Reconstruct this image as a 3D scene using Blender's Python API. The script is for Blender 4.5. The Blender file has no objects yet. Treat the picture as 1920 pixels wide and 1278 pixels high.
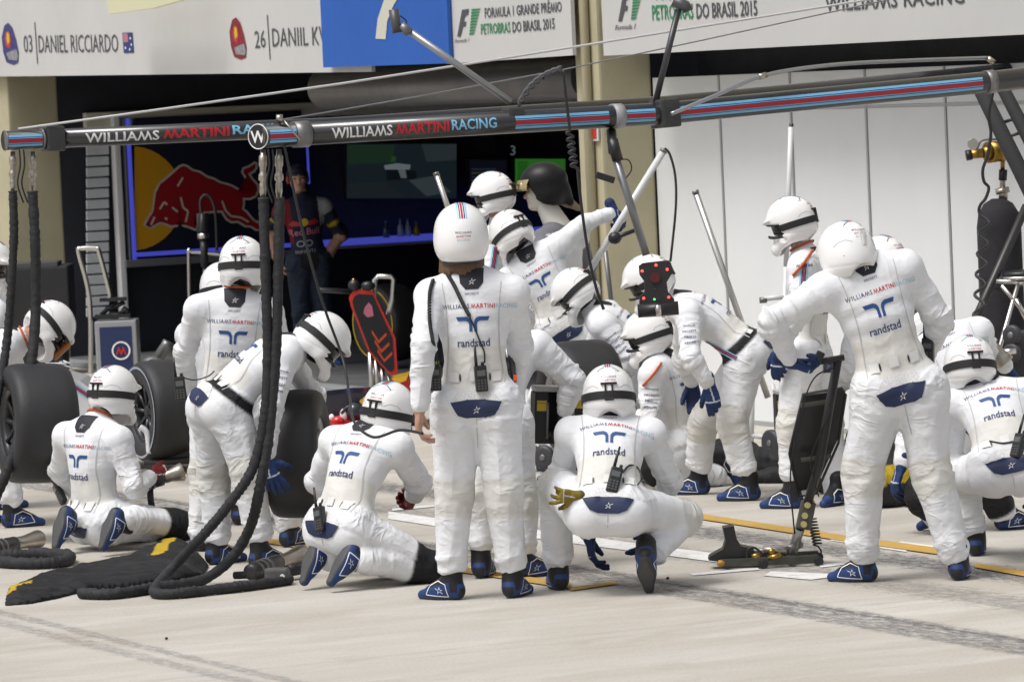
import bpy, bmesh, math, random
import numpy as np
from mathutils import Vector, Matrix
from mathutils.bvhtree import BVHTree
random.seed(5)
SC = bpy.context.scene
COL = SC.collection
RAD = math.radians
# ------------------------------------------------------------------ camera
F_PX, HC, PITCH, ROLL = 8750.0, 2.5, RAD(3.28), RAD(2.58)
CF = Vector((0, math.cos(PITCH), -math.sin(PITCH)))
R0 = Vector((1, 0, 0)); U0 = Vector((0, math.sin(PITCH), math.cos(PITCH)))
RS = R0 * math.cos(ROLL) - U0 * math.sin(ROLL)
US = R0 * math.sin(ROLL) + U0 * math.cos(ROLL)
CAM = Vector((0, 0, HC))
cam_d = bpy.data.cameras.new('camera'); cam = bpy.data.objects.new('camera', cam_d); COL.objects.link(cam)
m3 = Matrix((RS, US, -CF)).transposed()
cam.matrix_world = Matrix.Translation(CAM) @ m3.to_4x4()
cam_d.sensor_width = 36; cam_d.lens = F_PX / 1920 * 36
cam_d.clip_start = 0.5; cam_d.clip_end = 2000
cam_d.dof.use_dof = True; cam_d.dof.focus_distance = 23.0; cam_d.dof.aperture_fstop = 10.0
SC.camera = cam
# ------------------------------------------------------------------ light: flat bright overcast
w = bpy.data.worlds.new('World'); SC.world = w; w.use_nodes = True
nt = w.node_tree; nt.nodes.clear()
sky = nt.nodes.new('ShaderNodeTexSky'); sky.sky_type = 'NISHITA'; sky.sun_disc = False
SUN_EL, SUN_AZ = RAD(62), RAD(235)      # azimuth clockwise from +Y : behind the camera, to its left
sky.sun_elevation = SUN_EL; sky.sun_rotation = SUN_AZ
sky.air_density = 1.0; sky.dust_density = 6.0; sky.ozone_density = 1.0
hs = nt.nodes.new('ShaderNodeHueSaturation'); hs.inputs['Saturation'].default_value = 0.5
bg = nt.nodes.new('ShaderNodeBackground'); bg.inputs['Strength'].default_value = 0.10
wo = nt.nodes.new('ShaderNodeOutputWorld')
nt.links.new(sky.outputs[0], hs.inputs['Color']); nt.links.new(hs.outputs[0], bg.inputs['Color']); nt.links.new(bg.outputs[0], wo.inputs[0])
sd = bpy.data.lights.new('sun', 'SUN'); sd.energy = 1.5; sd.angle = RAD(20); sd.color = (1, .99, .975)
sun = bpy.data.objects.new('sun', sd); COL.objects.link(sun)
sdir = Vector((math.sin(SUN_AZ) * math.cos(SUN_EL), math.cos(SUN_AZ) * math.cos(SUN_EL), math.sin(SUN_EL)))
sun.rotation_euler = (-sdir).to_track_quat('-Z', 'Y').to_euler()
SC.view_settings.view_transform = 'Standard'; SC.view_settings.look = 'None'
SC.view_settings.exposure = 0.40; SC.view_settings.gamma = 1
SC.view_settings.use_curve_mapping = False

# ------------------------------------------------------------------ picture -> place
def ray(px, py):
    return CF * F_PX + RS * (px - 960) + US * (639 - py)
def at(px, py, v):                       # point at ground distance v
    r = ray(px, py); return CAM + r * (v / r.y)
def G(px, py, z=0.0):                    # point on the ground
    r = ray(px, py); return CAM + r * ((z - HC) / r.z)
def on(px, py, p, n):                    # point on a plane
    r = ray(px, py); return CAM + r * ((p - CAM).dot(n) / r.dot(n))
def V(*a): return Vector(a)
_a = ray(-3418, 332); AX = Vector((_a.x, _a.y, 0)).normalized()      # along the pit lane, leftwards and away
PX = Vector((AX.y, -AX.x, 0))                                         # into the garages
FAC = G(1420, 815)                                                     # a point of the garage front
def facade(t, inn=0.0, z=0.0):           # t metres along (positive = left/away), inn metres into the garage
    return FAC + AX * t + PX * inn + V(0, 0, z)

# ------------------------------------------------------------------ materials
MATS = {}
def mat(name, col, rough=.6, metal=0, noise=None, bump=None, emit=None, coat=0, spec=.5, var=None):
    """noise=(scale, dark factor) mottles the colour, bump=(scale, strength)"""
    if name in MATS: return MATS[name]
    m = bpy.data.materials.new(name); m.use_nodes = True
    n = m.node_tree.nodes; l = m.node_tree.links; b = n['Principled BSDF']
    c4 = (*col, 1)
    b.inputs['Base Color'].default_value = c4; b.inputs['Roughness'].default_value = rough
    b.inputs['Metallic'].default_value = metal; b.inputs['Specular IOR Level'].default_value = spec
    b.inputs['Coat Weight'].default_value = coat
    tc = n.new('ShaderNodeTexCoord')
    if noise:
        t = n.new('ShaderNodeTexNoise'); t.inputs['Scale'].default_value = noise[0]; t.inputs['Detail'].default_value = 6
        t.inputs['Roughness'].default_value = .62
        l.new(tc.outputs['Object'], t.inputs['Vector'])
        r = n.new('ShaderNodeMapRange'); r.inputs[1].default_value = .3; r.inputs[2].default_value = .7
        r.inputs[3].default_value = noise[1]; r.inputs[4].default_value = 1.0
        l.new(t.outputs['Fac'], r.inputs[0])
        mx = n.new('ShaderNodeMix'); mx.data_type = 'RGBA'; mx.blend_type = 'MULTIPLY'; mx.inputs[0].default_value = 1
        mx.inputs[6].default_value = c4; l.new(r.outputs[0], mx.inputs[7]); l.new(mx.outputs[2], b.inputs['Base Color'])
        r2 = n.new('ShaderNodeMapRange'); r2.inputs[3].default_value = min(1, rough + .12); r2.inputs[4].default_value = max(.05, rough - .08)
        l.new(t.outputs['Fac'], r2.inputs[0]); l.new(r2.outputs[0], b.inputs['Roughness'])
    if bump:
        t = n.new('ShaderNodeTexNoise'); t.inputs['Scale'].default_value = bump[0]; t.inputs['Detail'].default_value = 5
        l.new(tc.outputs['Object'], t.inputs['Vector'])
        bm_ = n.new('ShaderNodeBump'); bm_.inputs['Strength'].default_value = bump[1]; bm_.inputs['Distance'].default_value = .01
        l.new(t.outputs['Fac'], bm_.inputs['Height']); l.new(bm_.outputs[0], b.inputs['Normal'])
    if emit:
        b.inputs['Emission Color'].default_value = (*emit[0], 1); b.inputs['Emission Strength'].default_value = emit[1]
    MATS[name] = m; return m

def attr_mat(name, rough=.7, bump=None, spec=.4, coat=0):
    """colour read from the mesh's own 'col' attribute"""
    if name in MATS: return MATS[name]
    m = mat(name, (.8, .8, .8), rough, bump=bump, spec=spec, coat=coat)
    n = m.node_tree.nodes; l = m.node_tree.links; b = n['Principled BSDF']
    a = n.new('ShaderNodeAttribute'); a.attribute_name = 'col'
    t = n.new('ShaderNodeTexNoise'); t.inputs['Scale'].default_value = 9; t.inputs['Detail'].default_value = 5
    tc = n.new('ShaderNodeTexCoord'); l.new(tc.outputs['Object'], t.inputs['Vector'])
    r = n.new('ShaderNodeMapRange'); r.inputs[1].default_value = .3; r.inputs[2].default_value = .7; r.inputs[3].default_value = .93
    l.new(t.outputs['Fac'], r.inputs[0])
    mx = n.new('ShaderNodeMix'); mx.data_type = 'RGBA'; mx.blend_type = 'MULTIPLY'; mx.inputs[0].default_value = 1
    l.new(a.outputs['Color'], mx.inputs[6]); l.new(r.outputs[0], mx.inputs[7]); l.new(mx.outputs[2], b.inputs['Base Color'])
    return m

# ------------------------------------------------------------------ objects
def link(name, me, m=None, parent=None, local=False):
    o = bpy.data.objects.new(name, me); COL.objects.link(o)
    if m is not None and me is not None and not me.materials: me.materials.append(m)
    if parent is not None:
        o.parent = parent
        if parent.parent is None and not local: o.matrix_parent_inverse = parent.matrix_basis.inverted()
    return o
def tag(o, label, cat, group=None, kind=None):
    if label: o['label'] = label
    if cat: o['category'] = cat
    if group: o['group'] = group
    if kind: o['kind'] = kind
    return o
def empty(name, loc, label=None, cat=None, group=None, rot=None):
    o = bpy.data.objects.new(name, None); COL.objects.link(o); o.location = loc; o.empty_display_size = .1
    if rot is not None: o.rotation_euler = rot
    if label: tag(o, label, cat, group)
    return o
def frame3(x, y, z, o=(0, 0, 0)):        # matrix with those axes
    m = Matrix((Vector(x), Vector(y), Vector(z))).transposed().to_4x4(); m.translation = Vector(o); return m
def look(d, up=(0, 0, 1)):               # y axis along d
    y = Vector(d).normalized(); u = Vector(up)
    x = y.cross(u)
    if x.length < 1e-4: x = y.cross(Vector((0, 1, 0)))
    x.normalize(); return x, y, x.cross(y)

class MB:
    """collects shapes for one mesh, in world or local coordinates"""
    def __init__(s): s.v = []; s.f = []; s.smooth = []; s.mi = []
    def add(s, vs, fs, smooth=False, mi=0):
        k = len(s.v); s.v += [tuple(q) for q in vs]
        for f in fs: s.f.append([k + i for i in f]); s.smooth.append(smooth); s.mi.append(mi)
        return s
    def box(s, c, size, M=None, mi=0, bev=0):
        x, y, z = [q / 2 for q in size]; c = Vector(c)
        if bev:
            b = min(bev, x * .9, y * .9, z * .9); vs = []; 
            bm = bmesh.new(); bmesh.ops.create_cube(bm, size=1)
            for q in bm.verts: q.co = Vector((q.co.x * size[0], q.co.y * size[1], q.co.z * size[2]))
            bmesh.ops.bevel(bm, geom=bm.edges[:], offset=b, segments=2, affect='EDGES', profile=.6)
            bm.verts.index_update(); vs = [q.co.copy() for q in bm.verts]; fs = [[q.index for q in f.verts] for f in bm.faces]; bm.free()
        else:
            vs = [Vector((i * x, j * y, k * z)) for i in (-1, 1) for j in (-1, 1) for k in (-1, 1)]
            fs = [(0, 1, 3, 2), (4, 6, 7, 5), (0, 4, 5, 1), (2, 3, 7, 6), (0, 2, 6, 4), (1, 5, 7, 3)]
        if M is not None: vs = [M @ q + c for q in vs] if len(M) == 3 else [M @ (q + c) for q in vs]
        else: vs = [q + c for q in vs]
        return s.add(vs, fs, False, mi)
    def tube(s, pts, r, n=10, cap=True, mi=0, ry=None, smooth=True, wob=0):
        """r: number or list; swept along pts"""
        pts = [Vector(p) for p in pts]; k = len(pts)
        rr = r if isinstance(r, (list, tuple)) else [r] * k
        T = []
        for i in range(k):
            t = pts[min(i + 1, k - 1)] - pts[max(i - 1, 0)]
            T.append(t.normalized() if t.length > 1e-9 else Vector((0, 0, 1)))
        u = T[0].orthogonal().normalized(); vs = []
        if abs(T[0].z) < .9: u = Vector((0, 0, 1)).cross(T[0]).normalized()
        for i in range(k):
            u = (u - T[i] * u.dot(T[i]));  u = u.normalized() if u.length > 1e-6 else T[i].orthogonal().normalized()
            b = T[i].cross(u)
            q = rr[i] * (1 + (random.uniform(-wob, wob) if wob else 0))
            for j in range(n):
                a = 2 * math.pi * j / n
                vs.append(pts[i] + u * (q * math.cos(a)) + b * ((ry if ry else q) * math.sin(a)))
        fs = [(i * n + j, i * n + (j + 1) % n, (i + 1) * n + (j + 1) % n, (i + 1) * n + j) for i in range(k - 1) for j in range(n)]
        s.add(vs, fs, smooth, mi)
        if cap:
            s.add(vs[:n], [tuple(range(n - 1, -1, -1))], False, mi); s.add(vs[-n:], [tuple(range(n))], False, mi)
        return s
    def lathe(s, prof, M=None, n=24, mi=0, smooth=True, close=False):
        """prof: (radius, height) list about local z"""
        vs = []
        for r, h in prof:
            for j in range(n):
                a = 2 * math.pi * j / n; q = Vector((r * math.cos(a), r * math.sin(a), h)); vs.append(M @ q if M is not None else q)
        k = len(prof)
        fs = [(i * n + j, i * n + (j + 1) % n, (i + 1) * n + (j + 1) % n, (i + 1) * n + j) for i in range(k - 1) for j in range(n)]
        s.add(vs, fs, smooth, mi)
        if not close:
            s.add(vs[:n], [tuple(range(n - 1, -1, -1))], False, mi); s.add(vs[-n:], [tuple(range(n))], False, mi)
        return s
    def prism(s, poly, d0, d1, M=None, mi=0):
        """poly in local xz, extruded along y from d0 to d1"""
        n = len(poly); vs = [Vector((x, d0, z)) for x, z in poly] + [Vector((x, d1, z)) for x, z in poly]
        if M is not None: vs = [M @ q for q in vs]
        fs = [tuple(range(n)), tuple(range(2 * n - 1, n - 1, -1))] + [(i, i + n, (i + 1) % n + n, (i + 1) % n) for i in range(n)]
        return s.add(vs, fs, False, mi)
    def ball(s, c, r, n=14, M=None, mi=0):
        r3 = r if isinstance(r, (tuple, list)) else (r, r, r); vs = []; k = n // 2
        for i in range(k + 1):
            th = math.pi * i / k
            for j in range(n):
                a = 2 * math.pi * j / n
                q = Vector((r3[0] * math.sin(th) * math.cos(a), r3[1] * math.sin(th) * math.sin(a), r3[2] * math.cos(th)))
                vs.append((M @ q if M is not None else q) + Vector(c))
        fs = [(i * n + j, (i + 1) * n + j, (i + 1) * n + (j + 1) % n, i * n + (j + 1) % n) for i in range(k) for j in range(n)]
        return s.add(vs, fs, True, mi)
    def mesh(s, name='mesh'):
        me = bpy.data.meshes.new(name); me.from_pydata(s.v, [], s.f); me.validate(clean_customdata=False) if False else None
        me.polygons.foreach_set('use_smooth', s.smooth)
        if any(s.mi): me.polygons.foreach_set('material_index', s.mi)
        bm = bmesh.new(); bm.from_mesh(me); bmesh.ops.remove_doubles(bm, verts=bm.verts, dist=1e-6)
        bmesh.ops.recalc_face_normals(bm, faces=bm.faces); bm.to_mesh(me); bm.free(); me.update()
        return me
    def build(s, name, m, parent=None, local=False):
        me = s.mesh(name)
        for q in (m if isinstance(m, (list, tuple)) else [m]): me.materials.append(q)
        return link(name, me, None, parent, local)
def spline(pts, n=8):                     # Catmull-Rom through pts
    P = [Vector(p) for p in pts]; out = []
    for i in range(len(P) - 1):
        a = P[max(i - 1, 0)]; b = P[i]; c = P[i + 1]; d = P[min(i + 2, len(P) - 1)]
        for j in range(n):
            t = j / n
            out.append(.5 * ((2 * b) + (c - a) * t + (2 * a - 5 * b + 4 * c - d) * t * t + (3 * b - a - 3 * c + d) * t ** 3))
    out.append(P[-1]); return out

# ------------------------------------------------------------------ flat print: lettering and emblems as meshes in (x, y)
ADV = {}
def text_mesh(body, size=1, bold=0.0, xs=1.0, shear=0, align='CENTER', spacing=1.0):
    """returns (verts2d, faces), text centred on x, baseline y=0"""
    if 'M' in body and bold > 0:           # set letter by letter, the M drawn with splayed legs
        def adv(c):
            if c not in ADV:
                e = lambda t: (lambda v: max(q[0] for q in v) - min(q[0] for q in v))(text_mesh(t, 1, align='LEFT')[0]); ADV[c] = e('I' + c + 'I') - e('II')
            return ADV[c]
        V_, F_, x = [], [], 0.0; cap = max(q[1] for q in text_mesh('I', 1)[0])
        for ch in body:
            if ch == ' ': x += .3 * spacing; continue
            g, f = text_mesh('W' if ch == 'M' else ch, 1, bold, 1, 0, 'LEFT'); kx = .9 if ch == 'M' else 1
            if ch == 'M': g = [(a * kx, cap - b) for a, b in g]
            k = len(V_); V_ += [((a + x + shear * b) * size * xs, b * size) for a, b in g]; F_ += [tuple(i + k for i in (q[::-1] if ch == 'M' else q)) for q in f]
            x += adv('W' if ch == 'M' else ch) * kx + (spacing - 1) * .5 + .01
        if align == 'CENTER':
            m_ = (min(a for a, b in V_) + max(a for a, b in V_)) / 2; V_ = [(a - m_, b) for a, b in V_]
        return V_, F_
    c = bpy.data.curves.new('t', 'FONT'); c.body = body; c.size = size; c.align_x = align; c.shear = shear
    c.offset = bold * size; c.resolution_u = 2; c.space_character = spacing
    o = bpy.data.objects.new('t', c); COL.objects.link(o)
    dg = bpy.context.evaluated_depsgraph_get(); me = bpy.data.meshes.new_from_object(o.evaluated_get(dg))
    vs = [(q.co.x * xs, q.co.y) for q in me.vertices]; fs = [tuple(p.vertices) for p in me.polygons]
    bpy.data.objects.remove(o); bpy.data.curves.remove(c); bpy.data.meshes.remove(me)
    return vs, fs
class Flat:
    """flat coloured shapes; mi = material index"""
    def __init__(s): s.v = []; s.f = []; s.mi = []
    def add(s, vs, fs, dx=0, dy=0, mi=0):
        k = len(s.v); s.v += [(x + dx, y + dy) for x, y in vs]
        for f in fs: s.f.append([k + i for i in f]); s.mi.append(mi)
        return s
    def poly(s, pts, mi=0, dx=0, dy=0, sc=1): return s.add([(x * sc, y * sc) for x, y in pts], [tuple(range(len(pts)))], dx, dy, mi)
    def rect(s, x0, y0, x1, y1, mi=0): return s.poly([(x0, y0), (x1, y0), (x1, y1), (x0, y1)], mi)
    def text(s, body, size, dx=0, dy=0, mi=0, **k):
        vs, fs = text_mesh(body, size, **k); return s.add(vs, fs, dx, dy, mi)
    def bounds(s):
        a = np.array(s.v); return a.min(0), a.max(0)
    def cut(s, step):
        """subdivide along a grid so the print can follow a curved surface"""
        bm = bmesh.new(); vs = [bm.verts.new((x, y, 0)) for x, y in s.v]
        for f, mi in zip(s.f, s.mi):
            try: q = bm.faces.new([vs[i] for i in f]); q.material_index = mi
            except ValueError: pass
        lo, hi = s.bounds()
        for ax in (0, 1):
            n = Vector((1, 0, 0)) if ax == 0 else Vector((0, 1, 0)); t = math.ceil(lo[ax] / step) * step
            while t < hi[ax]:
                bmesh.ops.bisect_plane(bm, geom=bm.verts[:] + bm.edges[:] + bm.faces[:], plane_co=n * t, plane_no=n, dist=1e-6)
                t += step
        bmesh.ops.triangulate(bm, faces=[f for f in bm.faces if len(f.verts) > 4])
        bm.verts.index_update(); bm.verts.ensure_lookup_table()
        s.v = [(q.co.x, q.co.y) for q in bm.verts]; s.f = [[q.index for q in f.verts] for f in bm.faces]; s.mi = [f.material_index for f in bm.faces]
        bm.free(); return s
    def place(s, name, mats, parent, fn):
        """fn(x, y) -> point in place, or None where the shape has nothing to lie on"""
        P = [fn(x, y) for x, y in s.v]; used = {}; vs = []; fs = []; mi = []
        for f, m in zip(s.f, s.mi):
            if any(P[i] is None for i in f): continue
            for i in f:
                if i not in used: used[i] = len(vs); vs.append(tuple(P[i]))
            fs.append([used[i] for i in f]); mi.append(m)
        if not fs: return None
        me = bpy.data.meshes.new(name); me.from_pydata(vs, [], fs); me.polygons.foreach_set('material_index', mi); me.polygons.foreach_set('use_smooth', [True] * len(fs))
        for q in (mats if isinstance(mats, (list, tuple)) else [mats]): me.materials.append(q)
        return link(name, me, None, parent)
    def flat(s, name, mats, parent, M):   # on a plane given by matrix M (x, y of M span it)
        return s.place(name, mats, parent, lambda x, y: M @ Vector((x, y, 0)))
# colours of cloth and prints
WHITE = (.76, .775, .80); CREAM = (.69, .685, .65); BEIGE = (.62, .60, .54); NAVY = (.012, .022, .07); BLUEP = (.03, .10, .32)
M_SUIT = attr_mat('suit_cloth', .8, bump=(55, .10), spec=.25)
def _suit_extra():
    m = M_SUIT; n = m.node_tree.nodes; l = m.node_tree.links; b = n['Principled BSDF']
    a = n.new('ShaderNodeAttribute'); a.attribute_name = 'fc'; am = n.new('ShaderNodeAttribute'); am.attribute_name = 'fa'
    t = n.new('ShaderNodeTexNoise'); t.inputs['Scale'].default_value = 1.0; t.inputs['Detail'].default_value = 2; t.inputs['Distortion'].default_value = .4
    l.new(a.outputs['Vector'], t.inputs['Vector'])
    def math_(op, x, y):
        q = n.new('ShaderNodeMath'); q.operation = op
        for i, v in enumerate((x, y)):
            if isinstance(v, (int, float)): q.inputs[i].default_value = v
            else: l.new(v, q.inputs[i])
        return q.outputs[0]
    r = math_('ABSOLUTE', math_('SUBTRACT', t.outputs['Fac'], .5), 0)
    r = math_('SUBTRACT', 1.0, math_('MULTIPLY', r, 5.0)); r = math_('MAXIMUM', r, 0); r = math_('POWER', r, 1.5)
    hgt = math_('MULTIPLY', r, am.outputs['Fac'])
    mp = n.new('ShaderNodeMapping'); mp.inputs['Rotation'].default_value = (.2, .35, .30); mp.inputs['Scale'].default_value = (.13, .85, .85); l.new(a.outputs['Vector'], mp.inputs[0])
    t2 = n.new('ShaderNodeTexNoise'); t2.inputs['Scale'].default_value = 1.0; t2.inputs['Detail'].default_value = 1.5; t2.inputs['Distortion'].default_value = .25; l.new(mp.outputs[0], t2.inputs['Vector'])
    r2 = math_('ABSOLUTE', math_('SUBTRACT', t2.outputs['Fac'], .5), 0); r2 = math_('MAXIMUM', math_('SUBTRACT', 1.0, math_('MULTIPLY', r2, 9.0)), 0); r2 = math_('POWER', r2, 1.4)
    mp3 = n.new('ShaderNodeMapping'); mp3.inputs['Rotation'].default_value = (.5, .9, .6); mp3.inputs['Scale'].default_value = (.42, .9, .6); l.new(a.outputs['Vector'], mp3.inputs[0])
    t3 = n.new('ShaderNodeTexNoise'); t3.inputs['Scale'].default_value = 1.0; t3.inputs['Detail'].default_value = 2.5; t3.inputs['Distortion'].default_value = .5; l.new(mp3.outputs[0], t3.inputs['Vector'])
    r3 = math_('ABSOLUTE', math_('SUBTRACT', t3.outputs['Fac'], .5), 0); r3 = math_('MAXIMUM', math_('SUBTRACT', 1.0, math_('MULTIPLY', r3, 10.0)), 0)
    r2 = math_('ADD', r2, math_('MULTIPLY', r3, .5))
    ab = n.new('ShaderNodeAttribute'); ab.attribute_name = 'fb'
    hgt = math_('ADD', hgt, math_('MULTIPLY', math_('MULTIPLY', r2, ab.outputs['Fac']), .75))
    bp = n.new('ShaderNodeBump'); bp.inputs['Strength'].default_value = .85; bp.inputs['Distance'].default_value = .011
    l.new(hgt, bp.inputs['Height']); old = b.inputs['Normal'].links[0].from_node
    l.new(old.outputs[0], bp.inputs['Normal']); l.new(bp.outputs[0], b.inputs['Normal'])
_suit_extra()
M_SKIN = mat('skin', (.50, .29, .21), .55, noise=(40, .85))
M_NAVY = mat('navy_patch', NAVY, .6, bump=(300, .1))
M_COLLAR = mat('collar_black', (.010, .011, .018), .7, bump=(300, .1))
M_BLUE = mat('print_blue', (.02, .075, .24), .6)
M_BLUE2 = mat('print_dark_blue', (.015, .03, .11), .6)
M_RED = mat('print_red', (.45, .012, .03), .6)
M_CYAN = mat('print_light_blue', (.25, .52, .72), .6)
M_PALE = mat('print_pale_blue', (.33, .50, .60), .6)
M_WHITE = mat('print_white', (.8, .8, .8), .6)
M_GREY = mat('mesh_fabric', (.52, .53, .54), .8)
def _mesh_weave():
    m = M_GREY; n = m.node_tree.nodes; l = m.node_tree.links; b = n['Principled BSDF']
    tc = n.new('ShaderNodeTexCoord'); w_ = n.new('ShaderNodeTexVoronoi'); w_.inputs['Scale'].default_value = 330
    l.new(tc.outputs['Object'], w_.inputs['Vector'])
    cr = n.new('ShaderNodeValToRGB'); cr.color_ramp.elements[0].color = (.28, .29, .31, 1); cr.color_ramp.elements[1].color = (.75, .75, .74, 1)
    cr.color_ramp.elements[0].position = .15; cr.color_ramp.elements[1].position = .55
    l.new(w_.outputs['Distance'], cr.inputs[0]); l.new(cr.outputs[0], b.inputs['Base Color'])
_mesh_weave()
M_SEAM = mat('seam_stitching', (.50, .50, .49), .8)
M_BLACKC = mat('black_cloth', (.018, .018, .02), .8, bump=(200, .2))
M_HELM = mat('helmet_white', (.82, .82, .82), .22, coat=.4, noise=(3, .96))
M_BLACK = mat('black_plastic', (.015, .015, .017), .4)
M_STRAP = mat('black_strap', (.012, .012, .014), .7, bump=(250, .2))
M_LENS = mat('dark_lens', (.01, .01, .012), .08)
M_CORD = mat('black_cord', (.015, .015, .016), .5)
M_ORANGE = mat('orange_lanyard', (.5, .10, .02), .7)
M_CHROME = mat('brushed_steel', (.62, .61, .58), .28, 1)
M_HAIR = mat('brown_hair', (.13, .07, .035), .6, bump=(120, .5))

# ================================================================== ground
def nodes_of(m): return m.node_tree.nodes, m.node_tree.links
def ground_material():
    m = mat('pit_lane_concrete', (.47, .45, .405), .85); n, l = nodes_of(m); b = n['Principled BSDF']
    tc = n.new('ShaderNodeTexCoord'); src = tc.outputs['Object']
    def mth(op, x, y=0., z=None, clamp=False):
        q = n.new('ShaderNodeMath'); q.operation = op; q.use_clamp = clamp
        for i, v in enumerate((x, y, z)):
            if v is None: continue
            if isinstance(v, (int, float)): q.inputs[i].default_value = v
            else: l.new(v, q.inputs[i])
        return q.outputs[0]
    def dot(v):
        q = n.new('ShaderNodeVectorMath'); q.operation = 'DOT_PRODUCT'; l.new(src, q.inputs[0]); q.inputs[1].default_value = v; return q.outputs['Value']
    ca, cp = dot(AX), dot(PX)
    def noise(x, y, detail=5, rough=.6, dist=0):
        c = n.new('ShaderNodeCombineXYZ'); l.new(x, c.inputs[0]); l.new(y, c.inputs[1]); t = n.new('ShaderNodeTexNoise')
        t.inputs['Scale'].default_value = 1; t.inputs['Detail'].default_value = detail; t.inputs['Roughness'].default_value = rough; t.inputs['Distortion'].default_value = dist
        l.new(c.outputs[0], t.inputs['Vector']); return t.outputs['Fac']
    def rng(v, a, b_, lo, hi):
        r = n.new('ShaderNodeMapRange'); r.inputs[1].default_value = a; r.inputs[2].default_value = b_; r.inputs[3].default_value = lo; r.inputs[4].default_value = hi
        l.new(v, r.inputs[0]); return r.outputs[0]
    def mul(col, fac):
        q = n.new('ShaderNodeMix'); q.data_type = 'RGBA'; q.blend_type = 'MULTIPLY'; q.inputs[0].default_value = 1
        l.new(col, q.inputs[6]); l.new(fac, q.inputs[7]); return q.outputs[2]
    def mixc(col, c2, fac):
        q = n.new('ShaderNodeMix'); q.data_type = 'RGBA'; l.new(col, q.inputs[6]); q.inputs[7].default_value = (*c2, 1); l.new(fac, q.inputs[0]); return q.outputs[2]
    base = n.new('ShaderNodeRGB'); base.outputs[0].default_value = (.49, .465, .42, 1); c = base.outputs[0]
    # brushed, blotchy concrete: large soft patches drawn out across the lane
    c = mixc(c, (.43, .395, .34), rng(noise(mth('MULTIPLY', ca, 1.1), mth('MULTIPLY', cp, .35), 4, .55, .6), .40, .62, 0, .95))
    c = mixc(c, (.58, .56, .52), rng(noise(mth('MULTIPLY', ca, 2.6), mth('MULTIPLY', cp, .7), 5, .6), .5, .72, 0, .7))
    c = mixc(c, (.40, .37, .31), rng(noise(mth('MULTIPLY', ca, 5), mth('MULTIPLY', cp, 1.8), 6, .7), .52, .75, 0, .6))
    c = mul(c, rng(noise(mth('MULTIPLY', ca, 60), mth('MULTIPLY', cp, 60), 4, .7), .25, .75, .82, 1.08))
    c = mixc(c, (.33, .29, .23), rng(noise(mth('MULTIPLY', ca, 1.9), mth('MULTIPLY', cp, 1.3), 7, .72, 1.0), .54, .74, 0, .55))
    c = mixc(c, (.20, .19, .18), rng(noise(mth('MULTIPLY', ca, 38), mth('MULTIPLY', cp, 38), 2, .5), .70, .76, 0, .5))
    # joints across the lane
    for px, py in ((960, 1205), (1560, 1150), (450, 1257)):
        t0 = G(px, py).dot(AX); c = mixc(c, (.30, .28, .25), mth('MULTIPLY', rng(mth('ABSOLUTE', mth('SUBTRACT', ca, t0)), .004, .012, 1, 0), rng(noise(ca, mth('MULTIPLY', cp, 2)), .4, .6, .1, .6)))
    # tyre rubber laid along the lane
    for (px, py), wd, st in (((1425, 1132), .10, .8), ((1660, 1180), .10, .75), ((1500, 1022), .30, .95), ((1240, 1092), .10, .85), ((165, 1187), .08, .5), ((330, 1247), .10, .45), ((1000, 1050), .10, .55), ((700, 950), .30, .6), ((1700, 1165), .03, .5)):
        q0 = G(px, py); o = q0.dot(PX); u0 = q0.dot(AX)
        wob = mth('MULTIPLY', mth('SUBTRACT', noise(mth('MULTIPLY', ca, .25), mth('MULTIPLY', cp, .0)), .5), .12)
        d = mth('ABSOLUTE', mth('ADD', mth('SUBTRACT', cp, o), wob))
        band = rng(d, wd * .3, wd * 1.9, 1, 0)
        streak = noise(mth('MULTIPLY', ca, 11), mth('MULTIPLY', cp, 24), 10, .9, .4)
        thr = mth('SUBTRACT', .86, mth('MULTIPLY', band, .44))
        k = mth('MULTIPLY', rng(mth('SUBTRACT', streak, thr), -.02, .12, 0, st), rng(band, 0, .15, 0, 1))
        c = mixc(c, (.085, .085, .09), k)
    l.new(c, b.inputs['Base Color'])
    t = n.new('ShaderNodeTexNoise'); t.inputs['Scale'].default_value = 90; t.inputs['Detail'].default_value = 4; l.new(src, t.inputs['Vector'])
    bp = n.new('ShaderNodeBump'); bp.inputs['Strength'].default_value = .25; bp.inputs['Distance'].default_value = .004; l.new(t.outputs['Fac'], bp.inputs['Height']); l.new(bp.outputs[0], b.inputs['Normal'])
    return m
g = MB().add([(-120, -40, 0), (120, -40, 0), (120, 300, 0), (-120, 300, 0)], [(0, 1, 2, 3)]).build('ground', ground_material()); tag(g, None, None, kind='structure')
def worn_paint(name, col):
    m = mat(name, col, .7, noise=(5, .8)); n, l = nodes_of(m); b = n['Principled BSDF']; src = b.inputs['Base Color'].links[0].from_socket
    tc = n.new('ShaderNodeTexCoord'); t = n.new('ShaderNodeTexNoise'); t.inputs['Scale'].default_value = 14; t.inputs['Detail'].default_value = 9; t.inputs['Roughness'].default_value = .8; l.new(tc.outputs['Object'], t.inputs['Vector'])
    r = n.new('ShaderNodeMapRange'); r.inputs[1].default_value = .50; r.inputs[2].default_value = .64; r.inputs[3].default_value = 0; r.inputs[4].default_value = .6; l.new(t.outputs['Fac'], r.inputs[0])
    mx = n.new('ShaderNodeMix'); mx.data_type = 'RGBA'; l.new(src, mx.inputs[6]); mx.inputs[7].default_value = (.36, .33, .28, 1); l.new(r.outputs[0], mx.inputs[0]); l.new(mx.outputs[2], b.inputs['Base Color']); return m
M_LWHITE = worn_paint('white_line_paint', (.76, .76, .75)); M_LYEL = worn_paint('yellow_line_paint', (.55, .33, .05))
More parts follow.
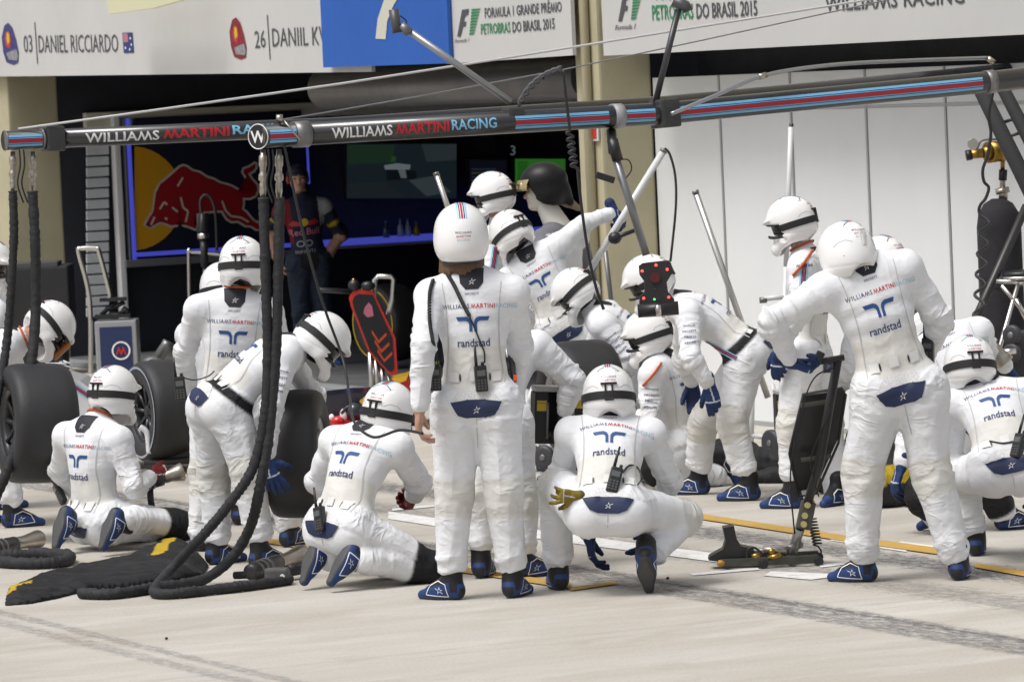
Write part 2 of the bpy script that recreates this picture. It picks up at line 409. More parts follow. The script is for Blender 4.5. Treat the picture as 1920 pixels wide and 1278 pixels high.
def line_sheet(name, m, strips, z=.004):
    for pts in strips:
        mb = MB(); mb.add([G(x, y, z) for x, y in pts], [tuple(range(len(pts)))]); o = mb.build(name, m); tag(o, None, None, kind='structure')
line_sheet('white_line', M_LWHITE, [
    [(728, 958), (820, 971), (1001, 992), (1352, 1038), (1352, 1054), (1001, 1008), (820, 986), (728, 972)],
    [(735, 953), (815, 945), (815, 949), (735, 957)],
    [(1294, 1074), (1420, 1063), (1425, 1067), (1300, 1078)],
    [(1445, 1070), (1590, 1076), (1520, 1086), (1432, 1078)],
    [(1535, 1058), (1600, 1050), (1604, 1055), (1540, 1063)],
    [(1690, 1014), (1765, 1024), (1752, 1029), (1676, 1019)],
    [(880, 1062), (985, 1075), (985, 1080), (880, 1067)],
    [(1560, 1008), (1700, 1030), (1700, 1034), (1556, 1012)]])
line_sheet('yellow_line', M_LYEL, [
    [(480, 1005), (870, 1062), (1072, 1092), (1068, 1102), (866, 1072), (480, 1014)],
    [(1066, 1102), (1150, 1088), (1160, 1093), (1072, 1106)],
    [(985, 917), (1299, 960), (1587, 1003), (1760, 1026), (1758, 1038), (1587, 1014), (1299, 970), (985, 927)],
    [(1830, 1054), (1925, 1070), (1925, 1080), (1826, 1062)],
    [(325, 872), (372, 884), (372, 892), (325, 880)]], z=.007)

# ================================================================== garage front
def t_at(px, py, inn=0.0): return (on(px, py, facade(0, inn), PX) - FAC).dot(AX)
FM = Matrix((-AX, -PX, Vector((0, 0, 1)))).transposed()      # local x to the viewer's right along the front, y out to the lane, z up
def fbox(mb, t0, t1, i0, i1, z0, z1, bev=0):
    c = facade((t0 + t1) / 2, (i0 + i1) / 2, (z0 + z1) / 2); mb.box(c, (abs(t1 - t0), abs(i1 - i0), z1 - z0), FM, bev=bev); return mb
M_CREAM = mat('cream_wall_paint', (.46, .42, .28), .7, noise=(2.5, .86), bump=(60, .1))
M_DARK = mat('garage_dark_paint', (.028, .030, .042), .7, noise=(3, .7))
M_GFLOOR = mat('garage_floor_paint', (.15, .155, .16), .45, noise=(2.5, .6))
M_BOARD = mat('board_white', (.54, .54, .53), .6, noise=(1.5, .93))
T_L = t_at(20, 300); T_R0, T_R1 = t_at(1130, 300), t_at(1086, 300)
def col_thing(name, label, t0, t1, depth, z1=6.0):
    r = empty(name, facade(t0, 0), label, 'pillar')
    fbox(MB(), t0, t1, 0, depth, 0, z1, .02).build('shaft', M_CREAM, r)
    fbox(MB(), t0 - .004, t1 + .004, -.012, depth, 0, .12).build('plinth', mat('plinth_grey', (.2, .2, .19), .8), r)
    return r
col_thing('pillar', 'cream painted pillar beside the dark garage opening, behind the stacked black equipment', T_L, T_L + 1.2, .5)
rp = col_thing('pillar', 'cream painted pillar between the dark garage and the white panelled one', T_R0, T_R1, .42)
tp = T_R0 + .12
MB().tube([facade(tp, -.04, .2), facade(tp, -.04, 5.8)], .035, 10).build('drain_pipe', mat('pipe_cream', (.40, .36, .24), .6), rp)
mb = MB(); fbox(mb, T_R0 - 12, T_L + 14, .06, .36, 2.95, 7.5); w_ = mb.build('upper_wall', M_CREAM); tag(w_, None, None, kind='structure')
# interior of the dark garage
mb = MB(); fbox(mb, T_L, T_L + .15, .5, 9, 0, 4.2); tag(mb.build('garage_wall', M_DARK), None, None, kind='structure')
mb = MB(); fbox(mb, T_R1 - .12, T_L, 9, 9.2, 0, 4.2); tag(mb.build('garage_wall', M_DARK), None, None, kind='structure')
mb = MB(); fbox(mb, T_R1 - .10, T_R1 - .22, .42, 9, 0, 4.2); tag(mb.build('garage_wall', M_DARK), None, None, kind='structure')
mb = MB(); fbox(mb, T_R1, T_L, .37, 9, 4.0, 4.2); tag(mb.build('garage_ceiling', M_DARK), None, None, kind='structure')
mb = MB(); fbox(mb, T_R1 - .0, T_L, .15, 9, .0, .012); tag(mb.build('garage_floor', M_GFLOOR), None, None, kind='structure')
mb = MB(); fbox(mb, T_R1, T_L, -.02, .15, .0, .05, .01); tag(mb.build('kerb', mat('kerb_grey', (.26, .27, .28), .7, noise=(6, .8))), None, None, kind='structure')
# roller shutter drum under the boards
ta, tb = t_at(1098, 165, .5), t_at(600, 190, .5)
dr = empty('roller_shutter', facade(tb, .55, 2.3), 'grey rolled-up shutter drum hanging above the dark garage opening', 'shutter')
ea = facade(ta, .55, 2.44); eb = facade(tb, .55, 2.44); ez = (eb - ea).normalized(); ex, ey, _ = look(ez)[0], look(ez)[2], 0
MD = frame3(ex, ey, ez, ea); Ld = (eb - ea).length
MB().lathe([(.17, 0), (.17, Ld * .5), (.17, Ld - .02), (.13, Ld), (.05, Ld + .01)], MD, 28).build('drum', mat('shutter_grey', (.16, .16, .165), .38, .4, noise=(4, .8)), dr)
MB().tube([facade(tb + .06, .55, 2.9), facade(tb + .06, .55, 2.4)], .03, 8).build('bracket', M_DARK, dr)

# ---- white panelled front of the next garage: every panel its own piece, one metre each
M_PANEL = mat('white_panel', (.78, .80, .81), .35, noise=(1.2, .94))
M_ALU = mat('aluminium_trim', (.50, .51, .52), .35, .7)
M_SEAMD = mat('joint_shadow_gap', (.08, .08, .085), .6)
pw = empty('panel_wall', facade(T_R0 - 2, .42), 'white panel wall with narrow upright joints closing off the garage', 'wall')
tj = [t_at(x, 330, .42) for x in (1355, 1488, 1626, 1778)]; step = (tj[0] - tj[3]) / 3
ts = [T_R0 - .002] + [tj[0] - step * i for i in range(14)]
for i in range(len(ts) - 1):
    a, b_ = ts[i], ts[i + 1]
    for z0, z1 in ((.03, 2.165), (2.185, 2.42)):
        mb = MB(); fbox(mb, b_ + .014, a - .014, .42, .46, z0, z1, .004); mb.build('panel', M_PANEL, pw)
for i, a in enumerate(ts[1:]):
    mb = MB(); fbox(mb, a - .010, a + .010, .412, .455, .0, 2.42, .003); mb.build('joint_strip', M_ALU, pw)
mb = MB(); fbox(mb, ts[-1], ts[0], .416, .457, 2.165, 2.185); mb.build('rail', M_ALU, pw)
mb = MB(); fbox(mb, ts[-1], ts[0], .405, .47, .0, .03); mb.build('sill', M_ALU, pw)
mb = MB(); fbox(mb, ts[-1] - 4, ts[0], .8, 1.0, 2.2, 3.2); tag(mb.build('garage_wall', M_DARK), None, None, kind='structure')

# ---- boards over the openings
def plane_M(inn=-.12):
    return facade(0, inn)
def board(name, label, px0, px1, ytop_z, corners, inn, m, thick=.03, cat='signboard'):
    """corners: bottom-left and bottom-right picture points"""
    a = on(*corners[0], facade(0, inn), PX); b_ = on(*corners[1], facade(0, inn), PX)
    r = empty(name, a, label, cat); 
    top = ytop_z; N_ = 24; vs = []; 
    mb = MB(); front = []; back = []
    pts = []
    for i in range(N_ + 1):
        f = i / N_; q = a.lerp(b_, f); pts.append(q)
    for q in pts: front += [q, Vector((q.x, q.y, top))]
    back = [q + PX * thick for q in front]; n2 = len(front)
    fs = [(2 * i, 2 * i + 2, 2 * i + 3, 2 * i + 1) for i in range(N_)] + [(n2 + 2 * i, n2 + 2 * i + 1, n2 + 2 * i + 3, n2 + 2 * i + 2) for i in range(N_)]
    fs += [(2 * i, n2 + 2 * i, n2 + 2 * i + 2, 2 * i + 2) for i in range(N_)] + [(0, 1, n2 + 1, n2), (2 * N_, n2 + 2 * N_, n2 + 2 * N_ + 1, 2 * N_ + 1)]
    mb.add(front + back, fs); mb.build('board', m, r); r['inn'] = inn
    return r
def on_board(r, px, py, off=.004): return on(px, py, facade(0, r['inn'] - off), PX)
def board_text(r, txt, p0, p1, hpx, m, name='lettering', bold=.0, shear=0, off=.005):
    """txt drawn from picture point p0 to p1 along the baseline, capitals hpx high"""
    a, b_ = on_board(r, *p0, off), on_board(r, *p1, off); u = b_ - a
    up = on_board(r, p0[0] - hpx * math.tan(ROLL), p0[1] - hpx, off) - a; up = Vector((0, 0, up.z))
    f = Flat().text(txt, 1, bold=bold, align='LEFT', shear=shear); lo, hi = f.bounds(); ref, _ = text_mesh('H', 1); hh = max(q[1] for q in ref)
    w_ = hi[0] - lo[0]
    return f.place(name, m, r, lambda x, y: a + u * ((x - lo[0]) / w_) + up * (y / hh))
def board_poly(r, pts, m, name='emblem', off=.005):
    f = Flat().poly(pts); return f.place(name, m, r, lambda x, y: on_board(r, x, y, off))
M_TXT = mat('board_dark_text', (.07, .07, .08), .6); M_GREEN = mat('board_green', (.03, .22, .09), .6)
b1 = board('banner', 'long white banner naming drivers 03 and 26 over the dark garage', 0, 697, 3.9, ((-260, 147), (697, 135)), -.10, M_BOARD)
board_text(b1, '03', (45, 99), (61, 98), 32, M_TXT); board_text(b1, 'DANIEL RICCIARDO', (73, 99), (222, 98), 32, M_TXT)
board_text(b1, '26', (478, 91), (498, 89), 32, M_TXT); board_text(b1, 'DANIIL KVYAT', (511, 88), (654, 83), 34, M_TXT)
for x0, y0 in ((64, 42), (500, 28)): board_poly(b1, [(x0, y0), (x0 + 1.6, y0), (x0 + 7, y0 + 78 if x0 < 100 else y0 + 84), (x0 + 5.4, y0 + 78 if x0 < 100 else y0 + 84)], M_TXT, 'divider')
# small flag and the two painted helmets beside the names
board_poly(b1, [(229, 62), (248, 61), (251, 99), (232, 100)], mat('flag_blue', (.02, .04, .16), .6), 'flag'); board_poly(b1, [(230, 63), (239, 62.5), (240.5, 79), (231.5, 80)], mat('flag_mixed', (.42, .16, .20), .6), 'flag_corner', .007)
for x, y in ((235, 90), (244, 72), (246, 84), (243, 93)): board_poly(b1, [(x - 1, y - 2), (x + 1, y - 2), (x + 1.3, y + 2), (x - .8, y + 2)], M_WHITE, 'flag_star', .007)
for ox, oy, c3 in ((0, 0, (.05, .06, .25)), (427, -10, (.30, .02, .03))):
    hp = [(3, 70), (8, 48), (15, 43), (23, 52), (30, 75), (35, 100), (34, 118), (25, 122), (12, 117), (6, 98)]
    board_poly(b1, [(x + ox, y + oy) for x, y in hp], mat('helmet_art_%d' % ox, c3, .5, noise=(25, .3)), 'painted_helmet')
    board_poly(b1, [(x + ox, y + oy) for x, y in ((10, 62), (17, 58), (21, 76), (18, 92), (12, 88), (9, 76))], mat('helmet_art_red', (.45, .03, .04), .5), 'painted_helmet', .007)
    board_poly(b1, [(x + ox, y + oy) for x, y in ((13, 60), (17, 64), (18, 78), (14, 84), (12, 72))], mat('helmet_art_yellow', (.6, .42, .02), .5), 'painted_helmet', .009)
    board_poly(b1, [(x + ox, y + oy) for x, y in ((12, 100), (30, 92), (34, 104), (32, 114), (16, 112))], mat('helmet_art_grey', (.35, .35, .38), .5, noise=(30, .4)), 'painted_helmet', .007)
b2 = board('signboard', 'blue sign with a large pale seven between the white boards', 597, 843, 3.9, ((606, 127), (843, 119)), -.18, mat('sign_blue', (.012, .10, .44), .45, noise=(1.5, .9)))
sv = [(704, 73), (723, 74), (726, 40), (738, 10), (760, -25), (760, -60), (690, -60), (680, -36), (737, -38), (720, 0), (708, 36)]
board_poly(b2, sv, mat('sign_seven', (.55, .55, .47), .5), 'numeral')
b3 = board('signboard', 'white race board with dark and green logo beside the blue sign', 838, 1075, 3.9, ((836, 120), (1074, 104)), -.14, M_BOARD)
def f1_logo(r, ox, oy, sx=1.0, sy=1.0):
    P = lambda pts: [(ox + x * sx, oy + y * sy) for x, y in pts]
    board_poly(r, P([(9, 2), (22, 0), (20, 11), (14, 14), (12.5, 24), (17, 24), (15.5, 33), (11, 33), (6, 52), (0, 52)]), M_TXT)
    for i in range(9):
        y = i * 5.6; x0 = 27 - i * .5; x1 = 44 - i * 1.4 if i < 8 else 33
        board_poly(r, P([(x0, y), (x1, y - .6), (x1 - 2, y + 2.6), (x0 - .3, y + 4.4)]), M_GREEN)
f1_logo(b3, 857, 17); board_text(b3, 'Formula 1', (853, 81), (880, 78), 6.5, M_TXT, shear=.3, bold=.01)
board_text(b3, 'FORMULA 1 GRANDE PRÊMIO', (909, 34), (1053, 22), 18, M_TXT, bold=.014); board_text(b3, 'PETROBRAS', (902, 65), (957, 61), 19, M_GREEN, bold=.014); board_text(b3, 'DO BRASIL 2015', (961, 61), (1040, 54), 19, M_TXT, bold=.014)
b4 = board('banner', 'long white banner over the white panelled garage', 1128, 3000, 3.9, ((1132, 105), (3000, 10)), -.10, M_BOARD)
f1_logo(b4, 1159, -14, 1.05, 1.05); board_text(b4, 'Formula 1', (1153, 57), (1192, 54), 9, M_TXT, shear=.3, bold=.01)
board_text(b4, 'FORMULA 1 GRANDE PRÊMIO', (1230, 1), (1432, -11), 24, M_TXT, bold=.014); board_text(b4, 'PETROBRAS', (1223, 38), (1300, 35), 27, M_GREEN, bold=.014); board_text(b4, 'DO BRASIL 2015', (1306, 35), (1420, 29), 27, M_TXT, bold=.014)
board_text(b4, 'WILLIAMS RACING', (1547, 22), (1808, 6), 28, M_TXT, bold=.012)
# pale awning edge hanging into the top of the view
aw = on(205, 26, facade(0, -.5), PX)
mb = MB(); q = [on(x, y, facade(0, -.5), PX) for x, y in ((196, -30), (346, -40), (340, 1), (286, 16), (203, 27))]
mb.add(q + [p + PX * .03 for p in q], [tuple(range(5)), tuple(range(9, 4, -1))] + [(i, (i + 1) % 5, (i + 1) % 5 + 5, i + 5) for i in range(5)])
tag(mb.build('awning_flap', mat('awning_cloth', (.60, .58, .40), .7)), 'pale yellow awning flap hanging over the banner at the top', 'awning')

# ---- fittings on the side wall of the dark garage (the wall that faces along the lane)
WN = -AX
def swp(px, py, off=.02): return on(px, py, facade(T_L, 0) + WN * off, AX)
def sw_quad(mb, x0, y0, x1, y1, off, th):
    """box against the wall; x0.. in picture points, upright sides"""
    a = swp(x0, y0, off); b_ = swp(x1, y1, off); zb = swp(x0, y1, off).z; wd = abs((b_ - a).dot(PX)); ht = abs(a.z - zb); c = (a + b_) / 2; c.z = (a.z + zb) / 2
    mb.box(c - WN * th / 2, (wd, th, ht), Matrix((PX, AX, Vector((0, 0, 1)))).transposed(), bev=min(.01, th * .3)); return mb
lit_s = MB(); sw_quad(lit_s, 160, 212, 1075, 240, .10, .08); tag(lit_s.build('fascia', mat('lit_wall_cream', (.62, .60, .48), .6)), 'cream strip coloured as the lit top of the garage side wall above the screens', 'fascia')  # light on the top of the wall, put in as a cream strip
r = empty('louvre_panel', swp(182, 600), 'pale louvred panel standing beside the white post in the dark garage', 'panel')
sw_quad(MB(), 160, 210, 207, 600, .06, .04).build('backing', mat('louvre_back', (.10, .10, .11), .6), r)
for i in range(19):
    y = 214 + i * 20.2; mb = MB(); sw_quad(mb, 162, y, 205, y + 17, .085, .02); mb.build('slat', mat('louvre_pale', (.70, .73, .76), .5, noise=(4, .85)), r)
r = MB(); sw_quad(r, 212, 215, 243, 612, .16, .12); tag(r.build('post', mat('post_white', (.80, .80, .80), .5, noise=(3, .9))), 'white square post beside the bull panel', 'post')
M_LED = mat('blue_led_strip', (.05, .05, .5), .4, emit=((.10, .12, .80), .30))
bp_ = empty('bull_panel', swp(410, 480), 'navy wall panel with a red bull over a yellow sun', 'panel')
sw_quad(MB(), 250, 222, 578, 482, .14, .12).build('board', mat('panel_navy', (.010, .012, .032), .5), bp_)
mb = MB(); sw_quad(mb, 244, 222, 251, 490, .17, .05); mb.build('light_strip', M_LED, bp_); mb = MB(); sw_quad(mb, 576, 222, 581, 345, .17, .05); mb.build('light_strip', M_LED, bp_)
mb = MB(); sw_quad(mb, 251.5, 474, 575, 482, .17, .05); mb.build('light_strip', M_LED, bp_)
mb = MB(); sw_quad(mb, 236, 488, 640, 502, .20, .10); mb.build('ledge', mat('ledge_grey', (.17, .17, .18), .5), bp_)
mb = MB(); sw_quad(mb, 234, 222, 243.5, 490, .165, .10); mb.build('frame', mat('ledge_grey', (.17, .17, .18), .5), bp_)
f = Flat(); cx, cy, rr = 245, 372, 98; pts = [(cx + 7, cy - rr)] + [(cx + rr * math.sin(a_), cy - rr * math.cos(a_)) for a_ in [RAD(8 + 8.2 * i) for i in range(21)]] + [(cx + 7, cy + rr)]
f.poly(pts).place('sun_disc', mat('sun_yellow', (.70, .34, .01), .5), bp_, lambda x, y: swp(x, y, .150))
zz = lambda p: (240 + p[0] / 5.81, 270 + p[1] / 5.81)
bull = [(190, 880), (235, 800), (275, 740), (290, 640), (305, 530), (350, 440), (430, 375), (510, 305), (565, 255), (605, 240), (645, 255), (700, 295), (780, 315), (860, 368), (930, 388), (1000, 428), (1070, 445), (1130, 465), (1200, 505), (1265, 540), (1330, 545), (1375, 515), (1385, 470), (1355, 420), (1290, 360), (1255, 305), (1265, 275), (1320, 255), (1388, 212), (1390, 255), (1365, 290), (1305, 325), (1345, 385), (1402, 450), (1410, 505), (1385, 560), (1325, 588), (1248, 585), (1252, 650), (1240, 715), (1285, 745), (1325, 795), (1370, 845), (1420, 865), (1450, 925), (1400, 925), (1340, 888), (1285, 885), (1200, 835), (1130, 840), (1085, 815), (1048, 760), (1030, 725), (970, 725), (860, 735), (770, 740), (715, 790), (700, 840), (745, 900), (735, 922), (660, 893), (608, 878), (588, 830), (600, 760), (615, 725), (575, 690), (520, 700), (545, 760), (545, 820), (528, 880), (470, 888), (400, 858), (345, 850), (290, 878), (238, 905), (255, 850)]
fo = Flat(); n_ = len(bull)
for i in range(n_):
    a_, b_ = Vector(bull[i]), Vector(bull[(i + 1) % n_]); d = (b_ - a_).normalized(); p = Vector((-d.y, d.x)) * 24
    fo.poly([zz(a_ + p - d * 10), zz(b_ + p + d * 10), zz(b_ - p + d * 10), zz(a_ - p - d * 10)])
fo.place('bull_outline', mat('outline_pale', (.62, .62, .52), .5), bp_, lambda x, y: swp(x, y, .153))
me_ = Flat(); bm_ = bmesh.new(); vv = [bm_.verts.new((*zz(p), 0)) for p in bull]; fc_ = bm_.faces.new(vv); bmesh.ops.triangulate(bm_, faces=[fc_]); bm_.verts.index_update()
me_.add([(v.co.x, v.co.y) for v in bm_.verts], [[v.index for v in q.verts] for q in bm_.faces]); bm_.free()
me_.place('bull', mat('bull_red', (.36, .008, .014), .5), bp_, lambda x, y: swp(x, y, .156))
fs_ = Flat()
for st in ([(600, 365), (540, 460)], [(575, 580), (600, 690), (655, 735), (630, 850)], [(345, 710), (395, 630), (428, 662)], [(402, 805), (428, 822)], [(1025, 620), (1060, 720), (1120, 785), (1230, 800), (1315, 850)], [(480, 690), (545, 740)], [(290, 795), (250, 880)]):
    for a_, b_ in zip(st, st[1:]):
        a_, b_ = Vector(a_), Vector(b_); d = (b_ - a_).normalized(); p = Vector((-d.y, d.x)) * 11; fs_.poly([zz(a_ + p), zz(b_ + p), zz(b_ - p), zz(a_ - p)])
fs_.place('bull_lines', mat('outline_pale', (.62, .62, .52), .5), bp_, lambda x, y: swp(x, y, .159))
# counter with its blue lit edge, and what stands on it
ct = empty('counter', swp(740, 640), 'dark counter with a glowing blue front edge below the screens', 'counter')
sw_quad(MB(), 600, 472, 1075, 640, .55, .5).build('cabinet', mat('counter_navy', (.006, .008, .022), .5), ct)
sw_quad(MB(), 604, 454, 1075, 463, .60, .56).build('light_strip', M_LED, ct); sw_quad(MB(), 600, 464, 1075, 470, .585, .55).build('edge', mat('ledge_grey', (.17, .17, .18), .5), ct)
def screen(x0, y0, x1, y1, label, shapes, back=(.012, .02, .025)):
    r = empty('screen', swp((x0 + x1) / 2, y1), label, 'screen'); sw_quad(MB(), x0 - 6, y0 - 5, x1 + 6, y1 + 5, .10, .06).build('bezel', M_BLACK, r)
    f = Flat().rect(x0, y0, x1, y1, 0); ms = [mat('screen_glow_%d_%d' % (x0, y0), back, .3, emit=(back, .4))]
    for k, (pts, c) in enumerate(shapes):
        f.poly(pts, k + 1); ms.append(mat('screen_glow_%d_%d_%d' % (x0, y0, k), c, .3, emit=(c, .4)))
    lay = {}; 
    idx = {id(None): 0}
    for k in range(len(ms)):
        g_ = Flat(); 
        for fc, mi in zip(f.f, f.mi):
            if mi == k: g_.poly([f.v[i] for i in fc])
        g_.place('picture' if k == 0 else 'picture_shape', ms[k], r, lambda x, y, k=k: swp(x, y, .104 + .001 * k))
    return r
screen(650, 270, 856, 372, 'large wall screen showing a race car on track', [
    ([(652, 272), (740, 272), (735, 305), (652, 308)], (.015, .035, .02)), ([(735, 293), (742, 293), (742, 303), (733, 304)], (.02, .08, .02)), ([(790, 270), (856, 270), (856, 300), (800, 304)], (.03, .04, .045)),
    ([(720, 310), (745, 306), (770, 309), (768, 318), (722, 318)], (.16, .19, .20)), ([(724, 319), (780, 320), (782, 336), (726, 338)], (.006, .008, .01)), ([(746, 318), (760, 318), (763, 334), (752, 334)], (.12, .14, .15)),
    ([(766, 338), (812, 330), (846, 360), (800, 368)], (.045, .06, .065)), ([(652, 345), (720, 340), (760, 370), (652, 371)], (.016, .022, .026))])
screen(880, 300, 950, 350, 'small wall screen with dim timing rows', [([(884, 316 + 7 * i), (930 - 6 * (i % 3), 316 + 7 * i), (930 - 6 * (i % 3), 319 + 7 * i), (884, 319 + 7 * i)], (.06, .055, .01) if i % 2 else (.02, .03, .05)) for i in range(4)], (.006, .006, .012))
screen(966, 298, 1060, 356, 'wall screen glowing green behind the black helmet', [([(970, 302), (990, 302), (990, 350), (970, 350)], (.02, .12, .015))], (.03, .17, .02))
r = empty('wall_sign', swp(962, 290), 'dark wall sign with a pale number three above the screens', 'sign'); sw_quad(MB(), 925, 262, 1000, 294, .09, .04).build('board', M_BLACK, r)
f = Flat().text('3', 26, 0, 0); lo, hi = f.bounds(); f.place('numeral', mat('numeral_pale', (.25, .30, .30), .5, emit=((.2, .26, .26), .25)), r, lambda x, y: swp(962 + x, 291 - y, .095))
M_CLEAR = mat('bottle_clear', (.30, .36, .38), .15); M_CAPB = mat('bottle_cap_blue', (.05, .15, .3), .4)
for px, ht, m, lab in ((725, 34, mat('bottle_green_tint', (.05, .09, .09), .2), 'dark slim bottle on the blue lit counter'), (752, 38, M_CLEAR, 'clear bottle beside another on the blue lit counter'), (766, 38, M_CLEAR, 'clear bottle next to the yellow one on the counter'), (782, 34, mat('bottle_yellow', (.28, .20, .01), .3), 'yellow bottle on the blue lit counter')):
    q = swp(px, 453, .45); q.z = swp(px, 454, .6).z + .002; s_ = ht / 34 * .18; r = empty('bottle', q, lab, 'bottle', 'bottles on the counter')
    MB().lathe([(.001, 0), (.032, .002), (.033, s_ * .6), (.026, s_ * .75), (.012, s_ * .86), (.012, s_)], Matrix.Translation(q), 14).build('glass', m, r)
    MB().lathe([(.014, s_ * .98), (.014, s_ * 1.1)], Matrix.Translation(q), 10).build('cap', M_CAPB, r)
q = swp(695, 455, .45); mb = MB()
for i in range(7): mb.ball(q + PX * random.uniform(-.12, .12) + WN * random.uniform(-.05, .05) + V(0, 0, .012), (.035, .03, .016), 8)
tag(mb.build('crumpled_cloth', mat('cloth_pale', (.30, .30, .26), .8)), 'crumpled pale cloth lying on the lit counter', 'cloth')
# ================================================================== people: smooth blended bodies, helmets, boots, gloves
def surface(field, org, h):
    """closed surface of field < 0 (surface nets): vertices, quads"""
    ins = field < 0
    nx, ny, nz = field.shape
    c = np.zeros((nx - 1, ny - 1, nz - 1), np.int8)
    for i in (0, 1):
        for j in (0, 1):
            for k in (0, 1): c += ins[i:nx - 1 + i, j:ny - 1 + j, k:nz - 1 + k]
    act = (c > 0) & (c < 8)
    I = np.argwhere(act); idx = np.full(act.shape, -1, np.int64); idx[act] = np.arange(len(I))
    cor = np.array([(i, j, k) for i in (0, 1) for j in (0, 1) for k in (0, 1)])
    val = np.stack([field[I[:, 0] + a, I[:, 1] + b, I[:, 2] + d] for a, b, d in cor], 1)
    acc = np.zeros((len(I), 3)); cnt = np.zeros(len(I))
    for p in range(8):
        for q in range(p + 1, 8):
            if np.abs(cor[p] - cor[q]).sum() != 1: continue
            v0, v1 = val[:, p], val[:, q]; m = (v0 < 0) != (v1 < 0)
            t = np.where(m, v0 / np.where(m, v0 - v1, 1), 0)
            acc += m[:, None] * (cor[p] + t[:, None] * (cor[q] - cor[p])); cnt += m
    vs = (I + acc / cnt[:, None]) * h + org
    quads = []
    for ax in range(3):
        s0 = [slice(None)] * 3; s1 = [slice(None)] * 3
        s0[ax] = slice(0, -1); s1[ax] = slice(1, None)
        E = np.argwhere(ins[tuple(s0)] != ins[tuple(s1)])
        b, d = [(1, 2), (2, 0), (0, 1)][ax]
        ok = (E[:, b] > 0) & (E[:, d] > 0) & (E[:, b] < field.shape[b] - 1) & (E[:, d] < field.shape[d] - 1); E = E[ok]
        def g(ob, od):
            e = E.copy(); e[:, b] += ob; e[:, d] += od; return idx[e[:, 0], e[:, 1], e[:, 2]]
        q = np.stack([g(-1, -1), g(0, -1), g(0, 0), g(-1, 0)], 1)
        inside = ins[E[:, 0], E[:, 1], E[:, 2]]
        q[~inside] = q[~inside][:, ::-1]; quads.append(q)
    return vs, np.concatenate(quads)

class Blob:
    """smoothly blended round cones and ellipsoids"""
    def __init__(s): s.p = []
    def cone(s, a, b, ra, rb, k=.03, tag=''): s.p.append(('c', np.array(a, float), np.array(b, float), ra, rb, k, tag)); return s
    def ell(s, c, r, M=None, k=.03, tag=''):
        s.p.append(('e', np.array(c, float), np.array(r, float), np.array(M, float) if M is not None else np.eye(3), None, k, tag)); return s
    def dist(s, p, P):
        if p[0] == 'c':
            _, a, b, ra, rb, k, t = p
            ba = b - a; L = max(ba.dot(ba), 1e-9); h = np.clip(((P - a) @ ba) / L, 0, 1)
            return np.linalg.norm(P - a - h[..., None] * ba, axis=-1) - (ra + h * (rb - ra))
        _, c, r, M, _, k, t = p
        q = (P - c) @ M.T; k0 = np.linalg.norm(q / r, axis=-1); k1 = np.linalg.norm(q / (r * r), axis=-1)
        return k0 * (k0 - 1) / np.maximum(k1, 1e-6)
    def box(s, p):
        if p[0] == 'c': r = max(p[3], p[4]); return np.minimum(p[1], p[2]) - r, np.maximum(p[1], p[2]) + r
        r = p[2].max(); return p[1] - r, p[1] + r
    def field(s, h, extra=None):
        B = [s.box(p) for p in s.p]; lo = np.min([b[0] for b in B], 0) - 3 * h; hi = np.max([b[1] for b in B], 0) + 3 * h
        n = np.ceil((hi - lo) / h).astype(int) + 1
        F = np.full(n, .5, np.float32)
        ax = [lo[i] + h * np.arange(n[i]) for i in range(3)]
        for p, (b0, b1) in zip(s.p, B):
            k = p[5]; mg = k + 2.5 * h
            i0 = np.maximum(((b0 - mg - lo) / h).astype(int), 0); i1 = np.minimum(((b1 + mg - lo) / h).astype(int) + 2, n)
            P = np.stack(np.meshgrid(*[ax[i][i0[i]:i1[i]] for i in range(3)], indexing='ij'), -1)
            d = s.dist(p, P); sl = tuple(slice(i0[i], i1[i]) for i in range(3)); f = F[sl]
            hh = np.clip(k - np.abs(f - d), 0, None) / max(k, 1e-6)
            F[sl] = np.minimum(f, d) - hh * hh * k * .25
        if extra is not None:
            P = np.stack(np.meshgrid(*ax, indexing='ij'), -1); F = extra(F, P)
        return F, lo
    def mesh(s, h, extra=None):
        F, lo = s.field(h, extra); return surface(F, lo, h)
    def nearest(s, P):
        D = np.stack([s.dist(p, P) for p in s.p], 1); return D.argmin(1)

def vnoise(P):
    """smooth value noise in [-1, 1], vectorised"""
    i = np.floor(P).astype(np.int64); f = P - i; f = f * f * (3 - 2 * f)
    def hsh(a): 
        n = (a[:, 0] * 73856093) ^ (a[:, 1] * 19349663) ^ (a[:, 2] * 83492791); n = (n ^ (n >> 13)) * 1274126177 & 0x7fffffff
        return (n % 100003) / 50001.5 - 1
    r = 0
    for a in (0, 1):
        for b in (0, 1):
            for c in (0, 1):
                wgt = (f[:, 0] if a else 1 - f[:, 0]) * (f[:, 1] if b else 1 - f[:, 1]) * (f[:, 2] if c else 1 - f[:, 2])
                r = r + wgt * hsh(i + np.array([a, b, c]))
    return r
def vnormals(vs, q):
    n = np.cross(vs[q[:, 2]] - vs[q[:, 0]], vs[q[:, 3]] - vs[q[:, 1]]); N = np.zeros_like(vs)
    for i in range(4): np.add.at(N, q[:, i], n)
    return N / np.maximum(np.linalg.norm(N, axis=1), 1e-12)[:, None]
def smooth_v(vs, q, it=1, lam=.5):
    for _ in range(it):
        A = np.zeros_like(vs); C = np.zeros(len(vs))
        for i in range(4):
            for j in (1, 3): np.add.at(A, q[:, i], vs[q[:, (i + j) % 4]]); np.add.at(C, q[:, i], 1)
        vs = vs + lam * (A / np.maximum(C, 1)[:, None] - vs)
    return vs
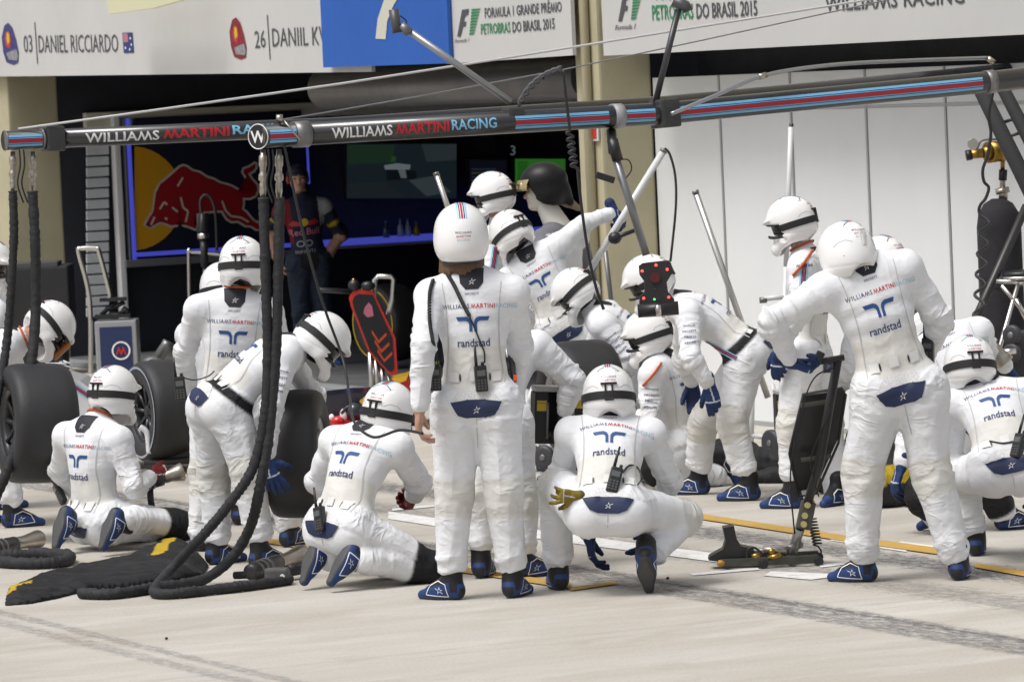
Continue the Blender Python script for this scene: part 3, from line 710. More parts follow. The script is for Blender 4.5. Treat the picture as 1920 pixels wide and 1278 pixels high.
def np_mesh(name, vs, q, col=None):
    me = bpy.data.meshes.new(name)
    me.vertices.add(len(vs)); me.vertices.foreach_set('co', np.asarray(vs, np.float32).ravel())
    me.loops.add(q.size); me.loops.foreach_set('vertex_index', q.astype(np.int32).ravel())
    me.polygons.add(len(q)); me.polygons.foreach_set('loop_start', np.arange(0, q.size, 4, dtype=np.int32)); me.polygons.foreach_set('loop_total', np.full(len(q), 4, np.int32))
    me.polygons.foreach_set('use_smooth', np.ones(len(q), bool))
    if col is not None:
        a = me.color_attributes.new('col', 'FLOAT_COLOR', 'POINT'); a.data.foreach_set('color', np.concatenate([col, np.ones((len(col), 1))], 1).astype(np.float32).ravel())
    me.update(calc_edges=True); return me
def bvh_of(me, M=None):
    vs = [M @ v.co if M else v.co.copy() for v in me.vertices]; return BVHTree.FromPolygons(vs, [tuple(p.vertices) for p in me.polygons])

# ---- helmet (local: x right, y forward, z up; origin at the head's centre)
def helmet_shell(smooth_type=False):
    B = Blob()
    B.ell((0, -.005, .012), (.124, .148, .138), k=.02).ell((0, -.015, -.05), (.119, .135, .105), k=.04)
    if not smooth_type:
        B.cone((.084, .01, -.088), (.030, .098, -.142), .040, .034, k=.03).cone((-.084, .01, -.088), (-.030, .098, -.142), .040, .034, k=.03).cone((-.030, .098, -.142), (.030, .098, -.142), .034, .034, k=.03)   # chin guard
        B.ell((0, .120, .030), (.098, .042, .016), M=Matrix.Rotation(.35, 3, 'X'), k=.02)   # brim
    def cut(F, P):
        x, y, z = P[..., 0], P[..., 1], P[..., 2]
        def sub(F, d, k=.006):
            hh = np.clip(k - np.abs(F + d), 0, None) / k; return np.maximum(F, -d) + hh * hh * k * .25
        lo = -.122 - (.06 * np.clip(y, 0, .10) / .10 if not smooth_type else 0)
        F = np.maximum(F, lo - z)                                              # lower edge
        if smooth_type:
            F = sub(F, np.linalg.norm((P - np.array([0, 0, -.14])) / np.array([.098, .112, .09]), axis=-1) * .09 - .09)
            eye = np.maximum(np.maximum(np.abs(x) - .10, np.abs(z + .035) - .045), .06 - y); F = sub(F, eye)
            return F
        F = sub(F, np.linalg.norm((P - np.array([0, -.005, -.16])) / np.array([.095, .105, .115]), axis=-1) * .095 - .095)   # room for the neck
        F = sub(F, np.linalg.norm((P - np.array([0, -.150, -.150])) / np.array([.082, .10, .075]), axis=-1) * .08 - .08)   # arch over the nape
        eye = np.maximum(np.maximum(np.abs(x) - .112, np.abs(z + .032 + .10 * np.abs(x)) - .042), .030 - y); F = sub(F, eye, .012)
        ear = np.linalg.norm((np.stack([np.abs(x), y, z], -1) - np.array([.12, .055, -.095])) / np.array([.02, .034, .016]), axis=-1) * .016 - .016
        F = sub(F, ear)
        # moulded step between upper shell and lower cheek piece
        F = F + .0025 * np.clip(1 - np.abs(z + .062 - .12 * y) / .006, 0, 1)
        for sx in (-.05, 0, .05):                                               # crown vents
            F = F + .004 * ((np.abs(x - sx) < .014) & (np.abs(z - .118 + abs(sx) * .25) < .006) & (y < .0))
        return F
    vs, q = B.mesh(.0055, cut); return np_mesh('helmet', smooth_v(vs, q, 1, .4), q)
HELM = {}
def helmet_kit(kind):
    if kind in HELM: return HELM[kind]
    sm = kind in ('round',)
    me = helmet_shell(sm); me.materials.append(M_HELM); bv = bvh_of(me); kit = [('helmet', me)]
    inner = MB().ball((0, -.006, -.012), (.106, .124, .118), 20).mesh(); inner.materials.append(M_LENS if not sm else M_BLACKC); kit.append(('padding', inner))
    def hit(o, d, off=.003):
        h = bv.ray_cast(Vector(o), Vector(d).normalized())
        return h[0] + h[1] * off if h[0] is not None else None
    def rowpath(yaws, zf, off):
        out = []
        for a in yaws:
            o = Vector((math.sin(a) * .5, math.cos(a) * .5, zf(a))); out.append(hit(o, (-o.x, -o.y, 0), off))
        return out
    if kind == 'goggle':
        for nm, hw, off in (('strap', .0195, .005),):
            ys = [RAD(48) + RAD(264) * i / 60 for i in range(61)]
            zc = lambda a: -.034 + .026 * (1 - math.cos(a)) / 2
            rows = [rowpath(ys, lambda a, e=e: zc(a) + e, off) for e in (-hw, -hw * .3, hw * .3, hw)]
            mb = MB(); n = len(ys); vs = [p if p is not None else Vector((0, 0, 0)) for r in rows for p in r]
            fs = [(r * n + i, r * n + i + 1, (r + 1) * n + i + 1, (r + 1) * n + i) for r in range(3) for i in range(n - 1)
                  if all(rows[rr][ii] is not None for rr in (r, r + 1) for ii in (i, i + 1))]
            mb.add(vs, fs, True); st = mb.mesh(); st.materials.append(M_STRAP); kit.append(('strap', st))
        mb = MB(); y0 = -.146                                                   # buckle and its tall clip at the back
        for sx in (-1, 1): mb.box((sx * .0165, y0 - .007, .010), (.009, .016, .074), bev=.003)
        mb.box((0, y0 - .003, .048), (.080, .016, .010), bev=.003); mb.box((0, y0 - .009, -.028), (.044, .016, .014), bev=.004)
        b_ = mb.mesh(); b_.materials.append(M_BLACK); kit.append(('buckle', b_))
        mb = MB()                                                               # goggle frame around the eye port
        ys = [-RAD(64) + RAD(128) * i / 24 for i in range(25)]
        for e, rr in ((.016, .007), (-.058, .006)):
            pts = [Vector((math.sin(a) * .112, .012 + math.cos(a) * .128, e - .02 * abs(math.sin(a)))) for a in ys]; mb.tube(pts, rr, 6)
        g_ = mb.mesh(); g_.materials.append(M_BLACK); kit.append(('goggles', g_))
    if kind == 'round':
        ys = [2 * math.pi * i / 48 for i in range(49)]
        pts = [Vector((math.sin(a) * .090, -.015 + math.cos(a) * .104, -.1235)) for a in ys]
        t_ = MB().tube(pts, .006, 6, cap=False).mesh(); t_.materials.append(M_BLACK); kit.append(('edge_trim', t_))
    if kind == 'plain':
        mb = MB(); mb.box((0, -.150, .035), (.03, .012, .075), bev=.004); mb.box((0, -.1555, .03), (.014, .008, .05), bev=.003)
        t_ = mb.mesh(); t_.materials.append(mat('helmet_clip', (.68, .68, .66), .35)); kit.append(('clip', t_))
    fl = Flat(); x = -.0225                                                     # five colour bands over the crown
    for wd, mi in ((.006, 0), (.0035, None), (.005, 1), (.0035, None), (.009, 2), (.0035, None), (.005, 1), (.0035, None), (.006, 0)):
        if mi is not None: fl.rect(x, -.09, x + wd, .155 if kind == 'round' else .085, mi)
        x += wd
    fl.cut(.012)
    def crown(u, t):
        a = t / .15; o = Vector((u, -math.sin(a) * .5, math.cos(a) * .5)); return hit(o, (0, math.sin(a), -math.cos(a)), .0012)
    def keep(name, fl, mats, fn):
        o = fl.place(name, mats, None, fn)
        me_ = o.data; bpy.data.objects.remove(o); kit.append((name, me_))
    keep('stripes', fl, [M_CYAN, M_BLUE2, M_RED], crown)
    if kind != 'round':
        fl = Flat()
        for sx in (-1, 1):
            pts = [(sx * (.020 + .030 * i / 6), .088 + .016 * (i / 6) ** 1.5) for i in range(7)]
            for (a0, b0), (a1, b1) in zip(pts, pts[1:]): fl.poly([(a0, b0 - .003), (a1, b1 - .003), (a1, b1 + .002), (a0, b0 + .002)])
            pts = [(sx * (.024 + .020 * i / 4), -.03 + .008 * (i / 4)) for i in range(5)]
            for (a0, b0), (a1, b1) in zip(pts, pts[1:]): fl.poly([(a0, b0 - .003), (a1, b1 - .003), (a1, b1 + .003), (a0, b0 + .003)])
        keep('vents', fl.cut(.02), [M_BLACK], crown)
        fl = Flat()
        for sx in (-1, 1):
            pts = [(sx * .05, -.004), (sx * .075, .010), (sx * .100, .004), (sx * .112, -.012)]
            for (a0, b0), (a1, b1) in zip(pts, pts[1:]): fl.poly([(a0, b0 - .0012), (a1, b1 - .0012), (a1, b1 + .0012), (a0, b0 + .0012)])
            fl.rect(sx * .092 - .002, -.062, sx * .092 + .002, -.058)
        keep('shell_seam', fl.cut(.012), [mat('shell_groove', (.30, .30, .31), .5)], lambda u, t: hit((u, -.5, .03 + t), (0, 1, 0), .001))
    fl = Flat()
    for i, (t_, mi) in enumerate((('WILLIAMS', 0), ('MARTINI', 1), ('RACING', 2))): fl.text(t_, .0150, 0, -.017 * i, mi, bold=.008, spacing=1.1)
    zt = .076 if kind != 'round' else .012
    keep('lettering', fl.cut(.02), [M_BLUE2, M_RED, M_PALE], lambda u, t: hit((u, -.5, zt + t), (0, 1, 0), .0012))
    HELM[kind] = kit; return kit
def add_helmet(person, kind, M):
    root = None
    for nm, me in helmet_kit(kind):
        if root is None: root = link('helmet', me, None, person); root.matrix_basis = M
        else:
            o = link(nm, me, None, root)
    return root

# ---- boot (local: origin at the ankle, y towards the toes, z up the shin)
M_BOOT = attr_mat('boot', .55, bump=(180, .12), spec=.4)
def star_flat(sz, t=.13):
    """slanted star outline with a streaming tail"""
    f = Flat(); out = [(-.55, -.52), (-.12, -.06), (-.50, .04), (-.06, .14), (.10, .56), (.22, .16), (.95, .34), (.30, -.02), (.36, -.50), (.06, -.20)]
    c = (.06, .0); inn = [((x - c[0]) * (1 - t * 2.4) + c[0], (y - c[1]) * (1 - t * 2.4) + c[1]) for x, y in out]; n = len(out)
    for i in range(n): f.poly([out[i], out[(i + 1) % n], inn[(i + 1) % n], inn[i]], 0, sc=sz)
    return f
def make_boot():
    B = Blob()
    B.cone((0, -.012, .055), (0, -.012, -.02), .050, .047, k=.03)
    B.cone((0, -.034, -.050), (0, .06, -.056), .040, .041, k=.03).cone((0, .05, -.058), (.004, .160, -.070), .041, .026, k=.03)
    B.cone((0, .005, -.005), (0, .10, -.050), .042, .031, k=.03)
    def cut(F, P): return np.maximum(F, -.09 - P[..., 2])
    vs, q = B.mesh(.006, cut); x, y, z = vs.T
    col = np.tile(np.array([.012, .012, .015]), (len(vs), 1))
    blue = (.013, .042, .155)
    m = (z < -.045 + .10 * np.clip(y - .02, -.1, .1)) | (y > .125) | ((y < -.055) & (z < -.01)); col[m] = blue
    m = (np.abs(x) > .030) & (z < -.005 - .25 * y) & (y > -.02) & (y < .10); col[m] = blue
    col[(y < -.058) & (z < -.03) & (np.abs(x) < .03)] = (.015, .015, .018)
    col[z < -.079] = (.05, .05, .055)
    col[(z < -.089)] = (.07, .07, .07)
    me = np_mesh('boot', smooth_v(vs, q, 1, .4), q, col); me.materials.append(M_BOOT); bv = bvh_of(me)
    subs = []
    for sx in (-1, 1):
        def fn(u, t):
            h = bv.ray_cast(Vector((sx * .3, u + .035, t - .042)), Vector((-sx, 0, 0))); return h[0] + h[1] * .0015 if h[0] is not None else None
        f = star_flat(.032); 
        o = [(-.045, -.03), (-.035, .03), (.01, .045), (.055, .022), (.075, -.022)]; n = len(o)      # white line round the emblem
        o = [(x * 1.05 + .004, y) for x, y in o]
        for i in range(n):
            a, b = Vector(o[i]), Vector(o[(i + 1) % n]); p = (b - a).normalized(); p = Vector((-p.y, p.x)) * .0022
            f.poly([a + p, b + p, b - p, a - p])
        ob = f.cut(.012).place('logo', M_WHITE, None, fn)
        if ob: subs.append(('logo', ob.data)); bpy.data.objects.remove(ob)
    return me, subs
BOOT = make_boot()
def add_boot(person, M):
    b = link('boot', BOOT[0], None, person); b.matrix_basis = M
    for nm, me in BOOT[1]: link(nm, me, None, b)
    return b

# ---- hand (local right hand: origin at the wrist, y along the fingers, z out of the back of the hand, x towards the little finger side is +)
def make_hand(curl, spread=0, thumb=.6, bare=False, col=(.012, .035, .13), fine=.0042):
    """curl: three bend angles (knuckle, middle, tip) in degrees or a list of four such"""
    B = Blob(); k = .010
    B.cone((-.003, -.06, 0), (0, .0, 0), .034 if not bare else .027, .031 if not bare else .026, k=.02, tag='cuff')
    B.ell((.002, .05, 0), (.041, .058, .019), k=.018, tag='palm')
    names = []
    X = [-.030, -.010, .011, .030]; L = [(.044, .026, .020), (.049, .030, .022), (.045, .028, .021), (.035, .021, .018)]; Y = [.090, .095, .091, .082]
    g = 1.30 if not bare else 1
    for i in range(4):
        cu = curl[i] if isinstance(curl[0], (list, tuple)) else curl
        p = np.array([X[i] * 1.02, Y[i], 0]); a = 0; sp = (i - 1.5) * spread
        B.cone((X[i] * .6, .035, 0), p, .014, .0115 * g, k=k)
        for j in range(3):
            a += RAD(cu[j]); d = np.array([math.sin(RAD(sp)) * math.cos(a), math.cos(RAD(sp)) * math.cos(a), -math.sin(a)]); q = p + d * L[i][j] * (1.04 if not bare else 1)
            r0, r1 = (.0108 - j * .0011) * g, (.0100 - j * .0012) * g
            B.cone(p, q, r0, r1, k=.004, tag='f'); p = q
    p = np.array([-.030, .022, -.004]); t = RAD(45 * thumb + 12)
    for j, (ln, r0, r1) in enumerate(((.042, .0165, .0135), (.032, .0130, .0115), (.026, .0115, .0095))):
        a = t * (1, .75, .5)[j]; d = np.array([-math.sin(a), math.cos(a) * .9, -.25 - .15 * j]); d /= np.linalg.norm(d); q = p + d * ln
        B.cone(p, q, r0 * g * .95, r1 * g * .95, k=.008); p = q
    vs, q = B.mesh(fine); vs = smooth_v(vs, q, 1, .3)
    if bare: c = np.tile(np.array([.50, .29, .21]), (len(vs), 1))
    else:
        c = np.tile(np.array(col), (len(vs), 1)); x, y, z = vs.T
        c[(z > .006) & (np.abs(x - .004 - .15 * (y - .05)) < .004) & (y > .0) & (y < .09)] = (.55, .56, .58)
        c[(z > .0) & (np.abs(y - .088 + 4 * x * x) < .0035)] = (.55, .56, .58)
        c[y < -.045] = np.array(col) * .6
        c[z < -.012] = np.array(col) * .55
    me = np_mesh('hand', vs, q, c); me.materials.append(M_GLOVE if not bare else M_SKINA); return me
M_GLOVE = attr_mat('glove', .7, bump=(220, .2)); M_SKINA = attr_mat('skin_of_hand', .5, bump=(160, .15))
HANDS = {}
def hand_mesh(kind, left):
    key = (kind, left)
    if key in HANDS: return HANDS[key]
    spec = {'relax': dict(curl=[(18, 28, 18), (24, 32, 20), (30, 36, 22), (34, 38, 24)], thumb=.35),
            'grip': dict(curl=(62, 78, 45), thumb=.15), 'open': dict(curl=(6, 10, 6), spread=11, thumb=.95),
            'bare': dict(curl=[(20, 30, 20), (28, 38, 25), (34, 42, 28), (40, 45, 30)], thumb=.3, bare=True),
            'baregrip': dict(curl=(55, 75, 40), thumb=.2, bare=True),
            'red': dict(curl=(58, 70, 40), thumb=.2, col=(.16, .012, .015)), 'hiviz': dict(curl=(55, 70, 40), thumb=.2, col=(.35, .50, .02)),
            'yellow': dict(curl=[(10, 20, 15), (35, 40, 20), (60, 50, 30), (30, 30, 15)], spread=9, thumb=.8, col=(.20, .145, .015)),
            'flame': dict(curl=(50, 60, 40), thumb=.2, col=(.03, .03, .03))}[kind]
    me = make_hand(**spec)
    if left:
        me = me.copy()
        a = np.empty(len(me.vertices) * 3, np.float32); me.vertices.foreach_get('co', a); a = a.reshape(-1, 3); a[:, 0] *= -1; me.vertices.foreach_set('co', a.ravel()); me.flip_normals()
    HANDS[key] = me; return me

# ---- body
def azim(y): return Vector((math.sin(RAD(y)), math.cos(RAD(y)), 0))
LEN = dict(spine=.52, neck=.20, uarm=.295, farm=.265, thigh=.44, shin=.43)
REPORT = []
def person(label, base, scale=1.0, pelvis=None, neck=None, yaw=0, hyaw=None, hunch=.03, head=None, hface=(0, 0, 0), helmet='goggle',
           la=None, ra=None, ll=None, rl=None, lf=None, rf=None, lh=('relax', None), rh=('relax', None), grp='pit crew in white suits',
           prints=True, h=.0115, tint=WHITE, tilt=0, girth=1.0, skin_head=False, collar=True, cuff_black=False, zpel=None, extra=None, suitcol=None, tag_name='racing suit', nofoot=False, armr=1.0, belt=False, lanyard=None, knees=False, cuff=.10):
    """base: picture point of the ground under the person.  Joints are picture points plus a depth cue:
    '+' / '-' (bends away from / towards the viewer, depth from the bone's length) or metres relative to the parent joint.
    la, ra: (elbow, wrist); ll, rl: (knee, ankle); lf, rf: (yaw, pitch) of the feet"""
    g = G(*base); S = scale
    def child(par, spec, L, nm):
        px, py, cue = spec
        q = at(px, py, par.y)
        if isinstance(cue, str):
            sgn = 1 if cue == '+' else -1; lat = (q - par).length
            if lat > L * 1.08 or lat < L * .2: REPORT.append('%s: %s seen %.2f of %.2f' % (label[:28], nm, lat, L))
            dv = sgn * math.sqrt(max(0, L * L - lat * lat)); q = at(px, py, par.y + dv)
        else: q = at(px, py, par.y + cue)
        return q
    P = at(pelvis[0], pelvis[1], g.y + (pelvis[2] if len(pelvis) > 2 else 0))
    N = child(P, neck, LEN['spine'] * S, 'spine')
    hyaw = yaw if hyaw is None else hyaw
    T = (N - P).normalized()
    def right(a, T, tl=0):
        R = Vector((math.cos(RAD(a)), -math.sin(RAD(a)), 0)); R = (R - T * R.dot(T)).normalized()
        if tl: R = Matrix.Rotation(RAD(tl), 3, T.cross(R)) @ R
        return R
    Rh = Vector((math.cos(RAD(hyaw)), -math.sin(RAD(hyaw)), 0)); Rs = right(yaw, T, tilt)
    Bk = -(T.cross(Rs)).normalized()
    # spine as a curve bowed to the back
    ctrl = (P + N) / 2 + Bk * hunch * 2
    def spine(t): return P * (1 - t) ** 2 + ctrl * (2 * t * (1 - t)) + N * t * t
    def sframe(t):
        tg = ((ctrl - P) * (1 - t) + (N - ctrl) * t).normalized(); R = (Rh * (1 - t) + Rs * t); R = (R - tg * R.dot(tg)).normalized()
        return R, -(tg.cross(R)).normalized(), tg
    B = Blob(); gi = girth * S
    for t, wd, dp in ((-.02, .160, .118), (.12, .163, .118), (.27, .147, .108), (.42, .143, .105), (.57, .160, .113), (.72, .178, .119), (.85, .172, .110), (.95, .13, .088)):
        R, bk, tg = sframe(max(t, 0)); c = spine(t) if t >= 0 else P + (P - spine(.05)).normalized() * (-t * .52)
        fw = -bk
        B.ell(c + fw * .015, (wd * gi, dp * gi, .085 * S), M=(R, fw, tg), k=.05, tag='torso')
    R0_, bk0, tg0 = sframe(0)
    HL = P - Rh * .093 * S; HR = P + Rh * .093 * S
    for q in (HL, HR): B.ell(q + bk0 * .030 * S - tg0 * .030, (.105 * gi, .092 * gi, .100 * gi), M=(R0_, -bk0, tg0), k=.09, tag='torso')
    Rn, bkn, tgn = sframe(1)
    SHc = N - tgn * .055 * S
    J = {}
    hc = at(head[0], head[1], N.y + head[2])
    up = (hc - N).normalized()
    for nm, sg, arm in (('l', -1, la), ('r', 1, ra)):
        sh = SHc + Rs * sg * .184 * S + tgn * (-.012)
        if arm is not None:
            e0 = child(sh, arm[0], LEN['uarm'] * S, nm + ' upper arm')
            lift = (e0 - sh).normalized().dot(tgn); sh = sh + tgn * (.03 * max(0, lift + .2)) + (e0 - sh).normalized() * .015
            E = child(sh, arm[0], LEN['uarm'] * S, nm + ' upper arm'); W = child(E, arm[1], LEN['farm'] * S, nm + ' forearm')
            B.cone(N - tgn * .035 + Rs * sg * .03, sh, .072 * gi, .082 * gi, k=.05, tag='torso')
            B.cone(sh, E, .070 * gi * armr, .056 * gi * armr, k=.035, tag=nm + 'ua'); B.cone(E, W - (W - E).normalized() * .02, .056 * gi * armr, .042 * S, k=.03, tag=nm + 'fa')
            J[nm + 's'], J[nm + 'e'], J[nm + 'w'] = sh, E, W
        else: B.cone(N - tgn * .035 + Rs * sg * .03, sh, .072 * gi, .08 * gi, k=.05, tag='torso')
    for nm, H, leg in (('l', HL, ll), ('r', HR, rl)):
        if leg is None: continue
        K = child(H, leg[0], LEN['thigh'] * S, nm + ' thigh'); A = child(K, leg[1], LEN['shin'] * S, nm + ' shin')
        B.cone(H, K, .116 * gi, .086 * gi, k=.045, tag=nm + 'th'); Ac = A + (K - A).normalized() * cuff; B.cone(K, Ac, .086 * gi, .071 * gi, k=.03, tag=nm + 'sh')
        J[nm + 'h'], J[nm + 'k'], J[nm + 'a'] = H, K, A
    B.cone(N - tgn * .03, N + up * .055, .075, .062, k=.02, tag='torso')          # collar
    B.cone(N + up * .04, hc - up * .06, .056, .056, k=.012, tag='neck')
    B.ell(hc, (.07, .07, .09), k=.02, tag='head')
    vs, q = B.mesh(h); vs = smooth_v(vs, q, 2, .5)
    near = B.nearest(vs); tags = np.array([p[6] for p in B.p])[near]
    nrm = vnormals(vs, q); seed = np.array([hash(label) % 97, (hash(label) // 97) % 89, 3.3]) if False else np.array([len(label) * 1.7, base[0] * .013, base[1] * .017])
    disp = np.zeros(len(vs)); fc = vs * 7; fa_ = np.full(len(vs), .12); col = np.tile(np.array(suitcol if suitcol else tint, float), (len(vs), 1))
    def folds(p0, p1, joint, amp, wl, reach, sel):
        d = np.array((p1 - p0).normalized()); X = vs[sel]; al = (X - np.array(p0)) @ d; pe = X - np.array(p0) - al[:, None] * d
        wv = vnoise(np.stack([al / wl * .5, pe[:, 0] / .10, pe[:, 1] / .10], 1) + seed) * 1.0
        f = vnoise(np.stack([al / wl + wv * .9, pe[:, 0] / .16 + pe[:, 2] / .3, pe[:, 1] / .16], 1) + seed * 2)
        f = 1.3 * np.clip(1 - np.abs(f) * 1.6, 0, 1) ** 1.6 - .4                # ridged: sharp crests
        fall = np.exp(-(np.linalg.norm(X - np.array(joint), axis=1) / reach) ** 2)
        disp[sel] += amp * f * fall; fc[sel] = np.stack([al / .070, pe[:, 0] / .15 + pe[:, 2] / .2, pe[:, 1] / .15], 1); fa_[sel] = np.maximum(fa_[sel], fall * min(1, amp / .010))
    def drape(p0, p1, amp, sel, wl=.075):
        d = np.array((p1 - p0).normalized()); X = vs[sel]; al = (X - np.array(p0)) @ d; pe = X - np.array(p0) - al[:, None] * d
        f = vnoise(np.stack([al / .30, pe[:, 0] / wl + al * 1.5, pe[:, 1] / wl + pe[:, 2] / wl], 1) + seed * 1.3); disp[sel] += amp * (1 - np.abs(f) * 2.4)
    for nm in 'lr':
        if nm + 'e' in J:
            s_, e_, w_ = J[nm + 's'], J[nm + 'e'], J[nm + 'w']; ua, fa = tags == nm + 'ua', tags == nm + 'fa'
            bend = 1 - abs((e_ - s_).normalized().dot((w_ - e_).normalized())) * .5
            folds(s_, e_, e_, .021 * bend, .06, .15, ua); folds(e_, w_, e_, .021 * bend, .055, .15, fa); folds(e_, w_, w_, .006, .045, .08, fa); folds(s_, e_, s_, .010, .085, .13, ua); drape(s_, e_, .004, ua); drape(e_, w_, .004, fa, .06)
        if nm + 'k' in J:
            h_, k_, a_ = J[nm + 'h'], J[nm + 'k'], J[nm + 'a']; th, sh_ = tags == nm + 'th', tags == nm + 'sh'; bend = 1.25 - abs((k_ - h_).normalized().dot((a_ - k_).normalized()))
            folds(h_, k_, k_, .012 * bend + .004, .08, .16, th); folds(h_, k_, h_, .013, .09, .18, th); folds(k_, a_, k_, .012 * bend + .004, .07, .15, sh_); folds(k_, a_, a_ + (k_ - a_) * .2, .016, .045, .11, sh_); drape(h_, k_, .005, th, .11); drape(k_, a_, .005, sh_, .09)
    to = tags == 'torso'
    folds(P, N, spine(.35), .006, .07, .12, to); folds(HL, HR, spine(.8), .004, .10, .28, to); folds(P, N, P, .007, .09, .15, to)
    low = vnoise(vs * 9 + seed); disp += .0035 * low
    ti = np.unique(tags, return_inverse=True)[1]; brd = np.zeros(len(vs)); mixq = (ti[q] != ti[q][:, :1]).any(1); brd[q[mixq].ravel()] = 1
    for _ in range(3):
        nb = np.zeros(len(vs)); ct_ = np.zeros(len(vs))
        for i_ in range(4): np.add.at(nb, q[:, i_], brd[q].max(1)); np.add.at(ct_, q[:, i_], 1)
        brd = np.maximum(brd, .72 * nb / np.maximum(ct_, 1))
    fa_ *= np.clip(1 - brd * 1.15, 0, 1); fa_[tags == 'torso'] *= .35
    keep = (tags != 'neck') & (tags != 'head')
    vs = vs + nrm * (disp * keep)[:, None]
    vs[:, 2] = np.maximum(vs[:, 2], .004)
    # colour zones that are sewn into the suit
    sp = np.array([spine(t) for t in np.linspace(0, 1, 21)]); tt = np.linspace(0, 1, 21)
    near_t = tt[np.argmin(((vs[:, None, :] - sp[None]) ** 2).sum(2), 1)] if len(vs) < 60000 else np.zeros(len(vs))
    def blend(sd, sel, c):
        k_ = np.clip(sd / .012 + .5, 0, 1) * sel; col[:] = col * (1 - k_[:, None]) + np.asarray(c)[None] * k_[:, None]
    sg_ = (N - P).normalized(); ft = near_t + ((vs - sp[(near_t * 20).astype(int)]) @ np.array(sg_)) / (LEN['spine'] * S)
    rel = vs - sp[(near_t * 20).astype(int)]; lx = rel @ np.array(Rs); lb = rel @ np.array(Bk)
    if prints:
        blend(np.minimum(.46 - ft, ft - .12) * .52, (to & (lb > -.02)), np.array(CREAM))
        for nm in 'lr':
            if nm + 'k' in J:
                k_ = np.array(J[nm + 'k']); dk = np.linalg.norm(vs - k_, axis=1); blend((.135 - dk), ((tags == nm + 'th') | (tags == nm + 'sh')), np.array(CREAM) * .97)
    skin = (tags == 'neck') | (tags == 'head'); col[skin] = (.46, .26, .19)
    if cuff_black:
        for nm in 'lr':
            if nm + 'w' in J: col[(np.linalg.norm(vs - np.array(J[nm + 'w']), axis=1) < .052)] = (.02, .02, .02)
    if belt:
        q0 = np.array(spine(.17)); tg_ = np.array(sframe(.17)[2]); al = (vs - q0) @ tg_; legs_ = ~np.isin(tags, ['lua', 'rua', 'lfa', 'rfa']); blend(.028 - np.abs(al), legs_ & (np.linalg.norm(vs - q0, axis=1) < .26), (.014, .014, .016))
    if knees:
        for nm in 'lr':
            if nm + 'k' in J: blend(.15 - np.linalg.norm(vs - np.array(J[nm + 'k']), axis=1), ((tags == nm + 'sh') | (tags == nm + 'th')), (.016, .016, .018))
    if extra: extra(vs, tags, col, J, near_t, lx, lb)
    root = empty('person', (g.x, g.y, 0), label, 'person', grp)
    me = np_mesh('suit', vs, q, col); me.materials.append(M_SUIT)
    a_ = me.attributes.new('fc', 'FLOAT_VECTOR', 'POINT'); a_.data.foreach_set('vector', (fc + seed).astype(np.float32).ravel())
    a_ = me.attributes.new('fa', 'FLOAT', 'POINT'); a_.data.foreach_set('value', (fa_ * 1.1).astype(np.float32))
    fb_ = np.clip(1 - brd * 1.15, 0, 1) * np.where(to, .34, .72) * keep; a_ = me.attributes.new('fb', 'FLOAT', 'POINT'); a_.data.foreach_set('value', fb_.astype(np.float32))
    body = link('body', me, None, root)
    bv = bvh_of(me)
    # hands
    for nm, hd, left in (('l', lh, True), ('r', rh, False)):
        if nm + 'w' not in J or hd is None: continue
        kind, aim = hd[0], hd[1]
        fd = (J[nm + 'w'] - J[nm + 'e']).normalized()
        yv = Vector(aim).normalized() if aim is not None else fd
        zb = Vector(hd[2]) if len(hd) > 2 else None
        if zb is None:
            zb = (Rs * (1 if nm == 'r' else -1)) * 1.0 + Vector((0, 0, .2))        # back of the hand faces outwards
        zb = (zb - yv * zb.dot(yv)).normalized(); xv = yv.cross(zb)
        o = link('hand' if 'bare' in kind else 'glove', hand_mesh(kind, left), None, root)
        o.matrix_basis = frame3(xv, yv, zb, J[nm + 'w'] + fd * .012) @ Matrix.Diagonal((S, S, S, 1))
    # boots
    for nm, ft in (('l', lf), ('r', rf)):
        if nm + 'a' not in J or ft is None: continue
        if ft[0] == 'k':                    # kneeling: the boot follows the shin, toes on the ground
            z_ = (J[nm + 'k'] - J[nm + 'a']).normalized(); y_ = V(0, 0, -1); y_ = (y_ - z_ * y_.dot(z_)).normalized(); x_ = y_.cross(z_); R_ = Matrix.Rotation(RAD(ft[1]), 3, x_); y_ = R_ @ y_; z_ = R_ @ z_
            Mb = frame3(x_, y_, z_, J[nm + 'a']); lowest = min((Mb @ Vector(c)).z for c in BOOT_C); Mb.translation.z -= min(lowest, .0) if lowest < 0 else max(0, lowest - .03); add_boot(root, Mb); continue
        y_ = azim(ft[0]) * math.cos(RAD(ft[1])) - Vector((0, 0, math.sin(RAD(ft[1])))); x_ = Vector((math.cos(RAD(ft[0])), -math.sin(RAD(ft[0])), 0)); z_ = x_.cross(y_)
        Mb = frame3(x_, y_, z_, J[nm + 'a'])
        if len(ft) > 2: Mb = Mb @ Matrix.Rotation(RAD(ft[2]), 4, 'Y')
        lowest = min((Mb @ v.co).z for v in BOOT[0].vertices) if False else min((Mb @ Vector(c)).z for c in BOOT_C)
        if abs(lowest) < .12 or lowest < 0: Mb.translation.z -= lowest
        add_boot(root, Mb)
    # head wear
    hy, hp, hr = hface
    F = azim(hy) * math.cos(RAD(hp)) - Vector((0, 0, math.sin(RAD(hp)))); X = Vector((math.cos(RAD(hy)), -math.sin(RAD(hy)), 0)); Z = X.cross(F)
    Mh = frame3(X, F, Z, hc) @ Matrix.Rotation(RAD(hr), 4, 'Y') @ Matrix.Diagonal((S, S, S, 1))
    if helmet: add_helmet(root, helmet, Mh)
    D = dict(root=root, J=J, bv=bv, spine=spine, sframe=sframe, P=P, N=N, Rs=Rs, Bk=Bk, Mh=Mh, hc=hc, T=T, S=S, Rh=Rh, body=body)
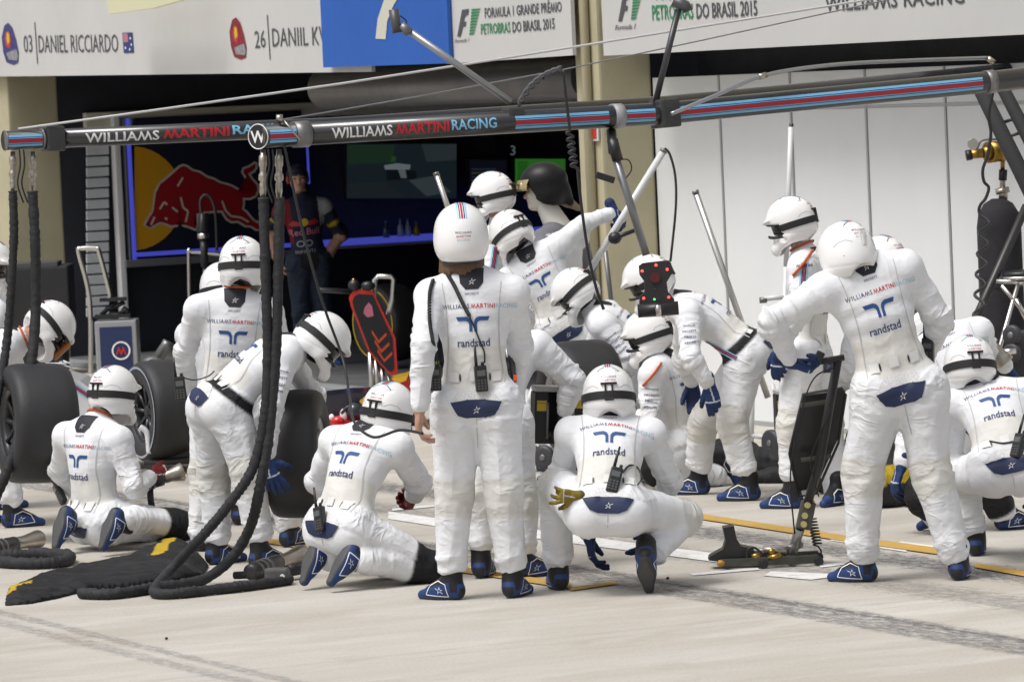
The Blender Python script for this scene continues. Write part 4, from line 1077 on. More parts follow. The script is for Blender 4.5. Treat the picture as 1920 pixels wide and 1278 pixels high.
    if prints: back_print(D, full=prints)
    if lanyard:
        ux, uy, uz = look(up, (0, 1, 0)); c0 = N + up * .058
        pts = [c0 + (Rs * math.cos(a) + (Rs.cross(up)).normalized() * math.sin(a)) * .069 for a in [2 * math.pi * i / 20 for i in range(21)]]
        MB().tube(pts, .008, 6, cap=False).build('lanyard', mat('lanyard_%s' % lanyard, {'orange': (.45, .09, .02), 'blue': (.03, .09, .25)}[lanyard], .7), root)
    return D
BOOT_C = [v.co.copy() for v in BOOT[0].vertices][::7]

def back_hit(D, x, y, off=.003):
    """y metres down the spine from the collar, x metres to the wearer's right -> point on the cloth"""
    L = LEN['spine'] * D['S']; t = 1 - y / L
    tq = min(max(t, 0), 1); R, bk, tg = D['sframe'](tq); c = D['spine'](tq) + tg * ((t - tq) * L)
    h = D['bv'].ray_cast(c + R * x + bk * .6, -bk)
    if h[0] is None: return None
    n = h[1]
    if n.dot(bk) < .15: return None
    return h[0] + n * off
def emblem(f, sz, mi=0, dx=0, dy=0):
    for s in (-1, 1):
        f.poly([(s * x, y) for x, y in ((.035, -.05), (.155, -.05), (.155, .20), (.19, .28), (.28, .32), (.60, .32), (.67, .46), (.24, .46), (.11, .40), (.045, .29))], mi, dx, dy, sz)
    return f
def back_print(D, full=True):
    r = D['root']; fn = lambda x, y, o=.003: back_hit(D, x, -y, o)
    f = Flat().poly([(-.060, .034), (-.055, -.034), (-.030, -.060), (.030, -.060), (.055, -.034), (.060, .034)]).cut(.016)
    c = f.place('collar_patch', M_COLLAR, r, fn)
    if c: star_flat(.024).cut(.02).place('logo', M_WHITE, c, lambda x, y: fn(x, y - .030, .0055))
    f = Flat()
    for sx in (-1, 1):
        pts = [(sx * (.140 - .02 * math.sin(i / 12 * 3.1)), -.03 - .41 * i / 12) for i in range(13)]
        f = Flat()
        for a, b in zip(pts, pts[1:]): f.poly([(a[0] - .0022, a[1]), (a[0] + .0022, a[1]), (b[0] + .0022, b[1]), (b[0] - .0022, b[1])])
        f.cut(.05).place('seam', M_SEAM, r, lambda x, y: fn(x, y, .0022))
    f = Flat().rect(-.002, -.73, .002, -.575); f.cut(.03).place('seam', M_SEAM, r, lambda x, y: fn(x, y, .0022))
    for x0, y0 in ((-.120, -.432), (.076, -.432), (-.024, -.425)): Flat().rect(x0, y0, x0 + .044, y0 + .04).cut(.02).place('tab', mat('tab_white', (.72, .72, .71), .7), r, lambda x, y: fn(x, y, .006))
    for sx in (-1, 1): Flat().poly([(sx * .070 + .004 * math.cos(a), -.412 + .016 * math.sin(a)) for a in [i * math.pi / 5 for i in range(10)]]).place('slit', M_BLACK, r, lambda x, y: fn(x, y, .003))
    Flat().text('HACKETT', .015, 0, -.082, bold=.005).cut(.03).place('maker_lettering', M_BLUE2, r, fn)
    f = Flat(); x = -.143
    for t_, mi, b_ in (('WILLIAMS', 0, .006), ('MARTINI', 1, .018), ('RACING', 2, .004)):
        vs, fs = text_mesh(t_, .0255, bold=b_, align='LEFT', spacing=1.12); lo_ = min(v[0] for v in vs); wd = max(v[0] for v in vs) - lo_; f.add(vs, fs, x - lo_, -.135, mi); x += wd + .005
    f.cut(.02).place('team_lettering', [M_BLUE2, M_RED, M_PALE], r, fn)
    if full is True or full == 'all':
        f = Flat(); emblem(f, .118, 0, 0, -.222); f.cut(.02).place('emblem', M_BLUE, r, fn)
        Flat().text('randstad', .047, 0, -.288, bold=.010, xs=.95).cut(.02).place('sponsor_lettering', M_BLUE2, r, fn)
    f = Flat().poly([(-.118, -.500), (-.085, -.466), (-.045, -.452), (.045, -.452), (.085, -.466), (.118, -.500), (.118, -.512), (-.118, -.512)]).cut(.02)
    f.place('mesh_panel', M_GREY, r, fn)
    f = Flat().poly([(-.122, -.504), (-.05, -.496), (.05, -.496), (.122, -.504), (.088, -.556), (.05, -.570), (-.05, -.570), (-.088, -.556)]).cut(.011)
    c = f.place('lumbar_patch', M_NAVY, r, lambda x, y: fn(x, y, .006))
    if c: star_flat(.028).cut(.02).place('logo', M_WHITE, c, lambda x, y: fn(x, y - .535, .009))

def cam_hit(D, p, off=.003):
    """point of the suit met from the lane side, level with p"""
    h = D['bv'].ray_cast(Vector((p.x, p.y - .5, p.z)), Vector((0, 1, 0)))
    return h[0] + h[1] * off if h[0] is not None else None
def sleeve_print(D, nm, f0=.25):
    """four small sponsor lines on an upper sleeve"""
    a, b = D['J'][nm + 's'], D['J'][nm + 'e']; d = (b - a).normalized(); sd = Vector((d.z, 0, -d.x)); sd = sd if sd.x > 0 else -sd
    up = -d if d.z < 0 else d
    f = Flat()
    for i, (t_, sz) in enumerate((('Genworth', .019), ('HACKETT', .020), ('PIRELLI', .024), ('KEMPPI', .022))): f.text(t_, sz, 0, -.038 * i, bold=.008)
    f.cut(.015).place('sleeve_lettering', M_BLUE2, D['root'], lambda x, y: cam_hit(D, a + d * .075 + sd * x - up * (-y)))
def stripe_print(D, p0, p1, wd=.042, name='side_stripes'):
    """five colour bands laid over the suit between two places on it"""
    f = Flat(); L = (p1 - p0).length; x = -wd / 2
    for k, mi in ((.15, 0), (.08, None), (.13, 1), (.04, None), (.2, 2), (.04, None), (.13, 1), (.08, None), (.15, 0)):
        if mi is not None: f.rect(x, 0, x + k * wd, L, mi)
        x += k * wd
    d = (p1 - p0).normalized(); sd = Vector((d.z, 0, -d.x)).normalized()
    f.cut(.02).place(name, [M_CYAN, M_BLUE2, M_RED], D['root'], lambda x, y: cam_hit(D, p0 + d * y + sd * x))
def make_head(balaclava=False):
    B = Blob()
    B.ell((0, -.012, .02), (.076, .096, .10), k=.02).ell((0, .022, -.055), (.058, .068, .068), k=.04).ell((0, .070, -.088), (.028, .024, .022), k=.03)
    B.cone((0, .083, .012), (0, .108, -.022), .010, .015, k=.015).ell((0, .078, .028), (.052, .018, .012), k=.015)
    B.ell((0, .084, -.050), (.026, .014, .012), k=.012)
    for sx in (-1, 1): B.ell((sx * .034, .072, -.012), (.026, .022, .020), k=.02).ell((sx * .079, -.012, -.015), (.010, .020, .032), k=.008)
    vs, q = B.mesh(.0055); vs = smooth_v(vs, q, 1, .4); x, y, z = vs.T
    col = np.tile(np.array([.50, .29, .21]), (len(vs), 1))
    for sx in (-1, 1): col[np.linalg.norm((vs - np.array([sx * .033, .088, .008])) / np.array([.015, .02, .006]), axis=1) < 1] = (.05, .035, .03)
    col[(y > .07) & (np.abs(z - .032) < .006) & (np.abs(np.abs(x) - .034) < .02)] = (.06, .04, .03)
    col[(y > .08) & (np.abs(z + .050) < .008) & (np.abs(x) < .022)] = (.36, .15, .13)
    if balaclava: col[(z < -.034) | (y < .060) | (np.abs(x) > .05) | (z > .055)] = (.66, .63, .53)
    me = np_mesh('head', vs, q, col); me.materials.append(M_SKINA); return me
# ================================================================== the crew
PE = {}
PE['main'] = person('tall crew member standing with back turned in a round white helmet, brown hair below it', (895, 1122), 1.04, pelvis=(893, 757), neck=(884, 520, 0.0), yaw=0, head=(864, 441, .0), hface=(-5, 0, 0), helmet='round',
  la=((794, 650, '-'), (787, 765, '+')), ra=((974, 650, '+'), (966, 735, '+')), ll=((852, 930, 0.02), (845, 1090, 0.0)), rl=((945, 930, -.02), (962, 1085, .02)),
  lf=(-60, 0), rf=(25, 0), lh=('bare', V(-.1, .3, -1)), rh=('relax', None), h=.0105)
PE['crouch'] = person('crew member squatting on his toes with back turned, a radio clipped to his lower back', (1130, 1105), pelvis=(1140, 955, -.30), neck=(1145, 797, '+'), yaw=0, head=(1141, 741, .0), hface=(0, 8, 0), hunch=.05,
  la=((1052, 905, '+'), (1103, 1005, '+')), ra=((1256, 905, '+'), (1222, 990, '+')), ll=((1043, 912, '+'), (1047, 1083, 0.0)), rl=((1280, 970, '+'), (1212, 1052, '-')),
  lf=(-12, 0), rf=(5, 52), lh=('relax', V(.1, .2, -1)), h=.0105)
PE['kneelc'] = person('crew member sitting on his heels beside the standing man, soles of both blue boots showing', (700, 1098), pelvis=(640, 990), neck=(697, 812, '+'), yaw=32, hyaw=45, head=(729, 770, .05), hface=(30, 6, 8), hunch=.045,
  la=((596, 905, '+'), (640, 960, '+')), ra=((786, 905, '+'), (775, 930, '+')), ll=((735, 1045, '+'), (606, 1040, -.30)), rl=((800, 1065, .12), (668, 1046, -.20)),
  lf=('k', -18), rf=('k', -22), rh=('red', None), cuff=.05, knees=True, lanyard='orange', h=.0105)
PE['kneell'] = person('crew member kneeling low with a wheel gun in his red glove', (230, 1028), pelvis=(180, 975), neck=(178, 795, '+'), yaw=38, hyaw=55, head=(213, 735, .05), hface=(35, 5, 0), hunch=.04,
  la=((112, 880, '+'), (150, 940, '+')), ra=((252, 915, -.05), (283, 893, .18)), ll=((262, 985, .25), (132, 972, -.45)), rl=((335, 985, .05), (226, 972, -.28)),
  lf=('k', -14), rf=('k', -16), rh=('red', V(.7, .5, .1)), cuff=.05, knees=True, lanyard='orange')
PE['bend'] = person('crew member bending over a slick tyre with a black belt and a radio on it', (460, 1062), pelvis=(412, 762), neck=(552, 652, .05), yaw=78, hyaw=60, head=(606, 638, .0), hface=(70, 42, 0), hunch=.05,
  la=((590, 745, .2), (588, 850, .1)), ra=((508, 772, -.12), (500, 858, -.05)), ll=((402, 890, .12), (408, 1040, .0)), rl=((465, 890, -.02), (490, 1035, .0)),
  lf=(50, 0), rf=(60, 0), rh=('open', V(.32, .1, -1), V(-.2, -1, 0)), lh=('open', V(0, 0, -1), V(.3, 1, 0)), belt=True, lanyard='orange')
PE['standl'] = person('crew member standing upright with back turned behind the bent one at the hoses', (452, 1030), pelvis=(430, 755), neck=(440, 556, 0.0), yaw=-4, head=(455, 494, .0), hface=(5, 3, 0),
  la=((345, 665, '+'), (352, 735, '+')), ra=((532, 660, '+'), (528, 740, '+')), ll=((385, 890, .05), (378, 1030, 0.)), rl=((525, 885, .05), (545, 1010, .0)), lf=(-20, 0), rf=(40, 0), lanyard='orange')
PE['hid'] = person('crew member hidden behind the upright one at the hoses, only part of his helmet showing', (425, 985), pelvis=(420, 770), neck=(415, 602, 0.0), yaw=5, head=(416, 540, .0), hface=(-20, 5, 0),
  la=((360, 690, '+'), (370, 750, '+')), ra=((480, 690, '+'), (480, 750, '+')), ll=((400, 850, .05), (395, 965, 0.)), rl=((445, 850, .05), (450, 965, .0)), lf=(-10, 0), rf=(10, 0), h=.014, prints=False)
PE['tyrel'] = person('crew member bending at the picture edge over a tyre, orange ribbed visor under his helmet', (35, 985), pelvis=(-75, 735), neck=(28, 640, .05), yaw=80, head=(96, 612, .0), hface=(62, 52, 0), hunch=.05,
  la=((40, 720, .2), (60, 790, .05)), ra=((-25, 715, -.15), (8, 742, -.1)), ll=((-40, 850, .1), (-50, 960, .0)), rl=((5, 850, .0), (25, 962, .0)), lf=(60, 0), rf=(75, 0), rh=('open', V(.35, 0, -1), V(-.2, -1, .1)), lanyard='orange')
PE['edge'] = person('crew member cut off by the picture edge beside the hanging hoses, only a helmet showing', (-20, 955), pelvis=(-25, 740), neck=(-28, 560, 0.), yaw=60, head=(-22, 492, .0), hface=(100, 12, 0),
  la=((-80, 640, '+'), (-80, 720, '+')), ra=((30 - 60, 640, '-'), (-40, 720, '-')), ll=((-40, 850, .05), (-45, 940, 0.)), rl=((0, 850, .05), (0, 940, .0)), lf=(40, 0), rf=(60, 0), h=.014, prints=False)
PE['reach'] = person('crew member leaning over with one arm stretched out to a white pole', (1060, 885), pelvis=(1068, 612), neck=(992, 478, .05), yaw=8, head=(957, 438, .0), hface=(-35, 28, -8), hunch=.03,
  la=((965, 570, '+'), (1010, 615, '+')), ra=((1096, 418, '+'), (1148, 398, .05)), ll=((1040, 740, .05), (1035, 860, 0.)), rl=((1105, 740, .05), (1110, 860, .0)), lf=(-30, 0), rf=(20, 0), rh=('grip', V(.45, -.05, -.9), V(.6, -.7, .3)))
PE['lookl'] = person('crew member upright behind the round helmet, goggled helmet turned sideways', (935, 855), pelvis=(945, 605), neck=(940, 428, 0.), yaw=-60, head=(922, 364, .0), hface=(-72, 6, 0),
  la=((915, 520, '-'), (905, 590, '-')), ra=((985, 520, '+'), (975, 590, '+')), ll=((930, 730, .05), (928, 835, 0.)), rl=((955, 730, .05), (958, 835, .0)), lf=(-60, 0), rf=(-60, 0), h=.013)
PE['wheelr'] = person('crew member stooping over a slick tyre with sponsor lettering down his sleeve', (1110, 900), pelvis=(1222, 690, .1), neck=(1118, 590, .0), yaw=-72, head=(1076, 548, .0), hface=(-68, 38, 0), hunch=.05,
  la=((1180, 672, -.08), (1150, 755, .05)), ra=((1100, 680, .2), (1060, 730, .1)), ll=((1120, 780, '-'), (1062, 868, .1)), rl=((1200, 800, .1), (1200, 890, .1)), lf=(-85, 0), rf=(-70, 0), lh=('open', V(-.5, 0, -.8)))
PE['behind'] = person('crew member crouched behind the tall standing one, only an arm and lower legs showing', (945, 1085), pelvis=(930, 800, .1), neck=(952, 655, '+'), yaw=45, head=(935, 600, .0), hface=(60, 20, 0), hunch=.04,
  la=((890, 760, '+'), (900, 830, '+')), ra=((1074, 712, .05), (1058, 778, .03)), ll=((900, 930, -.05), (903, 1052, .0)), rl=((975, 930, .0), (985, 1058, .0)), lf=(15, 0), rf=(60, 0), rh=('flame', V(-.1, 0, -1)), armr=1.12)
PE['kneelr'] = person('crew member down on one knee behind the squatting one, helmet turned sideways', (1290, 915), pelvis=(1280, 835, .05), neck=(1238, 672, '+'), yaw=-62, head=(1213, 628, .0), hface=(-74, 12, 0), hunch=.035,
  la=((1218, 780, -.05), (1180, 800, .15)), ra=((1210, 760, .25), (1180, 790, .2)), ll=((1230, 880, .0), (1355, 893, .1)), rl=((1215, 830, '+'), (1225, 905, .1)), lf=('k', -15), rf=(-80, 0), lanyard='orange', cuff=.05, knees=True)
PE['belt'] = person('crew member bent forward with gloved hands on his knees and a black belt', (1360, 935), pelvis=(1405, 662), neck=(1268, 572, .0), yaw=-82, hyaw=-75, head=(1214, 525, .0), hface=(-80, 22, 0), hunch=.045,
  la=((1296, 672, '-'), (1330, 722, .02)), ra=((1280, 680, .2), (1298, 718, .1)), ll=((1372, 795, -.05), (1402, 905, -.02)), rl=((1318, 790, .15), (1308, 895, .12)), lf=(-78, 0), rf=(-72, 0), lh=('relax', V(.12, 0, -1)), rh=('relax', V(.0, 0, -1)), belt=True)
PE['standr'] = person('crew member standing upright by the white panels with an orange lanyard and chest stripes', (1510, 948), .97, pelvis=(1512, 668), neck=(1512, 478, 0.), yaw=-72, head=(1482, 416, .0), hface=(-76, 10, 0),
  la=((1500, 590, '-'), (1462, 655, .1)), ra=((1490, 590, '+'), (1480, 655, .1)), ll=((1484, 800, -.02), (1482, 920, .0)), rl=((1552, 800, .05), (1570, 950, -.15)), lf=(-70, 0), rf=(-150, 0), lh=('relax', V(-.1, 0, -1)), lanyard='orange')
PE['jack'] = person('crew member leaning on the tall jack handle, back turned, radio at his hip', (1710, 1090), 1.05, pelvis=(1686, 732), neck=(1612, 496, '+'), yaw=-10, hyaw=-2, head=(1585, 476, .0), hface=(-32, 14, 0), helmet='plain', hunch=.035,
  la=((1446, 600, -.02), (1482, 676, .14)), ra=((1764, 600, '+'), (1738, 665, .15)), ll=((1618, 890, .05), (1618, 1068, .05)), rl=((1748, 890, .0), (1798, 1068, .0)), lf=(-65, 0), rf=(15, 0), lh=('grip', V(.75, .2, -.35)), h=.0105, girth=1.07)
PE['hidr'] = person('crew member hidden behind the jack man, only helmet top and lime gloves showing', (1650, 930), pelvis=(1660, 740), neck=(1658, 552, 0.), yaw=-40, head=(1653, 490, .0), hface=(-50, 5, 0),
  la=((1588, 690, -.05), (1520, 742, .0)), ra=((1600, 700, .15), (1514, 770, .1)), lh=('hiviz', V(-.9, 0, -.25)), rh=('hiviz', V(-.9, 0, -.1)), ll=((1640, 830, .05), (1632, 910, 0.)), rl=((1690, 830, .05), (1692, 910, .0)), lf=(-50, 0), rf=(-30, 0), h=.014, prints=False)
PE['reachr'] = person('crew member bent right over behind the jack man, one sleeve reaching for a wheel gun', (1770, 1000), pelvis=(1835, 790, .1), neck=(1765, 628, '+'), yaw=-8, head=(1720, 612, .1), hface=(-30, 50, 0), hunch=.06,
  la=((1702, 790, -.05), (1690, 872, -.08)), ra=((1842, 640, .1), (1888, 690, .1)), ll=((1728, 930, -.1), (1775, 985, .2)), rl=((1860, 920, -.1), (1890, 985, .05)), lf=(-80, 15), rf=(80, 0), lh=('relax', V(-.4, 0, -1)), knees=True)
PE['squatr'] = person('crew member squatting at the picture edge under a coiled black cable', (1855, 1045), pelvis=(1893, 880, -.28), neck=(1852, 732, '+'), yaw=4, head=(1817, 684, .0), hface=(-8, 10, 0), hunch=.05,
  la=((1782, 860, '+'), (1800, 930, '+')), ra=((1965, 850, '+'), (1950, 930, '+')), ll=((1800, 890, '+'), (1830, 1018, .0)), rl=((1985, 900, '+'), (1960, 1020, .0)), lf=(8, 0), rf=(20, 0))
# ---- the two who do not wear the white suit
GREY = (.16, .16, .18)
def fire_suit(vs, tags, col, J, t, lx, lb):
    m = (tags == 'torso') & (t > .25); col[m] = (.62, .63, .64); col[(tags == 'torso') & (t > .93)] = GREY
PE['fire'] = person('marshal in a black helmet with a raised gold visor, grey and white overalls', (1060, 850), pelvis=(1060, 600), neck=(1046, 425, 0.), yaw=-55, head=(1014, 354, -.0), hface=(-78, 4, 0), helmet=None,
  la=((1015, 500, '-'), (1000, 560, '-')), ra=((1100, 500, '+'), (1110, 560, '+')), ll=((1045, 720, .05), (1042, 830, 0.)), rl=((1085, 720, .05), (1088, 830, .0)), lf=(-50, 0), rf=(-50, 0), h=.013, prints=False, suitcol=GREY, extra=fire_suit, grp='people at the garage')
NAVYS = (.014, .016, .035)
def team_shirt(vs, tags, col, J, t, lx, lb):
    leg = np.isin(tags, ['lth', 'rth', 'lsh', 'rsh']); col[leg] = (.018, .026, .045); col[(tags == 'torso') & (t < .12)] = (.012, .012, .014)
    col[(tags == 'torso') & (t > .35) & (lx > .12)] = (.16, .012, .015); col[(tags == 'torso') & (t > .6) & (lx < -.13)] = (.32, .32, .34)
    for nm in 'lr':
        e = np.array(J[nm + 'e']); s_ = np.array(J[nm + 's']); d = (e - s_); al = ((vs - s_) @ d) / (d @ d); ua = tags == nm + 'ua'; col[ua & (np.abs(al - .55) < .06)] = (.35, .25, .01); col[tags == nm + 'fa'] = (.40, .23, .16)
PE['watch'] = person('man in dark team shirt and cap standing hand on hip in the garage', (592, 688), .98, pelvis=(580, 492), neck=(566, 376, 0.), yaw=172, head=(558, 335, -.02), hface=(172, 2, 0), helmet=None, prints=False,
  la=((640, 440, .05), (612, 484, '-')), ra=((512, 430, .05), (520, 488, '-')), ll=((605, 585, 0.), (622, 668, .1)), rl=((566, 585, 0.), (568, 668, .05)), lf=(150, 0), rf=(190, 0), lh=('bare', V(-.7, 0, -.6)), rh=('bare', V(.3, 0, -.7)), h=.013, suitcol=NAVYS, extra=team_shirt, grp='people at the garage')
print('\n'.join(REPORT))
# ================================================================== equipment
M_CARBON = mat('carbon_tube', (.022, .022, .024), .28, coat=.5, noise=(90, .6))
M_GREYM = mat('grey_metal', (.22, .22, .22), .4, .6, noise=(12, .8)); M_BRASS = mat('brass', (.42, .26, .06), .3, .9, noise=(10, .7))
M_HOSE = mat('hose_sleeve', (.022, .022, .025), .75, noise=(18, .6), bump=(45, .6)); M_RUB = mat('tyre_rubber', (.022, .022, .024), .55, noise=(6, .75), bump=(70, .15))
M_WPAINT = mat('white_enamel', (.66, .67, .68), .35, noise=(5, .92)); M_YLAB = mat('yellow_label', (.55, .40, .02), .5)
M_NICKEL = mat('nickel', (.50, .46, .40), .3, .9, noise=(15, .7)); M_LIME = mat('lime_tape', (.50, .62, .03), .6)
def dep(px, py): return G(px, py).y
def along(p0, d, px):
    """depth where the line p0 + t d crosses picture column px (level line)"""
    X = (px - 960) / F_PX; t = (X * p0.y - p0.x) / (d.x - X * d.y); return p0.y + d.y * t
class Boom:
    def __init__(s, label, pts, v0, r):
        p0 = at(*pts[0], v0); s.P = [at(x, y, along(p0, PX, x)) for x, y in pts]; s.r = r
        s.root = empty('gantry_boom', s.P[0], label, 'boom', 'booms of the pit gantry')
        MB().tube(s.P, r, 28).build('tube', M_CARBON, s.root)
        s.px = [x for x, y in pts]
    def c(s, px):
        for i in range(len(s.P) - 1):
            if px <= s.px[i + 1] or i == len(s.P) - 2:
                a, b = s.P[i], s.P[i + 1]; f = (px - s.px[i]) / (s.px[i + 1] - s.px[i]); p = a.lerp(b, f); d = (b - a).normalized()
                tow = (CAM - p); tow = (tow - d * tow.dot(d)).normalized(); return p, d, tow, d.cross(tow) * (1 if d.cross(tow).z > 0 else -1)
    def wrap(s, px, y, off=.0015):
        p, d, tow, up = s.c(max(px - 13, s.px[0]) if px > s.px[0] + 80 else px); r = s.r + off; a = y / s.r; return p + (tow * math.cos(a) + up * math.sin(a)) * r
    def stripes(s, x0, x1, y0=-.038, y1=.030):
        f = Flat(); n = 30
        for k0, k1, mi in ((0, .20, 0), (.26, .32, 0), (.34, .66, 1), (.68, .74, 0), (.80, 1, 0), (.32, .34, 2), (.66, .68, 2), (.20, .26, 2), (.74, .80, 2)):
            for i in range(n):
                a, b = x0 + (x1 - x0) * i / n, x0 + (x1 - x0) * (i + 1) / n; ya, yb = y0 + (y1 - y0) * k0, y0 + (y1 - y0) * k1
                f.poly([(a, ya), (b, ya), (b, yb), (a, yb)], mi)
        f.place('stripes', [mat('stripe_light_blue', (.16, .42, .66), .35), mat('stripe_red', (.36, .012, .025), .35), mat('stripe_navy', (.01, .018, .07), .35)], s.root, lambda x, y: s.wrap(x, y))
    def text(s, t, x0, x1, m, y0=-.022, h=.05, bold=.02):
        f = Flat().text(t, 1, bold=bold, align='LEFT'); lo, hi = f.bounds(); ref, _ = text_mesh('H', 1); hh = max(q[1] for q in ref)
        f.cut(.12); f.place('lettering', m, s.root, lambda x, y: s.wrap(x0 + (x - lo[0]) / (hi[0] - lo[0]) * (x1 - x0), y0 + y / hh * h, .002))
    def collar(s, x0, x1, m, k=1.12, name='collar'):
        a, b = s.c(x0)[0], s.c(x1)[0]; MB().tube([a, b], s.r * k, 24).build(name, m, s.root)
    def hang(s, px, dx=0, dz=-.06): return s.c(px)[0] + V(dx, 0, dz)
LB = mat('lettering_light_blue', (.22, .52, .76), .4); LR = mat('lettering_red', (.50, .012, .02), .4); LW = mat('lettering_white', (.74, .74, .74), .4)
BA = Boom('far carbon gantry boom reaching furthest towards the pillar, its end above the hanging hose pair', [(8, 264), (620, 238), (1245, 197), (1862, 138), (2050, 118), (2300, 92)], 26.2, .054)
BA.text('WILLIAMS', 163, 300, LW, y0=-.030); BA.text('MARTINI', 307, 432, LR, y0=-.024, bold=.03); BA.text('RACING', 438, 560, LB, y0=-.018)
BA.stripes(10, 72); BA.collar(74, 78, M_GREYM); BA.collar(8, 10, M_GREYM, 1.06)
BB = Boom('near carbon gantry boom with a round letter badge on its end and stripes along it', [(488, 256), (1245, 213), (1862, 153), (2050, 133), (2300, 106)], 23.4, .058)
BB.text('WILLIAMS', 622, 733, LW, y0=-.030); BB.text('MARTINI', 738, 838, LR, y0=-.026, bold=.03); BB.text('RACING', 843, 927, LB, y0=-.022)
BB.stripes(498, 546); BB.stripes(963, 1142); BB.stripes(1163, 1232); BB.stripes(1268, 1845)
BB.collar(547, 574, M_GREYM, 1.14); BB.collar(1143, 1162, mat('collar_grey', (.30, .30, .31), .45), 1.12); BB.collar(1846, 1862, M_GREYM, 1.1)
p, d, tow, up = BB.c(489); tow2 = (tow * .45 - d * .85).normalized(); rt = up.cross(tow2).normalized() * -1
Mw = frame3(tow2.cross(up).normalized() * -1 if False else up.cross(tow2).normalized(), up, tow2, p - d * .012)
MB().lathe([(.062, -.012), (.064, 0), (.060, .004)], Mw, 28).build('badge', M_BLACK, BB.root)
Flat().text('W', .085, 0, -.03, bold=.02).flat('badge_lettering', LW, BB.root, Mw @ Matrix.Translation((0, 0, .0055)))
mb = MB(); ring = [Mw @ V(.062 * math.cos(a), .062 * math.sin(a), .004) for a in [2 * math.pi * i / 32 for i in range(33)]]; mb.tube(ring, .003, 6, cap=False); mb.build('badge_rim', LW, BB.root)
# clamps on the booms
for bm_, px, sz in ((BA, 96, (.11, .13, .14)), (BB, 1247, (.11, .15, .15)), (BB, 955, (.09, .1, .05))):
    p, d, tow, up = bm_.c(px); x_, y_, z_ = d, d.cross(up), up; mb = MB(); mb.box((0, 0, 0), sz, bev=.012); mb.box((sz[0] * .4, -sz[1] * .55, 0), (.03, .04, .05), bev=.006)
    o = mb.build('clamp', mat('clamp_dark', (.05, .05, .052), .45, noise=(20, .6)), bm_.root); o.matrix_basis = frame3(x_, y_, z_, p + (up * .05 if px == 955 else V(0, 0, 0)))
# swivel couplings under each boom end, then the sleeved hoses
def coupling(bm_, px, py0, py1, lean=0):
    v = bm_.c(max(px, bm_.px[0] + 2))[0].y; a = at(px, py0, v); b = at(px + lean, py1, v); L = (b - a).length; z_ = (b - a).normalized(); x_, _, y_ = look(z_)
    M = frame3(x_, y_, z_, a)
    MB().lathe([(.013, 0), (.015, L * .12), (.021, L * .14), (.021, L * .34), (.016, L * .36), (.016, L * .48), (.023, L * .52), (.023, L * .62), (.013, L * .66), (.018, L * .70), (.018, L * .88), (.015, L * .9), (.015, L)], M, 14).build('coupling', M_NICKEL, bm_.root)
    return b
def hose(label, pts, r=.029, root=None, grp='sleeved hoses'):
    """pts: (px, py, depth) hanging or (px, py) lying on the ground"""
    P = [at(*q) if len(q) == 3 else G(q[0], q[1], r * 1.02) for q in pts]; P = spline(P, 22); out = []
    for i, q in enumerate(P): out.append(r * (1 + .06 * math.sin(i * 2.3) + random.uniform(-.09, .09)))
    for q, rr in zip(P, out): q.z = max(q.z, rr * 1.02)
    o = MB().tube(P, out, 14).build('air_hose', M_HOSE); tag(o, label, 'hose', grp); return o
v = BA.P[0].y
coupling(BA, 24, 284, 360); coupling(BA, 61, 284, 360)
hose('black sleeved hose hanging outermost from the far boom end', [(24, 358, v), (26, 440, v), (21, 540, v), (13, 640, v), (-4, 740, v - .1), (-30, 860, v - .2)], .025)
hose('black sleeved hose curving away under the far boom end, the inner of two', [(61, 358, v), (66, 460, v), (67, 580, v), (58, 690, v - .1), (40, 800, v - .2), (14, 880, v - .3), (-20, 960, v - .3)], .029)
v = BB.P[0].y
coupling(BB, 493, 280, 372); coupling(BB, 523, 280, 372)
hose('black sleeved hose dropping from the near boom and folding back along the ground', [(494, 370, v), (498, 520, v), (502, 660, v), (497, 770, v), (476, 872, v), (430, 944, v), (378, 1006, v), (318, 1070, v + .05), (288, 1108), (318, 1113), (400, 1105), (470, 1097), (545, 1086)], .026)
hose('black sleeved hose dropping from the near boom and trailing flat towards the cover', [(524, 370, v), (522, 500, v), (518, 640, v), (506, 800, v), (489, 905, v), (470, 985, v + .1), (432, 1048, v + .1), (372, 1090), (290, 1102), (210, 1113), (150, 1112)], .027)
hose('black hose loop lying flat on the concrete near the wheel gun', [(-30, 1042), (20, 1040), (90, 1037), (130, 1042), (120, 1052), (70, 1056), (10, 1054), (-30, 1048)], .03)
for px in (36, 44, 503, 511):
    b_ = BA if px < 100 else BB; q = b_.c(max(px, b_.px[0] + 2))[0].y
    MB().tube(spline([at(px, 280, q - .05), at(px + 2, 310, q - .05), at(px - 3, 345, q - .05), at(px + 8, 380, q - .04)], 6), .005, 6).build('signal_lead', M_CORD, b_.root)
